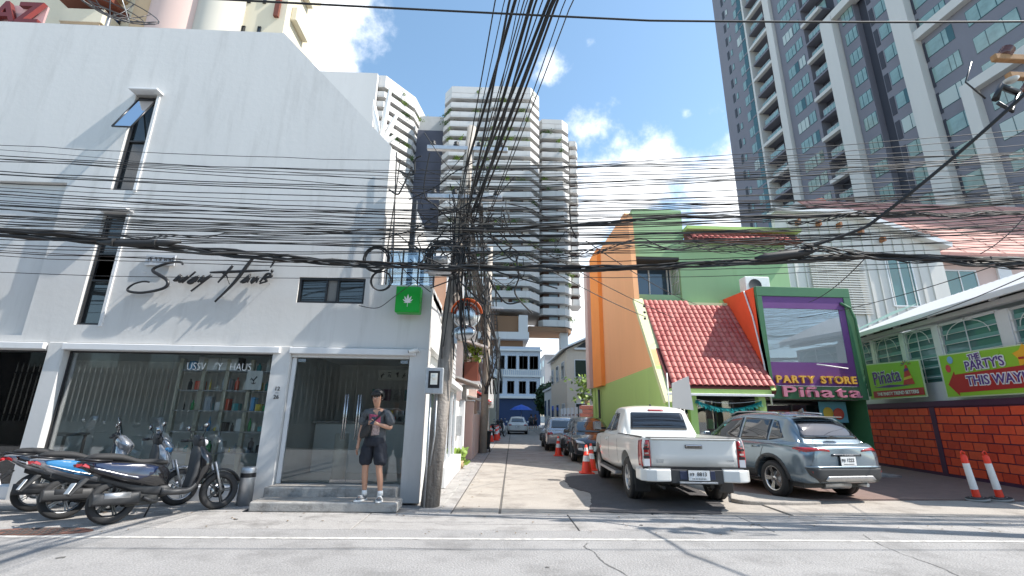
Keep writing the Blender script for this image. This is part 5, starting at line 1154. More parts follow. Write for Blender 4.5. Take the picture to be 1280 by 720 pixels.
F('fence_base', m_whitetrim, lambda b: b.bx(5.0, 5.15, 23, 35.5, 0, .7), 0, fw)
pm2 = MB().use(m_whitetrim).bx(-.09, .09, -.09, .09, 0, 2.1).mesh('post')
for i in range(9): inst('post', pm2, fw, (.08, -5+1.55*i, 0))
pm3 = MB().use(m_brown).bx(-.02, .02, -.6, .6, .0, .07).mesh('rail')
for i in range(8):
    for z in (.9, 1.25, 1.6): inst('rail', pm3, fw, (.08, -4.2+1.55*i, z))
leafy('roadside_bush', 'light green bush at the corner beyond the orange building', 'bush', (5.2, 26.3, 2.2), 1.5, 1.2, 200, m_leaf2, 41, .28)
bs = thing('brick_shrine_pillar', 'rose brick patterned pillar beside the green wall corner', 'pillar', (4.95, 24.2, 0))
mt_p = mat('rose_brick', (.45, .16, .12), .7)
bm2 = MB().use(mt_p).bx(-.24, .24, -.12, .12, 0, .17).mesh('brick')
for k in range(11):
    for j in (0, 1): inst('brick', bm2, bs, ((j-.5)*.5+(.12 if k % 2 else -.12)*.5, 0, k*.19))
F('pillar_core', m_whitetrim, lambda b: b.bx(4.5, 5.35, 24.12, 24.3, 0, 2.1), 0, bs)
# palm-like tall trees omitted; far filler blocks left of the street horizon
t = house('far_office', 'distant pale office block between the condominium and the gabled house', 13, 120, 140, 17, mat('far_pale', (.5, .52, .55), .8), None, 14, 1, 3, 4)

# ------------------------------------------------------------ across the road, behind the camera (seen in the glass)
fe = thing('spear_fence', 'white spear topped fence across the road reflected in the shop windows', 'fence', (-8, -4.2, 0))
p = MB(); p.use(mat('fence_base_dark', (.14, .14, .13), .8, var=.2, scale=2)).bx(-14, 16, -.15, .15, 0, 1.0); p.build('fence_base', None, fe); p = MB(); p.use(m_dark).bx(-14, 16, -.03, .03, 1.25, 1.3).bx(-14, 16, -.03, .03, 3.1, 3.15); p.build('rail', None, fe)
sm_ = MB().use(mat('fence_grey_paint', (.2, .2, .19), .5)).bx(-.016, .016, -.016, .016, 1.0, 3.4).add([(-.04, 0, 3.4), (.04, 0, 3.4), (0, 0, 3.65)], [(0, 1, 2)]).mesh('spear_bar')
for i in range(118): inst('spear_bar', sm_, fe, (-13.9+.25*i, 0, 0))
ob = thing('opposite_building', 'dark shaded building across the road reflected in the shop glass', 'building', (-5, -10, 0))
m_opp = mat('opposite_dark', (.045, .043, .04), .8, var=.3, scale=1)
p = MB(); p.use(m_opp).bx(-30, 20, -8, 0, 0, 5.9); p.build('wall', None, ob); p = MB(); p.use(mat('opposite_grey', (.2, .2, .19), .8)).bx(-30, 20, -.5, .5, 5.9, 6.3); p.build('roof_edge', None, ob)
wq = MB().use(m_winglass).bx(-.8, .8, 0, .04, 0, 1.5).mesh('window')
for i in range(14): inst('window', wq, ob, (-28+3.4*i, .02, 3.9))

# ------------------------------------------------------------ poles
m_wood = mat('weathered_pole', (.3, .27, .24), .9, var=.35, scale=9, streak=True, bump=.8, bscale=25, dirt=(.1, .085, .075), dscale=7, dlo=.45, dhi=.65)
m_pcon = mat('pale_pole_concrete', (.42, .38, .33), .85, var=.2, scale=4)
p1 = thing('utility_pole', 'leaning weathered utility pole tangled with cables at the corner of the white shop', 'utility pole', (-1.06, 8.66, 0))
p = MB(); p.use(m_wood).tube([(0, 0, -.1), (.1, .02, 1.6), (.19, .03, 3.2), (.3, .04, 4.9)], .14, 10, rs=[.165, .15, .14, .12]); p.build('shaft', None, p1)
p = MB(); p.use(m_pcon).tube([(.3, .04, 4.9), (.45, .04, 7.5)], .1, 10, rs=[.12, .095]); p.build('upper_shaft', None, p1)
for z, l, yy in ((6.9, 1.7, 0), (5.7, 1.5, -.15), (4.55, 1.1, -.2)):
    p = MB(); p.use(m_galv).bx(.38-l/2, .38+l/2, yy-.05, yy+.05, z, z+.09); p.build('crossarm', None, p1, bevel=.005)
    im = MB().use(m_plastic).lathe([(.0, 0), (.05, 0), (.065, .05), (.03, .07), (.055, .1), (.02, .13), (0, .14)], n=10).mesh('insulator')
    for k in range(4): inst('insulator', im, p1, (.38-l/2+.12+k*(l-.24)/3, yy, z+.09))
mt = thing('meter_box', 'grey glazed electricity meter box strapped to the leaning pole', 'meter box', (-1.07, 8.46, 1.86))
p = MB(); p.use(m_galv).bx(-.16, .16, -.1, .04, 0, .46); p.build('case', None, mt, bevel=.012); p = MB(); p.use(m_frame).bx(-.1, .1, -.104, -.1, .1, .4); p.build('window_recess', None, mt); p = MB(); p.use(pm[7]).bx(-.06, .06, -.12, -.1, .16, .36).lathe([(0, -.13), (.045, -.13), (.045, -.12)], (0, 0, .29), 'y', 12); p.build('meter', None, mt)
p = MB(); p.use(m_galv).tube([(-.05, .02, 0), (-.06, .03, -1.9)], .018, 6).tube([(.05, .02, 0), (.05, .03, -.7), (.0, .03, -1.2)], .016, 6); p.build('conduit', None, mt)
mr_ = thing('traffic_mirror', 'round traffic mirror with an orange hood fixed to the leaning pole', 'mirror', (-.56, 8.55, 3.33), rad(8)); mr_.scale = (.88, .88, .88)
p = MB(); p.use(m_steel).lathe([(0, -.07), (.12, -.062), (.2, -.045), (.27, -.01), (.28, .0)], n=28, axis='y'); p.build('mirror_face', None, mr_)
p = MB(); p.use(m_reflw).lathe([(.27, -.015), (.3, -.02), (.3, .03), (0, .05)], n=28, axis='y'); p.build('backing', None, mr_)
p = MB(); p.use(mat('orange_hood', (.75, .12, .02), .45)); n = 14; vs = []
for k in range(n+1):
    a = PI*.02+PI*.96*k/n
    for r__, yy in ((.3, .02), (.325, -.16)): vs.append((r__*math.cos(a), yy, r__*math.sin(a)))
for k in range(n+1):
    a = PI*.02+PI*.96*k/n
    for r__, yy in ((.31, .02), (.337, -.16)): vs.append((r__*math.cos(a), yy, r__*math.sin(a)))
m2_ = 2*(n+1); p.add(vs, [(2*k, 2*k+1, 2*k+3, 2*k+2) for k in range(n)]+[(m2_+2*k, m2_+2*k+2, m2_+2*k+3, m2_+2*k+1) for k in range(n)]+[(2*k+1, m2_+2*k+1, m2_+2*k+3, 2*k+3) for k in range(n)], True); p.build('hood', None, mr_)
p = MB(); p.use(m_galv).tube([(0, .05, 0), (-.15, .1, -.05), (-.32, .12, -.05)], .02, 6).bx(-.24, -.17, .0, .05, -.62, -.3); p.build('bracket', None, mr_)
m2b = thing('second_mirror', 'lower oval mirror below the orange hooded traffic mirror', 'mirror', (-.6, 8.5, 2.98), rad(-18))
p = MB(); p.use(m_steel).lathe([(0, -.05), (.1, -.045), (.2, -.02), (.25, .0), (0, .03)], n=24, axis='y'); mm_ = p.build('mirror_face', None, m2b); mm_.scale = (1, 1, .62)
p2 = thing('utility_pole', 'concrete utility pole wrapped in cables farther along the side street', 'utility pole', (-.42, 20.5, 0))
p = MB(); p.use(m_pcon).tube([(0, 0, 0), (.1, 0, 9.2)], .15, 8, rs=[.17, .11]); p.build('shaft', None, p2)
p = MB(); p.use(m_galv).bx(-.7, .9, -.06, .06, 7.6, 7.7); p.build('crossarm', None, p2); p = MB(); p.use(m_galv).bx(-.6, .8, -.06, .06, 6.2, 6.3); p.build('crossarm', None, p2)
p3 = thing('utility_pole', 'slim far utility pole near the end of the side street', 'utility pole', (.35, 42, 0)); p = MB(); p.use(m_pcon).cyl((0, 0, 0), (0, 0, 8.5), .14, .1, 8); p.build('shaft', None, p3)
p4 = thing('utility_pole', 'utility pole at the far right holding the wooden crossarms and insulators', 'utility pole', (10.6, 6.2, 0))
p = MB(); p.use(m_pcon).cyl((0, 0, 0), (0, 0, 9.8), .17, .12, 10); p.build('shaft', None, p4)
m_woodarm = mat('brown_wooden_arm', (.36, .2, .09), .8, var=.25, scale=12)
for (z, yy, x0) in ((7.25, -.2, -2.5), (6.9, -.2, -2.35)):
    p = MB(); p.use(m_woodarm).bx(x0, .6, yy-.05, yy+.05, z, z+.11); p.build('crossarm', None, p4, bevel=.01)
im2 = MB().use(mat('brown_porcelain', (.1, .035, .03), .2, coat=.6)).lathe([(0, 0), (.04, 0), (.1, .03), (.05, .06), (.1, .09), (.05, .12), (.1, .15), (.04, .2), (0, .22)], n=12).mesh('insulator')
for x, z in ((-2.3, 7.36), (-1.7, 7.36), (-1.1, 7.36), (-2.1, 6.68)): o = inst('insulator', im2, p4, (x, -.2, z)); o.rotation_euler = (0, rad(40), 0)
p = MB(); p.use(mat('white_porcelain', (.5, .5, .47), .3)).lathe([(0, 0), (.05, 0), (.11, .04), (.06, .08), (.12, .12), (.05, .18), (0, .2)], (-2.0, -.3, 6.55), n=12).lathe([(0, 0), (.06, 0), (.1, .05), (0, .1)], (-2.45, -.3, 6.75), n=12); p.build('insulator', None, p4)
p = MB(); p.use(m_black).tube([(-2.75, -.25, 6.45), (-2.6, -.25, 6.7), (-2.4, -.3, 6.55)], .05, 6).tube([(-2.4, -.3, 6.55), (-2.6, -.3, 6.2), (-2.8, -.3, 6.35)], .03, 6).tube([(-1.4, -.3, 7.3), (-1.35, -.35, 6.6), (-1.6, -.35, 6.2), (-2.1, -.35, 6.1)], .022, 6).tube([(-2.9, -.2, 7.2), (-3.1, -.2, 6.8), (-2.85, -.2, 6.5)], .014, 5); p.build('jumper_cable', None, p4)
p5 = thing('utility_pole', 'utility pole across the road behind the camera where the overhead cables end', 'utility pole', (2.6, -5.4, 0)); p = MB(); p.use(m_pcon).cyl((0, 0, 0), (0, 0, 10), .17, .12, 10); p.build('shaft', None, p5)

# ------------------------------------------------------------ cables
rc = random.Random(42)
def cable(P, r, label, group, sag=0, wob=0, n=26, name='overhead_cable'):
    pts = []
    seg = len(P)-1
    for i in range(seg):
        a, b = Vector(P[i]), Vector(P[i+1]); s = sag if not isinstance(sag, (list, tuple)) else sag[i]
        for k in range(n+(1 if i == seg-1 else 0)):
            t = k/n; q = a.lerp(b, t); q.z -= 4*s*t*(1-t)
            if wob: q.z += wob*(noise.noise(Vector((q.x*1.3, q.y*.9, r*900+a.z*7)))); q.y += wob*noise.noise(Vector((q.x*1.1, 5+a.z*3, q.z)))
            pts.append(q)
    mb = MB(); mb.use(rc.choice(m_cables)).tube(pts, r, 5); o = mb.build(name, None, None, recalc=False); return tag(o, label, 'cable', group)
GA = 'cables strung along the road in front of the white shop and the party store'
LA = 'thin black cable among the dozens strung along the road between the poles'
# z at x=-8 (left), at the pole, at x=+9 (right)
def zl(y): return 6.09-(y-150)*.0142
def zm(y): return 6.41-(y-150)*.0149
def zr(y): return 6.82-(y-150)*.0160
rows = [(150, 174, 152, .006), (178, 190, 128, .007), (183, 206, 158, .010), (187, 208, 170, .008), (197, 215, 176, .011), (201, 218, 186, .007), (207, 229, 190, .009), (214, 240, 196, .006), (231, 239, 205, .010), (234, 247, 199, .008),
        (236, 250, 208, .011), (239, 253, 213, .009), (241, 256, 219, .009), (244, 251, 224, .012), (247, 258, 221, .008), (250, 262, 228, .010), (253, 264, 235, .009), (256, 259, 231, .008), (259, 268, 238, .011), (262, 270, 243, .009), (267, 268, 247, .008),
        (270, 277, 252, .010), (273, 281, 248, .008), (277, 284, 256, .010), (281, 287, 262, .009), (290, 293, 268, .008), (272, 290, 272, .008), (296, 302, 296, .008), (300, 312, 300, .007), (312, 318, 288, .006), (226, 236, 216, .007), (222, 246, 240, .006)]
for ci_, (a, b, c, r) in enumerate(rows):
    y0 = 6.9+rc.uniform(-.35, .35)
    cable([(-18, y0, zl(a)+.25+rc.uniform(-.05, .1)), (-.55, 7.8+rc.uniform(-.3, .3), zm(b)), (16.5, y0, zr(c)+.6)], r*.95, ('topmost thin cable crossing the white shop wall', 'second cable from the top crossing the white shop wall', 'third cable from the top crossing the white shop wall')[ci_] if ci_ < 3 else LA, GA if ci_ > 2 else None, (.28+rc.uniform(-.06, .12), .25+rc.uniform(-.08, .15)), .02)
cable([(-16, 5.0, 7.0), (2, 5.0, 6.72), (15, 5.0, 7.6)], .014, 'single lone cable crossing the very top of the view against the sky', None, (.05, .1))
# heavy bundles made of several strands each
def bundle(P, label, k=6, rr=.02, sag=0, spread=.05, wob=.03):
    t = thing('cable_bundle', label, 'cable bundle', P[0])
    for i in range(k):
        pts = []; ph = rc.uniform(0, 6)
        seg = len(P)-1; n = 30
        for s in range(seg):
            a, b = Vector(P[s]), Vector(P[s+1]); sg_ = sag if not isinstance(sag, (list, tuple)) else sag[s]
            for q in range(n+(1 if s == seg-1 else 0)):
                u = q/n; v = a.lerp(b, u); v.z -= 4*sg_*u*(1-u); w_ = (s+u)*9+ph
                v += Vector((0, math.cos(w_+i)*spread, math.sin(w_*1.3+i*2)*spread)); v.z += wob*noise.noise(Vector((v.x*2+i*5, 0, 0))); pts.append(v-Vector(P[0]))
        mb = MB(); mb.use(rc.choice(m_cables)).tube(pts, rr*.85*rc.uniform(.6, 1.2), 5); mb.build('strand', None, t, recalc=False)
    return t
bundle([(-18, 6.9, 5.0), (-6.0, 6.9, 4.02), (-.6, 7.7, 3.98), (6, 6.9, 4.12), (16.5, 6.8, 4.35)], 'heavy black cable bundle sagging across the middle of the whole view', 9, .02, (.1, .06, .08, .15), .045)
bundle([(5.0, 6.9, 4.22), (8.5, 6.9, 4.0), (16.5, 6.8, 4.3)], 'lowest heavy cable bundle in front of the white ribbed house', 7, .016, (.03, .08), .05)
bundle([(-18, 6.6, 4.9), (-5.9, 6.9, 4.08), (-4.4, 7.1, 4.25), (-.6, 7.9, 4.9)], 'cable bundle rising from the black splice up to the leaning pole', 3, .011, (.1, .0, .05), .03)
bundle([(-.6, 7.8, 4.75), (3, 7.2, 4.85), (10, 7, 5.1), (16, 7, 5.3)], 'straight black cable bundle running right from the pole in front of the tall condominium', 5, .015, .05, .02)
bundle([(-.5, 7.7, 4.2), (2.5, 7.2, 4.35), (5.6, 7, 4.35)], 'frayed cable bundle hanging between the pole and the orange building', 6, .009, .1, .07, .08)
bundle([(5.0, 7.2, 4.8), (6.2, 7.0, 4.95), (8.5, 6.9, 4.95), (12, 6.8, 5.1)], 'knotted cable bundle at the height of the brown tiled roof', 4, .013, .06, .03, .05)
sp = MB(); sp.use(m_cable).tube([(-6.15, 6.88, 4.0), (-5.9, 6.88, 3.98), (-5.2, 6.92, 4.02), (-4.95, 6.95, 4.06)], .05, 8, rs=[.02, .055, .055, .02]).tube([(-5.9, 6.86, 3.99), (-5.87, 6.86, 3.99)], .06, 8).tube([(-5.3, 6.9, 4.01), (-5.27, 6.9, 4.01)], .06, 8); tag(sp.build('cable_splice', None, None), 'black cable splice sleeve hanging in front of the left slit window', 'splice')
sp = MB(); sp.use(m_cable).tube([(4.2, 6.95, 4.03), (4.4, 6.95, 4.06), (5.1, 6.95, 4.17), (5.25, 6.95, 4.2)], .06, 8, rs=[.02, .07, .06, .02]); tag(sp.build('cable_splice', None, None), 'thick black splice sleeve left of the white ribbed house', 'splice')
cable([(5.0, 6.95, 4.22), (5.8, 6.5, 4.45), (7.05, 5, 5.78), (10.4, 2.0, 9.0)], .025, 'thickest diagonal cable climbing to the upper right in front of the tower', None, (.02, .05, .1), 0, 16)
# cables that cross the road overhead and gather on the leaning pole
fan = [(-.12, .012), (.0, .009), (.07, .022), (.14, .03), (.2, .009), (.26, .012), (.36, .034), (.42, .02), (.5, .012), (.58, .03), (.64, .04), (.7, .022), (.8, .01), (.9, .011), (.3, .01)]
for i, (xe, r) in enumerate(fan):
    a = Vector((-.75+.55*xe+rc.uniform(-.1, .15), 8.2+rc.uniform(-.3, .3), 5.1+rc.uniform(-.5, 1.3))); b = Vector((xe, 5, 6.85)); d = (b-a); e = a+d*((a.y+5.3)/(a.y-5)); e.z = min(e.z, 10)
    cable([a, b, e], r*.8, 'black cable of the steep fan that crosses overhead from the leaning pole', 'fan of cables crossing overhead from the leaning pole', (.06, .02), 0, 14)
# tangle round the pole
for i in range(64):
    a = Vector((rc.gauss(-.5, .55), rc.uniform(7.4, 8.6), rc.gauss(4.7, .6))); b = a+Vector((rc.gauss(0, .75), rc.gauss(0, .2), rc.gauss(-.1, .5))); m_ = (a+b)/2+Vector((rc.gauss(0, .15), 0, -rc.uniform(0, .35)))
    pts = catmull([tuple(a), tuple((a+m_)/2+Vector((rc.gauss(0, .08), 0, rc.gauss(0, .08)))), tuple(m_), tuple(b)], 6); mb = MB(); mb.use(m_cable).tube(pts, rc.uniform(.006, .016), 5); tag(mb.build('loose_cable', None, None, recalc=False), 'loose curling wire in the tangle around the leaning pole', 'cable', 'tangle of loose wires at the leaning pole')
for i in range(16):
    x = -.55+rc.gauss(0, .22); mb = MB(); z = rc.uniform(5.2, 6.4); mb.use(m_cable).tube(catmull([(x, 8.3, z), (x+rc.gauss(0, .08), 8.35, z-1), (x+rc.gauss(.05, .1), 8.4, z-2), (x+rc.gauss(0, .1)+.1, 8.5, z-rc.uniform(2.4, 3.2))], 5), rc.uniform(.007, .018), 5); tag(mb.build('hanging_cable', None, None, recalc=False), 'cable hanging down beside the shaft of the leaning pole', 'cable', 'cables hanging down the leaning pole')
for i, (x, y_, z, bx_) in enumerate(((-1.1, 8.1, 4.25, .36), (-1.0, 7.8, 3.93, .4), (-.15, 8.0, 4.9, .12), (-.35, 8.0, 5.3, .1))):
    mb = MB(); mb.use(m_plastic if i > 1 else m_galv).cyl((x-bx_/2, y_, z), (x+bx_/2, y_, z+.01), .08, n=10); mb.cyl((x-bx_/2-.08, y_, z), (x-bx_/2, y_, z), .03, n=6); tag(mb.build('cable_closure', None, None), ('grey cylinder closure left of the leaning pole above the heavy bundle', 'grey cylinder closure resting on the heavy bundle beside the pole', 'small black closure in the tangle right of the pole', 'topmost small black closure in the pole tangle')[i], 'cable closure')
for x, z, rr, k, lb in ((-2.12, 4.13, .235, 5, 'upper coil of spare cable hanging in front of the white shop edge'), (-2.0, 3.72, .2, 2, 'lower thin coil of spare cable hanging below the upper coil'), (-.95, 4.2, .3, 14, 'largest messy coil of cable just left of the leaning pole')):
    t = thing('cable_coil', lb, 'cable coil', (x, 7.75, z))
    for i in range(k):
        mb = MB(); q = rr*rc.uniform(.85, 1.05); ox, oz = rc.gauss(0, .012+.02*(k > 6)), rc.gauss(0, .012+.03*(k > 6)); mb.use(m_cable).tube([(ox+q*math.cos(2*PI*j/28), rc.uniform(-.005, .005)+.02*i/k, oz+q*math.sin(2*PI*j/28)) for j in range(28)], .011, 5, True); mb.build('loop', None, t, recalc=False)
# cables running away along the side street
for i in range(18):
    z = rc.uniform(4.4, 6.6); cable([(-.6+rc.gauss(0, .12), 8.6, z), (-.4+rc.uniform(-.3, .5), 20.5, 5.4+rc.uniform(-1.0, 2.1)), (.4+rc.gauss(0, .2), 42, 6.2+rc.uniform(-1.2, 1.4)), (1.2, 70, 6.5)], rc.uniform(.012, .03), 'cable running from pole to pole away down the side street', 'cables along the side street', (.5+rc.uniform(-.2, .3), .7, .8), .05, 14)
for i in range(9):
    x = -.42+rc.gauss(.05, .1); mb = MB(); mb.use(m_cable).tube(catmull([(x, 20.2, 7.6), (x+rc.gauss(0, .2), 20.2, 6), (x+rc.gauss(.1, .2), 20.2, 4.2), (x+rc.gauss(.15, .2), 20.2, 2.4)], 5), rc.uniform(.02, .035), 5); tag(mb.build('hanging_cable', None, None, recalc=False), 'cable hanging down the second pole on the side street', 'cable', 'cables hanging down the second pole')
# service drops
drops = [((-.4, 8, 4.9), (4.78, 14.2, 4.6), .012, 'service wire from the pole to the porcelain holder on the orange wall'), ((-.4, 8, 5.2), (5.3, 13.3, 4.4), .01, 'service wire from the pole to the top of the sloping tiled roof'), ((1.5, 7.3, 4.4), (6.9, 15.2, 5.3), .009, 'service wire sagging in front of the green upper wall'),
         ((6.2, 7, 4.2), (9.6, 13.4, 5.0), .009, 'service wire ending over the purple sign'), ((8.5, 6.9, 4.1), (9.2, 13.4, 4.5), .008, 'service wire crossing the glass of the purple sign'), ((9.3, 6.9, 4.1), (13.2, 15.5, 4.5), .01, 'service wire to the veranda roof'), ((-2.1, 8.8, 6.2), (-.5, 8.2, 5.2), .01, 'short wire from the white shop edge to the leaning pole'),
         ((-2.2, 8.8, 6.9), (-2.05, 8.8, 4.0), .014, 'vertical cable dropping down the edge of the white wall'), ((-2.1, 8.75, 6.7), (-2.2, 8.75, 4.6), .012, 'second vertical cable just beside the edge of the white wall'), ((9.0, 6.6, 5.2), (8.0, 6.9, 4.2), .008, 'wire hanging diagonally above the lowest bundle')]
for a, b, r, lb in drops: cable([a, b], r, lb, None, .12, 0, 18, 'service_wire')
p = MB(); p.use(m_black); [p.lathe([(0, -.04), (.04, -.03), (.04, .03), (0, .04)], (4.74, 14.2, z), n=8) for z in (4.55, 4.75, 4.95)]; tag(p.build('wire_holder', None, None), 'black porcelain wire holder on the orange wall', 'wire holder')
# many fine wires at the right
for i in range(26):
    z0_ = rc.uniform(4.5, 6.4); cable([(-.5+rc.uniform(-.2, .3), 7.9+rc.uniform(-.3, .2), z0_-rc.uniform(0, .3)), (16.5, 6.5+rc.uniform(-.5, .6), z0_+rc.uniform(.0, .9))], rc.uniform(.004, .009), 'thin wire among the many in front of the tower foot and brown roof', 'fine wires at the right', rc.uniform(.05, .3), .03, 26)
for i in range(16):
    z0_ = rc.uniform(3.9, 5.9); cable([(-18, 6.6+rc.uniform(-.3, .6), z0_+rc.uniform(-.1, .4)), (-.5, 7.9, z0_+rc.uniform(-.2, .3))], rc.uniform(.004, .009), 'thin wire among the many in front of the white shop wall', 'fine wires at the left', rc.uniform(.05, .35), .03, 30)
# ------------------------------------------------------------ vehicles
def interp_stations(ST, k=8):
    """ST: list of (y, [(x,z)...]) -> dense list, Catmull-Rom along y (monotone enough for close stations)"""
    flat = [tuple([y])+tuple(c for p in P for c in p) for y, P in ST]; d = catmull(flat, k)
    return [(r[0], [(r[1+2*i], r[2+2*i]) for i in range((len(r)-1)//2)]) for r in d]
def loft_mesh(mb, ST, k=8, kc=3):
    D = interp_stations(ST, k); rings = []
    for y, P in D:
        H_ = catmull(P, kc); H_ = [(max(0, x), z) for x, z in H_]
        full = [(x, z) for x, z in H_]+[(-x, z) for x, z in reversed(H_[1:-1])]
        rings.append([(x, y, z) for x, z in full])
    n = len(rings[0]); vs = [v for r_ in rings for v in r_]; m_ = len(rings)
    fs = [(i*n+j, i*n+(j+1) % n, (i+1)*n+(j+1) % n, (i+1)*n+j) for i in range(m_-1) for j in range(n)]
    mb.add(vs, fs, True); mb.add(vs, [tuple(range(n)), tuple(range((m_-1)*n, m_*n))[::-1]], False)
def arch_cut(o, cyls):
    mb = MB()
    for (y, z, r, x0, x1) in cyls: mb.cyl((x0, y, z), (x1, y, z), r, n=32)
    me = mb.mesh('cutter'); b = bmesh.new(); b.from_mesh(me); bmesh.ops.remove_doubles(b, verts=b.verts, dist=1e-5); bmesh.ops.recalc_face_normals(b, faces=b.faces); b.to_mesh(me); b.free()
    co_ = bpy.data.objects.new('cutter', me); COL.objects.link(co_); co_.parent = o.parent
    md = o.modifiers.new('b', 'BOOLEAN'); md.operation = 'DIFFERENCE'; md.object = co_; md.solver = 'EXACT'
    dg = bpy.context.evaluated_depsgraph_get(); dg.update(); sw = o.parent; ne = bpy.data.meshes.new_from_object(o.evaluated_get(dg)); o.modifiers.clear(); old = o.data; o.data = ne; bpy.data.objects.remove(co_)
def decal(bvh, poly, dr, off, m, name, parent, thick=.004, step=.07, label=None, smooth=True):
    """poly: 2-D outline; dr 'L','R' -> (y,z); 'B','F' -> (x,z); 'T' -> (x,y). laid on the body surface, given real thickness"""
    b = bmesh.new(); to3 = {'L': lambda p: Vector((-3, p[0], p[1])), 'R': lambda p: Vector((3, p[0], p[1])), 'B': lambda p: Vector((p[0], -2, p[1])), 'F': lambda p: Vector((p[0], 8, p[1])), 'T': lambda p: Vector((p[0], p[1], 4))}[dr]
    dv = {'L': Vector((1, 0, 0)), 'R': Vector((-1, 0, 0)), 'B': Vector((0, 1, 0)), 'F': Vector((0, -1, 0)), 'T': Vector((0, 0, -1))}[dr]
    b.faces.new([b.verts.new(to3(p)) for p in poly])
    ax = {'L': (1, 2), 'R': (1, 2), 'B': (0, 2), 'F': (0, 2), 'T': (0, 1)}[dr]
    for a, idx in ((0, 0), (1, 1)):
        lo = min(p[idx] for p in poly); hi = max(p[idx] for p in poly); c = lo+step
        while c < hi-1e-3:
            co_ = Vector((0, 0, 0)); co_[ax[idx]] = c; no = Vector((0, 0, 0)); no[ax[idx]] = 1
            bmesh.ops.bisect_plane(b, geom=b.verts[:]+b.edges[:]+b.faces[:], plane_co=co_, plane_no=no, dist=1e-5); c += step
    for v in b.verts:
        h = bvh.ray_cast(v.co, dv)
        v.co = (h[0] if h[0] else v.co+dv*2.2)-dv*off
    bmesh.ops.triangulate(b, faces=[f for f in b.faces if len(f.verts) > 4])
    r_ = bmesh.ops.solidify(b, geom=b.faces[:], thickness=thick) if False else None
    for f in b.faces: f.smooth = smooth
    # rim going back into the body so that the piece has thickness
    be = [e for e in b.edges if len(e.link_faces) == 1]; ex = bmesh.ops.extrude_edge_only(b, edges=be)
    for v in [g_ for g_ in ex['geom'] if isinstance(g_, bmesh.types.BMVert)]: v.co += dv*(off+thick)
    me = bpy.data.meshes.new(name); b.to_mesh(me); b.free(); me.materials.append(m); o = bpy.data.objects.new(name, me); COL.objects.link(o); o.parent = parent
    if label: o['label'] = label
    return o
def mir(poly): return [(-a, b) for a, b in poly][::-1]
def strip(P, w):   # thin outline along a polyline
    L_ = []; R_ = []
    for i, p in enumerate(P):
        t = Vector(P[min(i+1, len(P)-1)])-Vector(P[max(i-1, 0)]); t.normalize(); n_ = Vector((-t.y, t.x))*w/2; L_.append((p[0]+n_.x, p[1]+n_.y)); R_.append((p[0]-n_.x, p[1]-n_.y))
    return L_+R_[::-1]
def wheel_meshes(R_, rr, wd, spokes, m_rim, twin=False, fill=None):
    t = MB(); t.use(m_blackr); h = wd/2
    t.lathe([(rr-.01, -h+.02), (rr+.02, -h), (R_-.04, -h), (R_-.008, -h+.025), (R_, -h+.06), (R_, -.012), (R_-.008, -.01), (R_-.008, .01), (R_, .012), (R_, h-.06), (R_-.008, h-.025), (R_-.04, h), (rr+.02, h), (rr-.01, h-.02)], axis='x', n=36)
    tm = t.mesh('wheel'); r = MB(); r.use(m_rim)
    r.lathe([(rr, -h+.015), (rr-.015, -h+.012), (rr-.03, -h+.04), (rr-.04, 0), (rr-.03, h-.04), (rr-.015, h-.012), (rr, h-.015)], axis='x', n=36)
    r.lathe([(0, -h+.035), (.035, -h+.035), (.06, -h+.06), (.06, -.0), (0, 0)], axis='x', n=16)
    for k in range(spokes):
        a = 2*PI*k/spokes
        for da in ((-.13, .13) if twin else (0,)):
            a0_ = a+da*.4; a1_ = a+da; u0 = Vector((0, math.cos(a0_), math.sin(a0_))); u1 = Vector((0, math.cos(a1_), math.sin(a1_))); p_ = Vector((0, -math.sin(a), math.cos(a))); w0 = .022 if twin else .035; w1 = .02 if twin else .028
            A = u0*.05; B_ = u1*(rr-.025); x0 = Vector((-h+.045, 0, 0)); x1 = Vector((-h+.03, 0, 0)); dx = Vector((.03, 0, 0))
            vs = [A-p_*w0+x0, A+p_*w0+x0, B_+p_*w1+x1, B_-p_*w1+x1]; vs += [v+dx for v in vs]; r.add(vs, [(0, 1, 2, 3), (4, 7, 6, 5), (0, 4, 5, 1), (1, 5, 6, 2), (2, 6, 7, 3), (3, 7, 4, 0)])
    r.use(m_dark).lathe([(0, .0), (rr-.04, .0), (rr-.04, .01), (0, .01)], axis='x', n=24)
    r.use(m_galv).lathe([(0, -.03), (.14, -.03), (.14, -.02), (.05, -.02)], axis='x', n=20)
    return tm, r.mesh('rim')
def put_wheels(t, tm, rm, ys_, x, R_):
    for y in ys_:
        for sx in (-1, 1):
            w_ = bpy.data.objects.new('wheel', tm); COL.objects.link(w_); w_.parent = t; w_.location = (sx*x, y, R_)
            if sx > 0: w_.rotation_euler = (0, 0, PI)
            r_ = bpy.data.objects.new('rim', rm); COL.objects.link(r_); r_.parent = w_
def body_bvh(o):
    me = o.data; return BVHTree.FromPolygons([v.co[:] for v in me.vertices], [p.vertices[:] for p in me.polygons])
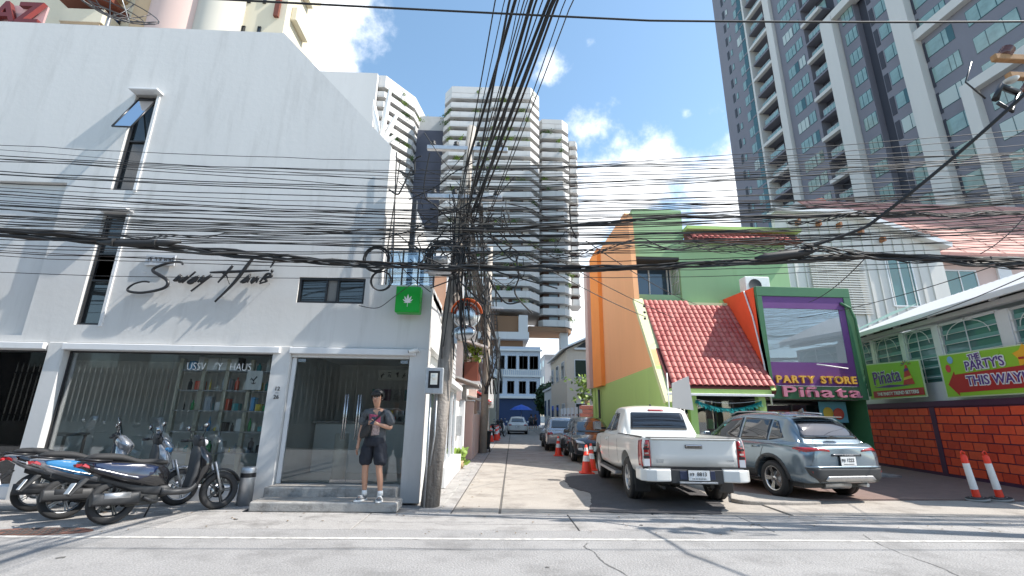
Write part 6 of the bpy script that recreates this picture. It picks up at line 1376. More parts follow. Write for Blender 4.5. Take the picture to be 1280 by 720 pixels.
def make_body(t, lower, upper, m, arches, name='body'):
    mb = MB(); mb.use(m); loft_mesh(mb, lower); o = mb.build(name, None, t)
    bl_ = body_bvh(o)
    if arches: arch_cut(o, arches)
    for (y_, z_, r_a, x0_, x1_) in arches:
        wl = MB(); wl.use(m_dark).lathe([(r_a+.004, min(x0_, x1_, key=abs)), (r_a+.004, max(x0_, x1_, key=abs)*.76)], (0, y_, z_), 'x', 30).lathe([(0, min(x0_, x1_, key=abs)), (r_a+.004, min(x0_, x1_, key=abs))], (0, y_, z_), 'x', 30)
        me_ = wl.mesh('wheel_well'); bq = bmesh.new(); bq.from_mesh(me_); bmesh.ops.delete(bq, geom=[v for v in bq.verts if v.co.z < .3], context='VERTS'); bq.to_mesh(me_); bq.free(); wo = inst('wheel_well', me_, t, (0, 0, 0))
    mb = MB(); mb.use(m); loft_mesh(mb, upper); u = mb.build('cabin', None, t)
    me = o.data; mu = u.data; V_ = [v.co[:] for v in u.data.vertices]
    # combined tree (uncut lower + cabin)
    mbl = MB(); loft_mesh(mbl, lower); loft_mesh(mbl, upper); bv = BVHTree.FromPolygons(mbl.v, mbl.f)
    for q in (o, u):
        q.data.polygons.foreach_set('use_smooth', [True]*len(q.data.polygons))
        q.data.set_sharp_from_angle(angle=rad(32))
    return o, u, bv
def plate(t, txt, loc, rz=0, thai_=None, w_=.36):
    p = MB(); p.use(m_reflw).bx(-w_/2, w_/2, -.008, .0, -.08, .08); p.use(m_black).bx(-w_/2-.012, w_/2+.012, .0, .012, -.092, .092); o = p.build('licence_plate', None, t); o.location = loc; o.rotation_euler = (0, 0, rz); o['_o'] = (0, 0, 0)
    text(txt, .085, (w_*.13, -.011, .018), 0, m_black, o, .003, .001, name='plate_lettering')
    if thai_: thai(thai_, -w_*.44, .06, o, m_black, -.012, .012, .02)
    mb = MB(); mb.use(m_black)
    for k in range(9): mb.bx(-.12+.027*k, -.103+.027*k, -.0095, -.008, -.062, -.045)
    mb.build('plate_province_line', None, o)
    return o

# ---- white pickup (origin: ground under the middle of the rear bumper, y forward)
def low(y, w_, zb, zs, crown=.0, sw=None, tuck=.06):
    sw = sw or w_-.03
    return (y, [(0, zb), (w_-.25, zb), (w_-tuck, zb+.02), (w_-.01, zb+.16), (w_, (zb+zs)/2), (w_-.005, zs-.14), (sw, zs-.02), (sw-.05, zs), (sw-.3, zs+crown*.6), (0, zs+crown)])
def up(y, bw, zb, tw_, zr, cr_=.03):
    h_ = zr-zb
    return (y, [(0, zb), (bw, zb), (bw-(bw-tw_)*.12, zb+h_*.15), (bw-(bw-tw_)*.5, zb+h_*.5), (tw_+.015, zr-.1), (tw_-.02, zr-.035), (tw_-.1, zr-.005), (tw_-.35, zr+cr_*.7), (0, zr+cr_)])
pk = thing('pickup_truck', 'white pickup truck seen from behind parked on the dark tarmac patch', 'pickup truck', (3.5, 8.28, 0), rad(-2.6))
lower = [low(.12, .86, .58, 1.16), low(.16, .90, .56, 1.18), low(.6, .925, .54, 1.18), low(1.5, .935, .52, 1.18), low(2.6, .935, .45, 1.17), low(3.7, .935, .45, 1.14, .01), low(4.2, .93, .45, 1.12, .04), low(4.75, .91, .42, 1.07, .05), low(5.05, .86, .42, 1.0, .04), low(5.22, .74, .45, .88, .03)]
upper = [up(2.02, .84, 1.12, .66, 1.20, .01), up(2.10, .85, 1.12, .69, 1.42, .01), up(2.22, .86, 1.12, .68, 1.64, .02), up(2.38, .86, 1.12, .665, 1.72, .03), up(2.9, .87, 1.12, .665, 1.75, .035), up(3.3, .87, 1.12, .65, 1.72, .035), up(3.55, .87, 1.12, .65, 1.6, .03), up(3.85, .86, 1.11, .68, 1.38, .02), up(4.2, .84, 1.1, .72, 1.16, .01)]
ob_, cab, bv = make_body(pk, lower, upper, m_wpaint, [(1.27, .42, .47, -1.2, -.55), (1.27, .42, .47, .55, 1.2), (4.42, .42, .46, -1.2, -.55), (4.42, .42, .46, .55, 1.2)])
mb = MB(); bx0 = mb; arch_cut(ob_, [])if False else None
cb = MB(); cb.use(m_plastic)
tm, rm = wheel_meshes(.385, .235, .26, 6, m_galv); put_wheels(pk, tm, rm, (1.27, 4.42), .79, .385)
# rear window wraps, roof lamp, side glass
decal(bv, [(-.60, 1.26), (.60, 1.26), (.61, 1.30), (.565, 1.60), (.54, 1.625), (-.54, 1.625), (-.565, 1.60), (-.61, 1.30)], 'B', .006, m_carglass, 'rear_window', pk)
decal(bv, [(-.17, 1.655), (.17, 1.655), (.165, 1.69), (-.165, 1.69)], 'B', .012, m_redlens, 'brake_lamp', pk)
for sd_, fl in (('L', 1), ('R', 1)):
    decal(bv, [(3.02, 1.2), (3.86, 1.2), (3.62, 1.42), (3.42, 1.58), (3.02, 1.62)], sd_, .006, m_carglass, 'side_window', pk)
    decal(bv, [(2.42, 1.24), (2.92, 1.2), (2.92, 1.62), (2.6, 1.6)], sd_, .006, m_carglass, 'side_window', pk)
    decal(bv, strip([(2.95, .62), (2.95, 1.18), (2.95, 1.66)], .012), sd_, .003, m_dark, 'door_gap', pk, .001, .15); decal(bv, strip([(4.0, .6), (4.02, 1.05)], .012), sd_, .003, m_dark, 'door_gap', pk, .001, .15); decal(bv, strip([(2.0, .6), (2.02, 1.17)], .012), sd_, .003, m_dark, 'bed_gap', pk, .001, .15)
    decal(bv, [(3.1, 1.0), (3.3, 1.0), (3.3, 1.04), (3.1, 1.04)], sd_, .03, m_wpaint, 'door_handle', pk, .004)
    s = -1 if sd_ == 'L' else 1
    # tail lamp wraps round the corner
    decal(bv, [(.13, .66), (.33, .7), (.3, 1.12), (.14, 1.14)], sd_, .008, m_redlens, 'tail_lamp', pk); 
    q = [(s*.75, .68), (s*.895, .68), (s*.895, 1.13), (s*.76, 1.13)]; tl = decal(bv, q if s > 0 else q[::-1], 'B', .012, m_redlens, 'tail_lamp', pk, .01)
    for (za, zb_, mm) in ((.70, .82, m_clearlens), (.83, .87, m_black), (.97, 1.0, m_black)): mb = MB(); mb.use(mm).bx(*sorted((s*.775, s*.875)), .095, .112, za, zb_); mb.build('lamp_segment', None, tl)
    for k_ in range(2): mb = MB(); mb.use(m_chrome).bx(*sorted((s*.79, s*.86)), .092, .1, .895+.13*k_, .925+.13*k_); mb.build('lamp_segment', None, tl)
    mb = MB(); mb.use(m_blackr).bx(*sorted((s*.62, s*.9)), .72, .75, .2, .56); mb.build('mud_flap', None, pk, bevel=.01)
    mb = MB(); mb.use(m_galv).bx(*sorted((s*.86, s*1.0)), 2.0, 3.95, .36, .42); mb.use(m_plastic).bx(*sorted((s*.87, s*.99)), 2.05, 3.9, .42, .43); mb.build('running_board', None, pk, bevel=.012)
    mb = MB(); mb.use(m_kpaint).prism([(3.55, 1.2), (3.75, 1.2), (3.78, 1.4), (3.56, 1.42)], 'x', *sorted((s*.97, s*1.15))); mo = mb.build('wing_mirror', None, pk, bevel=.03, seg=2); mb = MB(); mb.use(m_kpaint).bx(*sorted((s*.85, s*.98)), 3.63, 3.7, 1.22, 1.27); mb.build('mirror_arm', None, mo); mb = MB(); mb.use(m_steel).bx(*sorted((s*.985, s*1.135)), 3.543, 3.549, 1.225, 1.39); mb.build('mirror_glass', None, mo)
    # white bumper corners with a dark step
    mb = MB(); mb.use(m_wpaint); st_ = [(-.02+abs(x_-.42)**2.5*.0, x_) for x_ in (.42, .9)]
    pts = [(s*.44, .02), (s*.7, -.02), (s*.86, .03), (s*.945, .14), (s*.955, .42), (s*.9, .42), (s*.86, .2), (s*.44, .18)]
    mb.prism(pts if s > 0 else pts[::-1], 'z', .46, .66); mb.build('bumper_corner', None, pk, bevel=.025, seg=3)
    mb = MB(); mb.use(m_galv).prism([(s*.44, .04), (s*.8, .02), (s*.86, .2), (s*.44, .2)], 'z', .661, .675); mb.build('bumper_step', None, pk)
    mb = MB(); mb.use(m_plastic).tube([(s*.5, .3, .33), (s*.5, .9, .33)], .03, 6); mb.build('chassis_rail', None, pk)
# tailgate with its own edges, handle, badge smudges
decal(bv, [(-.735, .7), (.735, .7), (.74, 1.145), (-.74, 1.145)], 'B', .018, m_wpaint, 'tailgate', pk, .02, .2)
mb = MB(); mb.use(m_black).bx(-.9, .9, .085, .13, .655, .695); mb.build('tailgate_gap', None, pk)
mb = MB(); mb.use(m_wpaint).bx(-.75, .75, .07, .12, 1.145, 1.165); mb.use(m_plastic).bx(-.82, .82, .1, .16, 1.166, 1.18); mb.build('tailgate_top', None, pk, bevel=.006)
mb = MB(); mb.use(m_plastic).bx(-.15, .15, .085, .1, 1.0, 1.06); ho = mb.build('tailgate_handle', None, pk, bevel=.006); mb = MB(); mb.use(m_chrome).bx(-.14, .14, .065, .084, 1.015, 1.055); mb.build('handle_bar', None, ho, bevel=.006)
for x_, tx in ((-.6, 'D-TEQ'), (-.6, 'SPARK'), (.62, '1.9 Ddi')): text(tx, .045, (x_, .098, .80 if tx != 'SPARK' else .765), 0, m_galv, pk, .006, 0, name='badge')
mb = MB(); mb.use(m_plastic).bx(-.44, .44, .02, .3, .44, .655); mb.use(mat('navy_plastic', (.02, .03, .07), .4)).bx(-.3, .3, .01, .02, .5, .64); mb.use(m_galv).bx(-.32, .32, -.03, .1, .44, .47); mb.build('bumper_centre', None, pk, bevel=.01)
plate(pk, '8813', (0.02, .0, .57), 0, 'mk'); mb = MB(); mb.use(m_plastic)
for s in (-1, 1): mb.bx(*sorted((s*.86, s*.9)), .2, 2.05, 1.165, 1.19)
mb.build('bed_rail', None, pk, bevel=.008)
mb = MB(); mb.use(m_dark).bx(-.78, .78, .25, 1.95, 1.172, 1.176); mb.build('bed_cover', None, pk)
mb = MB(); mb.use(m_dark).bx(-.7, .7, .7, 4.9, .34, .56).cyl((-.7, 1.27, .36), (.7, 1.27, .36), .06).ball((0, 1.27, .36), .15, 10).cyl((.35, .3, .36), (.35, 1.2, .36), .035); mb.use(m_blackr).cyl((-.3, .75, .42), (.3, .75, .42), .0, .0); mb.build('underbody', None, pk)
mb = MB(); mb.use(m_black).cyl((0, 2.6, 1.78), (0, 2.62, 1.8), .02); mb.build('roof_aerial', None, pk)

# ---- slate blue crossover
def up2(y, bw, zb, tw_, zr, cr_=.03): return up(y, bw, zb, tw_, zr, cr_)
su = thing('crossover_car', 'slate blue crossover car parked on the brown paving beside the pickup', 'car', (6.72, 9.05, .02), rad(10))
lower = [low(.0, .66, .42, .95, .02, .6), low(.05, .78, .36, 1.0, .02, .7), low(.22, .87, .33, 1.06, .0, .78), low(.55, .905, .32, 1.07, .0, .84), low(1.2, .912, .3, 1.05), low(2.2, .9, .28, 1.02), low(3.1, .9, .28, 1.0), low(3.6, .9, .28, .98, .05), low(4.0, .87, .3, .9, .06), low(4.3, .76, .3, .78, .05), low(4.42, .55, .34, .62, .02)]
upper = [up(.2, .8, .98, .76, 1.02, .0), up(.28, .82, .98, .7, 1.14, .01), up(.42, .83, .98, .64, 1.34, .02), up(.6, .84, .98, .61, 1.5, .03), up(.8, .85, .98, .60, 1.57, .035), up(1.4, .86, .98, .6, 1.62, .04), up(2.1, .86, .98, .6, 1.61, .04), up(2.6, .86, .98, .59, 1.5, .035), up(3.0, .85, .97, .62, 1.28, .03), up(3.5, .82, .95, .7, 1.0, .01)]
ob_, cab, bv = make_body(su, lower, upper, m_bpaint, [(.93, .36, .4, -1.2, -.58), (.93, .36, .4, .58, 1.2), (3.57, .36, .4, -1.2, -.58), (3.57, .36, .4, .58, 1.2)])
tm, rm = wheel_meshes(.345, .235, .22, 5, m_steel, True); put_wheels(su, tm, rm, (.93, 3.57), .79, .345)
decal(bv, [(-.62, 1.13), (.62, 1.13), (.66, 1.17), (.53, 1.47), (-.53, 1.47), (-.66, 1.17)], 'B', .006, m_carglass, 'rear_window', su)
mb = MB(); mb.use(m_kpaint).prism([(-.56, .47), (.56, .47), (.5, .62), (-.5, .62)], 'z', 1.535, 1.56); mb.build('roof_spoiler', None, su, bevel=.01)
mb = MB(); mb.use(m_black).prism([(-.2, 1.13), (.12, 1.14), (.1, 1.165), (-.05, 1.19), (-.15, 1.165)], 'y', .2, .22); mb.build('rear_wiper', None, su)
for sd_, s in (('L', -1), ('R', 1)):
    decal(bv, [(.62, 1.14), (.98, 1.08), (.98, 1.48), (.86, 1.46)], sd_, .006, m_carglass, 'quarter_window', su)
    decal(bv, [(1.03, 1.08), (1.83, 1.06), (1.83, 1.53), (1.03, 1.49)], sd_, .006, m_carglass, 'side_window', su); decal(bv, [(1.9, 1.06), (2.95, 1.03), (2.65, 1.33), (2.4, 1.47), (1.9, 1.53)], sd_, .006, m_carglass, 'side_window', su)
    decal(bv, strip([(1.3, .5), (1.12, .9), (1.0, 1.06)], .01), sd_, .003, m_dark, 'door_gap', su, .001, .15); decal(bv, strip([(1.87, .45), (1.87, 1.05)], .01), sd_, .003, m_dark, 'door_gap', su, .001, .15); decal(bv, strip([(2.95, .45), (2.98, 1.0)], .01), sd_, .003, m_dark, 'door_gap', su, .001, .15)
    for y in (1.2, 2.05): decal(bv, [(y, .93), (y+.2, .92), (y+.2, .955), (y, .965)], sd_, .025, m_bpaint, 'door_handle', su)
    # black cladding: arches and sills
    for yc in (.93, 3.57):
        P = [(yc+r__*math.cos(a), .36+r__*math.sin(a)) for r__, sgn_ in ((.47, 1),) for a in [PI*k/14 for k in range(15)]]+[(yc+.405*math.cos(a), .36+.405*math.sin(a)) for a in [PI-PI*k/14 for k in range(15)]]
        decal(bv, P, sd_, .012, m_plastic, 'arch_cladding', su, .02, .06)
    decal(bv, [(1.38, .33), (3.12, .33), (3.12, .47), (1.38, .5)], sd_, .012, m_plastic, 'sill_cladding', su, .02)
    q = [(s*.36, .91), (s*.6, .93), (s*.86, .9), (s*.86, .985), (s*.6, .985), (s*.38, .945)]; decal(bv, q if s > 0 else q[::-1], 'B', .012, m_redlens, 'tail_lamp', su, .01, .05)
    decal(bv, [(.08, .9), (.34, .955), (.28, .99), (.1, .985)], sd_, .01, m_redlens, 'tail_lamp', su, .01, .05)
    mb = MB(); mb.use(m_redlens).obx((s*.74, .03, .52), (.03, .02, .12), 0, 0, s*rad(35)); mb.build('reflector', None, su)
    mb = MB(); mb.use(m_bpaint).prism([(2.75, 1.04), (2.95, 1.04), (2.95, 1.2), (2.78, 1.2)], 'x', *sorted((s*.93, s*1.1))); mo = mb.build('wing_mirror', None, su, bevel=.03, seg=2); mb = MB(); mb.use(m_kpaint).bx(*sorted((s*.82, s*.94)), 2.83, 2.9, 1.03, 1.07); mb.build('mirror_arm', None, mo); mb = MB(); mb.use(m_steel).bx(*sorted((s*.945, s*1.085)), 2.743, 2.749, 1.06, 1.18); mb.build('mirror_glass', None, mo)
decal(bv, [(-.8, .5), (-.62, .34), (.62, .34), (.8, .5), (.84, .62), (-.84, .62)], 'B', .03, m_plastic, 'rear_bumper_cladding', su, .03, .06)
decal(bv, [(-.5, .39), (.5, .39), (.56, .41), (.5, .48), (-.5, .48), (-.56, .41)], 'B', .045, m_galv, 'skid_plate', su, .01, .08); decal(bv, [(-.84, .625), (.84, .625), (.84, .655), (-.84, .655)], 'B', .035, m_bpaint, 'bumper_ledge', su, .03, .08)
decal(bv, [(-.34, .83), (.34, .83), (.33, .87), (-.33, .87)], 'B', .015, m_kpaint, 'name_strip', su, .01, .08); text('CROSS', .045, (0, -.035, .852), 0, m_chrome, su, .004, 0, sx=1.9, name='badge_lettering'); text('HEV', .04, (.6, .03, .75), 0, m_chrome, su, .006, 0, name='badge')
decal(bv, strip([(-.78, .66), (-.7, .86), (-.68, 1.02)], .008), 'B', .003, m_dark, 'tailgate_gap', su, .001, .1); decal(bv, strip([(.78, .66), (.7, .86), (.68, 1.02)], .008), 'B', .003, m_dark, 'tailgate_gap', su, .001, .1)
p = MB(); p.use(m_chrome); Me = [(.06*math.cos(2*PI*k/20), .0, .042*math.sin(2*PI*k/20)) for k in range(20)]
p.tube(Me, .007, 5, True).tube([(x_*.42, y_, z_) for x_, y_, z_ in Me], .006, 5, True).tube([(x_*.75, y_, z_*.38+.016) for x_, y_, z_ in Me], .006, 5, True); eo = p.build('oval_emblem', None, su); eo.location = (0, .04, .945)
plate(su, '1222', (0, -.03, .745), 0, 'kb', .34)
mb = MB(); mb.use(m_dark).bx(-.75, .75, .3, 4.1, .24, .4).cyl((-.7, .93, .34), (.7, .93, .34), .05); mb.build('underbody', None, su); mb = MB(); mb.use(m_galv).cyl((.5, .1, .3), (.5, .5, .3), .035).cyl((-.3, .35, .3), (.3, .35, .3), .09); mb.build('exhaust', None, su)
mb = MB(); mb.use(m_kpaint).prism([(.85, 1.64), (1.02, 1.65), (.86, 1.73)], 'x', -.015, .015); mb.build('roof_fin', None, su, bevel=.004)
for s in (-1, 1): mb = MB(); mb.use(m_galv).tube([(s*.56, .95, 1.62), (s*.57, 1.5, 1.66), (s*.57, 2.2, 1.65), (s*.55, 2.5, 1.57)], .012, 6); mb.build('roof_rail', None, su)

# ---- generic small cars
def small_car(name, label, loc, rz, paint, L_=4.1, H_=1.48, W_=.86, hatch=True, front_detail=True, plate_txt='4821'):
    """faces +y"""
    t = thing(name, label, 'car', loc, rz); k = L_/4.2
    lower = [low(.0, W_*.78, .36, .78, .02), low(.08*k, W_*.9, .32, .86, .02), low(.35*k, W_*.98, .28, .92, .0), low(.9*k, W_, .26, .92), low(2.0*k, W_, .24, .9), low(2.9*k, W_, .24, .88, .02), low(3.4*k, W_, .25, .86, .06), low(3.85*k, W_*.95, .25, .76, .06), low(4.1*k, W_*.82, .27, .64, .04), low(4.2*k, W_*.6, .3, .52, .02)]
    if hatch: upper = [up(.15*k, W_*.86, .84, W_*.8, .9, 0), up(.3*k, W_*.9, .84, W_*.72, 1.12, .01), up(.55*k, W_*.93, .84, W_*.68, H_-.1, .02), up(.9*k, W_*.94, .84, W_*.67, H_-.02, .03), up(1.7*k, W_*.95, .84, W_*.67, H_, .035), up(2.2*k, W_*.95, .84, W_*.66, H_-.08, .03), up(2.7*k, W_*.94, .84, W_*.7, 1.2, .02), up(3.25*k, W_*.9, .83, W_*.76, .9, .01)]
    else: upper = [up(.6*k, W_*.86, .86, W_*.8, .92, 0), up(.95*k, W_*.9, .86, W_*.72, 1.16, .01), up(1.3*k, W_*.93, .86, W_*.68, H_-.08, .02), up(1.6*k, W_*.94, .86, W_*.67, H_, .03), up(2.1*k, W_*.95, .86, W_*.67, H_, .035), up(2.45*k, W_*.95, .86, W_*.66, H_-.08, .03), up(2.85*k, W_*.94, .86, W_*.7, 1.2, .02), up(3.35*k, W_*.9, .84, W_*.76, .9, .01)]
    o, c, bv = make_body(t, lower, upper, paint, [(.78*k, .31, .35, -1.2, -.55), (.78*k, .31, .35, .55, 1.2), (3.38*k, .31, .35, -1.2, -.55), (3.38*k, .31, .35, .55, 1.2)])
    tm, rm = wheel_meshes(.31, .2, .2, 5, m_galv, True); put_wheels(t, tm, rm, (.78*k, 3.38*k), W_-.12, .31)
    wz = W_*.62
    decal(bv, [(-wz-.05, .98), (wz+.05, .98), (wz-.02, H_-.12), (-wz+.02, H_-.12)], 'F', .006, m_carglass, 'windscreen', t); decal(bv, [(-wz, 1.0), (wz, 1.0), (wz-.07, H_-.12), (-wz+.07, H_-.12)], 'B', .006, m_carglass, 'rear_window', t)
    r0 = .55*k if hatch else 1.05*k
    for sd_, s in (('L', -1), ('R', 1)):
        decal(bv, [(r0+.1, .96), (1.72*k, .96), (1.72*k, H_-.08), (r0+.4*k, H_-.12)], sd_, .006, m_carglass, 'side_window', t); decal(bv, [(1.78*k, .96), (2.95*k, .94), (2.6*k, 1.2), (2.2*k, H_-.12), (1.78*k, H_-.08)], sd_, .006, m_carglass, 'side_window', t)
        decal(bv, strip([(1.75*k, .4), (1.75*k, .92)], .012), sd_, .003, m_dark, 'door_gap', t, .001, .2)
        q = [(s*.42, .62), (s*.72, .66), (s*.74, .74), (s*.5, .7)]; decal(bv, q if s > 0 else q[::-1], 'F', .012, m_clearlens, 'headlight', t, .01, .06)
        q = [(s*.5, .74), (s*.74, .72), (s*.76, .84), (s*.55, .84)]; decal(bv, q if s > 0 else q[::-1], 'B', .012, m_redlens, 'tail_lamp', t, .01, .06)
        q = [(s*.5, .4), (s*.68, .42), (s*.68, .49), (s*.55, .5)]; decal(bv, q if s > 0 else q[::-1], 'F', .012, m_clearlens, 'fog_lamp', t, .01, .06)
        mb = MB(); mb.use(paint).prism([(2.7*k, .94), (2.88*k, .94), (2.88*k, 1.08), (2.72*k, 1.08)], 'x', *sorted((s*(W_-.02), s*(W_+.16)))); mb.build('wing_mirror', None, t, bevel=.03, seg=2)
    decal(bv, [(-.36, .56), (.36, .56), (.42, .66), (-.42, .66)], 'F', .01, m_black, 'upper_grille', t, .01, .08); decal(bv, [(-.4, .32), (.4, .32), (.46, .47), (-.46, .47)], 'F', .01, m_black, 'lower_grille', t, .01, .08)
    mb = MB(); mb.use(m_dark).bx(-.65, .65, .4, 3.8*k, .2, .34); mb.build('underbody', None, t)
    o1 = plate(t, plate_txt, (0, -.03, .6 if hatch else .62)); o2 = plate(t, plate_txt, (0, 4.24*k, .48), PI)
    return t
small_car('parked_hatchback', 'black hatchback facing the camera right behind the pickup', (3.75, 20.4, 0), PI+rad(-2.5), m_kpaint)
small_car('parked_sedan', 'silver grey car parked behind the black hatchback', (3.2, 21.6, 0), rad(-2.5), m_spaint, 4.3, 1.46, .85, False, plate_txt='7316')
small_car('white_sedan', 'white sedan driving away down the middle of the side street', (2.1, 41.3, 0), rad(-2), m_wpaint, 4.6, 1.45, .9, False, plate_txt='5924')

# ---- traffic cones and posts
def cone(loc, label, h=.75):
    t = thing('traffic_cone', label, 'traffic cone', loc, 0, 'red and white traffic cones'); s = h/.75
    p = MB(); p.use(m_orangeC).lathe([(.15*s, .03), (.03*s, h), (.0, h)], n=18); p.build('cone_body', None, t); p = MB(); p.use(m_orangeC).bx(-.19*s, .19*s, -.19*s, .19*s, 0, .035); p.build('base', None, t, bevel=.01)
    for a, b in ((.32, .47), (.58, .68)):
        r1 = .15*s-(.12*s)*(a*s-.03)/(h-.03)+.003; r2 = .15*s-(.12*s)*(b*s-.03)/(h-.03)+.003; p = MB(); p.use(m_reflw).lathe([(r1, a*s), (r2, b*s)], n=18); p.build('white_band', None, t)
    return t
cone((2.62, 13.6, 0), 'traffic cone nearest the front wheel of the white pickup'); cone((2.92, 14.4, 0), 'traffic cone just beyond the one at the pickup front wheel'); cone((2.62, 19.4, 0), 'traffic cone beside the black hatchback')
cone((-.15, 29.4, 0), 'left traffic cone by the row of shophouses', .9); cone((.2, 31, 0), 'right traffic cone by the row of shophouses', .9); cone((.32, 33.5, 0), 'farthest traffic cone on the left of the side street', .9)
for i, (x, y_, ti, lb) in enumerate(((9.6, 9.53, 6, 'left of the two leaning red and white marker posts by the brick wall'), (10.1, 9.55, 7, 'right of the two leaning red and white marker posts by the brick wall'))):
    t = thing('marker_post', lb, 'marker post', (x, y_, .03)); t.rotation_euler = (0, -rad(ti), 0)
    p = MB(); p.use(m_blackr).lathe([(0, 0), (.19, 0), (.18, .04), (.07, .06), (0, .06)], n=20); b_ = p.build('base', None, t)
    p = MB(); p.use(mat('grey_rubber', (.3, .29, .27), .8) if i == 0 else bpy.data.materials['grey_rubber']).lathe([(.19, .005), (.185, .035), (.1, .055), (.07, .056)], n=20); p.build('base_rim', None, t)
    p = MB(); p.use(m_orangeC).lathe([(.065, .05), (.06, .2)], n=16); p.build('red_foot', None, t); p = MB(); p.use(m_reflw).lathe([(.062, .2), (.056, .69)], n=16); p.build('white_sleeve', None, t); p = MB(); p.use(m_orangeC).lathe([(.058, .69), (.056, .82), (.03, .85), (0, .85)], n=16).tube([(-.035, 0, .84), (-.04, 0, .89), (0, 0, .925), (.04, 0, .89), (.035, 0, .84)], .012, 5); p.build('red_head', None, t)
# ------------------------------------------------------------ scooters
def ringloft(mb, secs, smooth=True, caps=True):
    """secs: list of rings of 3-D points, same count"""
    n = len(secs[0]); vs = [v for r_ in secs for v in r_]; m_ = len(secs)
    mb.add(vs, [(i*n+j, i*n+(j+1) % n, (i+1)*n+(j+1) % n, (i+1)*n+j) for i in range(m_-1) for j in range(n)], smooth)
    if caps: mb.add(vs, [tuple(range(n)), tuple(range((m_-1)*n, m_*n))[::-1]], False)
def sup(cx, cy, a, b, n=14, p=2.6, f=lambda u, v: (u, v)):
    o = []
    for k in range(n):
        t = 2*PI*k/n; c, s = math.cos(t), math.sin(t); o.append(f(cx+a*math.copysign(abs(c)**(2/p), c), cy+b*math.copysign(abs(s)**(2/p), s)))
    return o
def yl(mb, st_, p=2.6, k=4):     # stations (y, zc, halfwidth, halfheight)
    D = catmull(st_, k); ringloft(mb, [sup(0, z, w_, h, 16, p, lambda u, v, y=y: (u, y, v)) for y, z, w_, h in D])
def zl_(mb, st_, p=2.6, k=4):    # stations (z, yc, halfwidth x, halfdepth y)
    D = catmull(st_, k); ringloft(mb, [sup(0, y, w_, h, 16, p, lambda u, v, z=z: (u, v, z)) for z, y, w_, h in D])
def scooter(label, rear, front, paint, accent, style=0, lean=7, txt='3กข', group='motor scooters parked in front of the white shop'):
    rx, ry = rear; fx, fy = front; d = Vector((fx-rx, fy-ry)); L_ = d.length; rz = math.atan2(d.y, d.x)-PI/2
    t = thing('motor_scooter', label, 'motor scooter', (rx, ry, .005), rz, group); t.rotation_euler = (0, -rad(lean), rz)
    k = L_/1.32; R_ = .285
    tm = MB(); tm.use(m_blackr).lathe([(R_-.085, -.04), (R_-.03, -.055), (R_-.008, -.035), (R_, 0), (R_-.008, .035), (R_-.03, .055), (R_-.085, .04)], axis='x', n=32)
    tmm = tm.mesh('wheel'); rm = MB(); rm.use(m_black if style == 0 else m_galv).lathe([(R_-.085, -.042), (R_-.1, -.035), (R_-.1, .035), (R_-.085, .042)], axis='x', n=28).cyl((-.06, 0, 0), (.06, 0, 0), .04, n=12)
    for j in range(5):
        a = 2*PI*j/5
        for da in (-.18, .18): rm.obx((0, math.cos(a+da*.6)*.115, math.sin(a+da*.6)*.115), (.03, .15, .016), 0, a+da*.3)
    rmm = rm.mesh('rim'); dsk = MB().use(m_steel).lathe([(.05, -.055), (.11, -.055), (.11, -.05), (.05, -.05)], axis='x', n=24).mesh('brake_disc')
    for y in (0, L_):
        w_ = inst('wheel', tmm, t, (0, y, R_)); inst('rim', rmm, w_, (0, 0, 0)); inst('brake_disc', dsk, w_, (0, 0, 0) if y else (.0, 0, 0))
    P = lambda name, m, f, bevel=0, par=None: (lambda mb: (mb.use(m), f(mb), mb.build(name, None, par or t, bevel=bevel))[2])(MB())
    big = 1.18 if style == 2 else 1; wf = 1.45 if style == 2 else 1
    tail = P('tail_cover', paint, lambda b: yl(b, [(-.46, .81, .03, .015), (-.40, .79, .09, .045), (-.2, .725, .135*big, .11), (.1*k, .65, .17*big, .155), (.35*k, .60, .175*big, .175), (.52*k, .56, .14*big, .16), (.6*k, .52, .08, .12)], 3.2))
    tb_ = BVHTree.FromPolygons([v.co[:] for v in tail.data.vertices], [p.vertices[:] for p in tail.data.polygons])
    for sd_ in 'LR':
        decal(tb_, [(-.33, .80), (-.1, .79), (.3*k, .74), (.42*k, .70), (.36*k, .60), (.2*k, .54), (-.02, .6), (-.26, .70)], sd_, .006, accent, 'side_panel', tail, .004, .05)
        decal(tb_, strip([(-.30, .735), (0, .63), (.2*k, .57)], .018), sd_, .01, m_silg, 'side_trim', tail, .004, .05)
    P('under_seat_frame', m_plastic, lambda b: yl(b, [(-.2, .6, .05, .04), (.05, .52, .08, .07), (.3*k, .43, .11, .1), (.55*k, .38, .13, .08), (.62*k, .36, .12, .06)], 3))
    P('seat', m_blackr, lambda b: yl(b, [(-.38, .865, .06, .02), (-.28, .875, .125, .05), (-.05, .86, .135, .055), (.08*k, .825, .13, .05), (.2*k, .785, .13, .045), (.42*k, .77, .11, .045), (.56*k, .755, .05, .03)], 2.4))
    P('grab_rail', m_black, lambda b: b.tube([(-.13, -.12, .82), (-.15, -.3, .83), (-.1, -.46, .86), (.1, -.46, .86), (.15, -.3, .83), (.13, -.12, .82)], .013, 6))
    P('tail_lamp', m_redlens, lambda b: ringloft(b, [[(s*x_, y, z) for x_, y, z in q] for s in (1,) for q in ([(-.09, -.42, .80), (.09, -.42, .80), (.09, -.43, .77), (-.09, -.43, .77)], [(-.06, -.485, .80), (.06, -.485, .80), (.06, -.47, .76), (-.06, -.47, .76)])], False), 0)
    for s_ in (-1, 1): P('side_lamp', m_redlens, lambda b: b.prism([(-.44, .765), (-.35, .73), (-.36, .765), (-.41, .80)], 'x', *sorted((s_*.115, s_*.155))), .006)
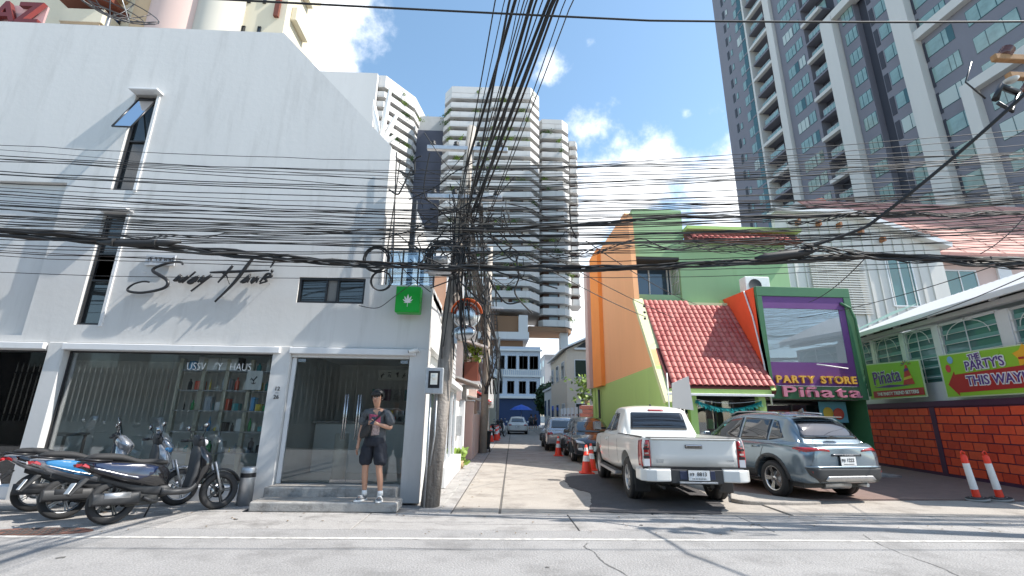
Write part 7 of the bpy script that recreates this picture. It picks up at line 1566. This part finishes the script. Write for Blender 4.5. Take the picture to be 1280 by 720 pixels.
    fl_ = P('rear_mudguard', m_plastic, lambda b: b.prism([(-.36, .62), (-.5, .42), (-.47, .40), (-.3, .6)], 'x', -.06, .06), .01)
    plate_ = P('licence_plate', m_reflw, lambda b: b.obx((0, -.475, .5), (.2, .008, .14), 0, rad(-25)))
    P('floorboard', m_plastic, lambda b: yl(b, [(.5*k, .36, .15, .06), (.7*k, .33, .17, .045), (.86*k, .34, .17, .05), (.95*k, .42, .14, .07)], 4))
    P('front_shield', paint, lambda b: zl_(b, [(.34, .90*k, .13, .05), (.5, .98*k, .17, .07), (.66, 1.03*k, .215*big, .1), (.8, 1.02*k, .205*big, .095), (.92, .98*k, .13*big, .06), (1.0, .96*k, .08, .04)], 2.8))
    P('inner_shield', m_plastic, lambda b: zl_(b, [(.36, .86*k, .12, .04), (.6, .92*k, .15, .05), (.85, .93*k, .14, .05), (.98, .92*k, .07, .03)], 3))
    P('front_fender', paint if style != 0 else m_plastic, lambda b: ringloft(b, [sup(0, 0, .062, .014, 10, 2.2, lambda u, v, a=a: (u, L_+(R_+.035+v-u*u*4)*math.cos(a), R_+(R_+.035+v-u*u*4)*math.sin(a))) for a in [rad(20+11*j) for j in range(12)]]))
    for s in (-1, 1): P('fork_leg', m_galv, lambda b: b.cyl((s*.075, L_, R_), (s*.075, L_-.13*k, .72), .02, n=8))
    P('steering_head', m_plastic, lambda b: zl_(b, [(.92, .97*k, .07, .06), (1.02, .95*k, .13, .07), (1.1, .93*k, .11, .06), (1.14, .91*k, .05, .03)], 2.4))
    hb = P('handlebar', m_black, lambda b: b.tube([(-.34, .84*k, 1.08), (-.2, .9*k, 1.07), (0, .93*k, 1.06), (.2, .9*k, 1.07), (.34, .84*k, 1.08)], .016, 7).cyl((-.36, .835*k, 1.08), (-.24, .88*k, 1.075), .022, n=8).cyl((.24, .88*k, 1.075), (.36, .835*k, 1.08), .022, n=8))
    P('brake_lever', m_steel, lambda b: b.tube([(.22, .93*k, 1.08), (.34, .9*k, 1.08)], .007, 5).tube([(-.22, .93*k, 1.08), (-.34, .9*k, 1.08)], .007, 5), 0, hb)
    for s in (-1, 1):
        mi = P('mirror', m_black, lambda b: b.tube([(s*.2, .9*k, 1.08), (s*.24, .92*k, 1.18), (s*.3, .9*k, 1.24)], .007, 5) and b.ball((s*.32, .9*k, 1.27), .07, 14, (1, .28, .6)))
        P('mirror_glass', m_steel, lambda b: b.ball((s*.32, .886*k, 1.27), .06, 12, (1, .2, .58)), 0, mi)
    hl = P('headlight', m_clearlens, lambda b: b.ball((0, 1.02*k, 1.02 if style != 2 else .86), .085, 14, (1.15, .55, .7)))
    if style: P('windscreen', glass('smoke_screen', (.25, .27, .28), .25) if 'smoke_screen' not in bpy.data.materials else bpy.data.materials['smoke_screen'], lambda b: ringloft(b, [[(x_, 1.04*k-.12*q_-abs(x_)*.35, .98+.28*wf*q_) for x_ in [(-.15+.3*j/8)*(1-.35*q_) for j in range(9)]]+[(x_, 1.048*k-.12*q_-abs(x_)*.35, .98+.28*wf*q_) for x_ in [(.15-.3*j/8)*(1-.35*q_) for j in range(9)]] for q_ in (0, .3, .7, 1)]))
    if style: P('front_cowl', paint, lambda b: zl_(b, [(.78, 1.06*k, .12*wf, .06*wf), (.9, 1.07*k, .17*wf, .09*wf), (1.0, 1.02*k, .15*wf, .08*wf), (1.06+.06*(wf-1), .98*k, .1*wf, .05)], 2.6))
    if style: P('cowl_stripe', accent, lambda b: [b.ball((s*.15, 1.06*k, .88), .06, 10, (.4, 1, .9)) for s in (-1, 1)])
    # engine, belt case, muffler
    P('belt_case', m_galv if style == 0 else m_plastic, lambda b: b.prism([(-.1, .2), (.34*k, .22), (.4*k, .3), (.3*k, .36), (-.06, .38), (-.13, .3)], 'x', -.14, -.075), .02)
    P('engine', m_dark, lambda b: b.bx(-.09, .09, .12, .5*k, .2, .36).cyl((0, .3*k, .3), (0, .62*k, .36), .07, n=12), .015)
    mf = P('muffler', m_plastic, lambda b: (ringloft(b, [sup(.135, .31+.0*y, .06, .08, 14, 3.0, lambda u, v, y=y: (u, y, v+.08*(-y+.2)*.6)) for y in (-.27, -.25, 0, .22*k, .25*k)]), b.tube([(.13, .3*k, .3), (.1, .42*k, .24), (.05, .55*k, .24)], .022, 7)))
    P('heat_shield', m_plastic if style else m_galv, lambda b: ringloft(b, [sup(.17, .345, .03, .045, 12, 2.4, lambda u, v, y=y: (u, y, v+.08*(-y+.2)*.6)) for y in (-.15, .14*k)]), 0, mf)
    P('rear_shock', m_galv, lambda b: [b.cyl((s*.1, -.02, R_+.02), (s*.1, .0, .6), .022, n=8) for s in (-1,)] and b.tube([(-.1+.028*math.cos(j*.8), -.015+.028*math.sin(j*.8), .36+.0042*j) for j in range(50)], .005, 4))
    P('side_stand', m_black, lambda b: b.tube([(-.1, .5*k, .26), (-.2, .46*k, .03), (-.23, .46*k, .02)], .012, 6))
    P('speedometer', m_kpaint, lambda b: b.obx((0, .9*k, 1.12), (.12, .02, .06), 0, rad(35)), .006)
    return t
m_nblue = mat('deep_blue_gloss', (.008, .016, .05), .15, coat=1.0); m_sblue = mat('sky_blue_gloss', (.03, .17, .36), .2, coat=1.0); m_silg = mat('silver_grey_gloss', (.3, .31, .33), .25, .5, coat=1.0); m_gk = mat('gloss_black', (.012, .012, .014), .12, coat=1.0)
scooter('front scooter with dark blue and black side panels and a red tail lamp', (-5.22, 7.12), (-4.38, 8.2), m_gk, m_nblue, 0, 6)
scooter('light blue scooter with silver headlight cowl behind the dark blue scooter', (-6.12, 7.42), (-5.2, 8.5), m_silg, m_sblue, 1, 6)
scooter('silver scooter with tall windscreen nearest the shop glass at the left', (-7.0, 7.95), (-6.1, 8.7), m_silg, m_gk, 2, 5)
scooter('black scooter at the left edge of the view with its tail towards the others', (-7.6, 7.45), (-8.95, 7.6), m_gk, m_nblue, 2, 5)
scooter('small far motor scooter by the traffic cones on the side street', (.35, 35.4), (.85, 36.7), m_wpaint, m_redlens, 1, 5, group='motor scooters on the side street'); 
scooter('second far motor scooter behind the other one by the traffic cones', (.1, 37.4), (.6, 38.7), m_gk, m_redlens, 1, 5, group='motor scooters on the side street')

# ------------------------------------------------------------ people
m_skin = mat('skin', (.46, .25, .165), .5, var=.06, scale=20); m_hair = mat('black_hair', (.012, .01, .009), .5, var=.3, scale=60); m_shirt = mat('charcoal_shirt', (.09, .095, .1), .9, var=.3, scale=12, bump=.3, bscale=30); m_short = mat('dark_navy_shorts', (.014, .017, .026), .85, var=.2, scale=10, bump=.2, bscale=30)
def skin_obj(name, chains, m, parent, sub=2, root=0, fold=0):
    vs = []; es = []; rs = []
    idx = {}
    for ch in chains:
        prev = None
        for p in ch:
            key = tuple(round(c, 4) for c in p[:3])
            if key not in idx: idx[key] = len(vs); vs.append(p[:3]); rs.append(p[3:] if len(p) > 4 else (p[3], p[3]))
            if prev is not None and prev != idx[key]: es.append((prev, idx[key]))
            prev = idx[key]
    me = bpy.data.meshes.new(name); me.from_pydata(vs, es, []); me.materials.append(m); o = bpy.data.objects.new(name, me); COL.objects.link(o)
    md = o.modifiers.new('skin', 'SKIN'); md.use_smooth_shade = True; md.branch_smoothing = .6
    for i, r_ in enumerate(rs): me.skin_vertices[0].data[i].radius = r_
    me.skin_vertices[0].data[root].use_root = True
    s = o.modifiers.new('sub', 'SUBSURF'); s.levels = sub; s.render_levels = sub
    dg = bpy.context.evaluated_depsgraph_get(); dg.update(); ne = bpy.data.meshes.new_from_object(o.evaluated_get(dg)); o.modifiers.clear(); o.data = ne; bpy.data.meshes.remove(me)
    if not ne.materials: ne.materials.append(m)
    if fold:
        nr = [v.normal.copy() for v in ne.vertices]
        for v, n_ in zip(ne.vertices, nr): v.co += n_*fold*(noise.noise(Vector((v.co.x*16, v.co.y*16, v.co.z*9+v.co.x*14)))+.5*noise.noise(v.co*34))
    o.parent = parent; return o
def man(label, loc, rz, sc=1.0, detail=True):
    # local: x = the man's left, -y = front (facing the camera)
    t = thing('person', label, 'person', loc, rz)
    hip = (0, .02, .92, .12, .1)
    head = [(0, .0, 1.45, .052), (0, -.025, 1.5, .052), (0, -.045, 1.56, .072, .085), (0, -.05, 1.63, .078, .095), (0, -.03, 1.69, .065, .08)]
    Lsh = (.18, .01, 1.385, .06); Rsh = (-.18, .01, 1.385, .06)
    Lel = (.255, .03, 1.12, .042); Rel = (-.255, .04, 1.12, .042)
    Lwr = (.09, -.20, 1.20, .026); Rwr = (-.265, -.02, .87, .027)
    chains = [[hip, (0, .01, 1.1, .12, .095), (0, .0, 1.28, .15, .1), (0, .0, 1.39, .12, .08)]+head,
              [(0, .0, 1.39, .12, .08), Lsh, ((Lsh[0]+Lel[0])/2, .02, 1.25, .05), Lel, (.19, -.09, 1.155, .038), Lwr, (.055, -.235, 1.215, .036, .018), (.03, -.255, 1.222, .032, .016)],
              [(0, .0, 1.39, .12, .08), Rsh, ((Rsh[0]+Rel[0])/2, .03, 1.25, .05), Rel, (-.262, .01, 1.0, .038), Rwr, (-.268, -.035, .82, .018, .036), (-.268, -.045, .785, .016, .034)],
              [hip, (.1, .02, .86, .095), (.115, -.005, .66, .075), (.125, -.02, .47, .055), (.15, .0, .33, .055), (.16, .03, .1, .034), (.165, .02, .055, .036), (.19, -.06, .035, .036, .028), (.2, -.13, .03, .03, .022)],
              [hip, (-.1, .02, .86, .095), (-.11, .0, .66, .075), (-.115, -.01, .47, .055), (-.115, .015, .33, .055), (-.11, .04, .1, .034), (-.11, .03, .055, .036), (-.13, -.05, .035, .036, .028), (-.15, -.12, .03, .03, .022)]]
    body = skin_obj('body', chains, m_skin, t)
    if not detail: pass
    # fingers
    fingers = []
    for j in range(4):
        z = 1.235-.016*j; fingers.append([(.035, -.255, z, .009), (.005, -.278, z+.004, .0085), (-.02, -.27, z+.004, .008), (-.028, -.252, z, .007)])
        y = -.02-.018*j; l = (.0, .012, .008, -.008)[j]; fingers.append([(-.268, y, .785, .009), (-.270, y-.006, .75-l, .0085), (-.262, y-.012, .72-l, .008), (-.25, y-.014, .70-l, .007)])
    fingers += [[(.06, -.235, 1.235, .011), (.04, -.262, 1.262, .010), (.018, -.275, 1.272, .009)], [(-.262, -.03, .82, .011), (-.25, -.062, .79, .010), (-.248, -.075, .755, .009)]]
    for f_ in fingers: skin_obj('finger', [f_], m_skin, body, 1)
    # head details
    H_ = lambda name, m, f: (lambda mb: (mb.use(m), f(mb), mb.build(name, None, t))[2])(MB())
    hr = MB(); hr.use(m_hair).ball((0, -.015, 1.655), .118, 22, (.95, 1.0, 1.0)); ho = hr.build('hair', None, t)
    me = ho.data; b = bmesh.new(); b.from_mesh(me); bmesh.ops.delete(b, geom=[v for v in b.verts if (v.co.z < 1.645 and v.co.y < -.075) or v.co.z < 1.565], context='VERTS')
    for v in b.verts: v.co += v.co.normalized()*0 + Vector((noise.noise(v.co*40), noise.noise(v.co*40+Vector((5, 5, 5))), noise.noise(v.co*35)))*.016
    b.to_mesh(me); b.free(); sdm = ho.modifiers.new('s', 'SOLIDIFY'); sdm.thickness = .02; sdm.offset = -1
    H_('fringe', m_hair, lambda b: [b.tube([(-.075+.0125*k, -.115-.012*math.sin(PI*k/12), 1.70), (-.072+.0125*k+.004*math.sin(k*2), -.138-.008*math.sin(PI*k/12), 1.665), (-.07+.0122*k, -.134, 1.632-.008*math.sin(k*1.7))], .011, 5, rs=[.014, .012, .004]) for k in range(13)])
    fc = H_('nose', m_skin, lambda b: b.tube([(0, -.128, 1.628), (0, -.143, 1.605), (0, -.152, 1.588), (0, -.136, 1.58)], .01, 7, rs=[.008, .011, .015, .01]))
    for s in (-1, 1):
        H_('eye', m_reflw, lambda b: b.ball((s*.03, -.126, 1.622), .011, 10, (1.25, .5, .5))); H_('pupil', m_black, lambda b: b.ball((s*.03, -.131, 1.620), .006, 8, (1, .5, .9))); H_('eyebrow', m_hair, lambda b: b.tube([(s*.014, -.136, 1.64), (s*.032, -.137, 1.645), (s*.05, -.124, 1.639)], .004, 5)); H_('ear', m_skin, lambda b: b.ball((s*.082, -.04, 1.605), .026, 10, (.35, .65, 1.05)))
    H_('mouth', mat('lips', (.36, .13, .11), .5) if 'lips' not in bpy.data.materials else bpy.data.materials['lips'], lambda b: b.tube([(-.022, -.124, 1.556), (0, -.134, 1.558), (.022, -.124, 1.556)], .0055, 6))
    # shirt: trunk and two wide sleeves
    sh_ = skin_obj('shirt', [[(0, .02, .84, .19, .135), (0, .02, .93, .192, .13), (0, .01, 1.1, .185, .128), (0, .0, 1.28, .195, .13), (0, .0, 1.39, .155, .105), (0, -.005, 1.445, .08, .075)], [(0, .0, 1.39, .155, .105), (.165, .005, 1.385, .088), (.225, .02, 1.27, .092), (.258, .028, 1.15, .09)], [(0, .0, 1.39, .155, .105), (-.165, .005, 1.385, .088), (-.225, .03, 1.27, .092), (-.258, .038, 1.15, .09)]], m_shirt, t, 3, 0, .016)
    for s, dx in ((1, .025), (-1, 0)):
        skin_obj('shorts_leg', [[(s*.06, .02, .92, .12), (s*.105, .01, .8, .125), (s*.125+dx*.3, -.0, .62, .115), (s*.13+dx*.5, -.01, .52, .108)]], m_short, t, 3, 0, .016)
    H_('shorts_waist', m_short, lambda b: b.lathe([(.15, .84), (.185, .9), (.17, .98)], (0, .02, 0), n=20))
    sock = [H_('sock', m_reflw, lambda b: b.tube([(x_, y_, .15), (x_, y_, .07)], .045, 10, rs=[.042, .048])) for x_, y_ in ((.162, .028), (-.11, .038))]
    for (x_, y_, dx, dy) in ((.165, .02, .04, -.16), (-.11, .03, -.045, -.16)):
        sh2 = skin_obj('shoe', [[(x_-dx*.25, y_+.045, .045, .045, .042), (x_, y_-.01, .045, .05, .045), (x_+dx*.6, y_+dy*.55, .035, .052, .034), (x_+dx, y_+dy, .03, .042, .028)]], m_kpaint if False else mat('shoe_grey', (.16, .16, .16), .7) if 'shoe_grey' not in bpy.data.materials else bpy.data.materials['shoe_grey'], t)
        mb = MB(); mb.use(m_reflw); a = math.atan2(dy, dx); c = Vector((x_+dx*.5, y_+dy*.45, 0)); u = Vector((dx, dy, 0)).normalized(); v_ = Vector((-u.y, u.x, 0))
        mb.prism([tuple((c+u*.155*math.cos(2*PI*j/18)+v_*.058*math.sin(2*PI*j/18))[:2]) for j in range(18)], 'z', 0, .022); mb.build('sole', None, sh2)
        mb = MB(); mb.use(m_reflw)
        for q in (-.03, 0, .03): e = c+u*(q+.01); mb.tube([(e.x-v_.x*.052, e.y-v_.y*.052, .035), (e.x-v_.x*.02, e.y-v_.y*.02, .078), (e.x+v_.x*.02, e.y+v_.y*.02, .078), (e.x+v_.x*.052, e.y+v_.y*.052, .035)], .005, 4)
        mb.build('shoe_stripe', None, sh2)
    # print on the shirt, strap, bag
    bvs = BVHTree.FromPolygons([v.co[:] for v in sh_.data.vertices], [p.vertices[:] for p in sh_.data.polygons])
    decal(bvs, [(-.1, 1.2), (.1, 1.2), (.1, 1.33), (-.1, 1.35)], 'B', .004, mat('pink_print', (.42, .07, .13), .8, var=.5, scale=30) if 'pink_print' not in bpy.data.materials else bpy.data.materials['pink_print'], 'shirt_print', t, .003, .03)
    decal(bvs, [(-.03, 1.0), (.1, 1.02), (.1, 1.19), (-.02, 1.18)], 'B', .004, mat('pale_print', (.5, .38, .36), .8, var=.6, scale=35) if 'pale_print' not in bpy.data.materials else bpy.data.materials['pale_print'], 'shirt_print', t, .003, .03)
    decal(bvs, strip([(.15, 1.4), (.06, 1.3), (-.06, 1.2), (-.15, 1.12)], .035), 'B', .008, m_black, 'bag_strap', t, .004, .03)
    return t
pm_ = man('young man in charcoal shirt and dark shorts looking at his phone on the shop step', (-1.98, 8.2, .154), rad(-8))
bg_ = thing('crossbody_bag', 'black crossbody bag worn on the chest of the young man', 'bag', (-2.0, 8.2, .154), rad(-8))
mb = MB(); mb.use(m_blackr); yl_ = [(-.155, 1.02, .05, .06), (-.12, 1.08, .06, .12), (-.05, 1.13, .06, .13), (.0, 1.16, .045, .08)]
ringloft(mb, [sup(0, z, w_, h, 14, 2.6, lambda u, v, x_=x_: (x_, -.17+u, v)) for x_, z, w_, h in catmull(yl_, 4)]); mb.build('bag_body', None, bg_)
mb = MB(); mb.use(m_plastic).tube([(-.13, -.235, 1.1), (-.03, -.235, 1.2)], .006, 5); mb.build('zip', None, bg_)
ph = MB(); ph.use(m_kpaint).obx((-1.975, 7.945, 1.40), (.072, .012, .145), rad(-8), rad(-35)); tag(ph.build('phone', None, None, bevel=.004), 'dark smartphone held by the young man at his chest', 'phone')
man('distant person standing at the far end of the side street beside the white car', (4.1, 52, 0), rad(180))
man('second distant person near the blue umbrella', (4.9, 56, 0), rad(30))
for o in bpy.data.objects:
    if '_o' in o: del o['_o']
    if 'hw' in o: del o['hw']
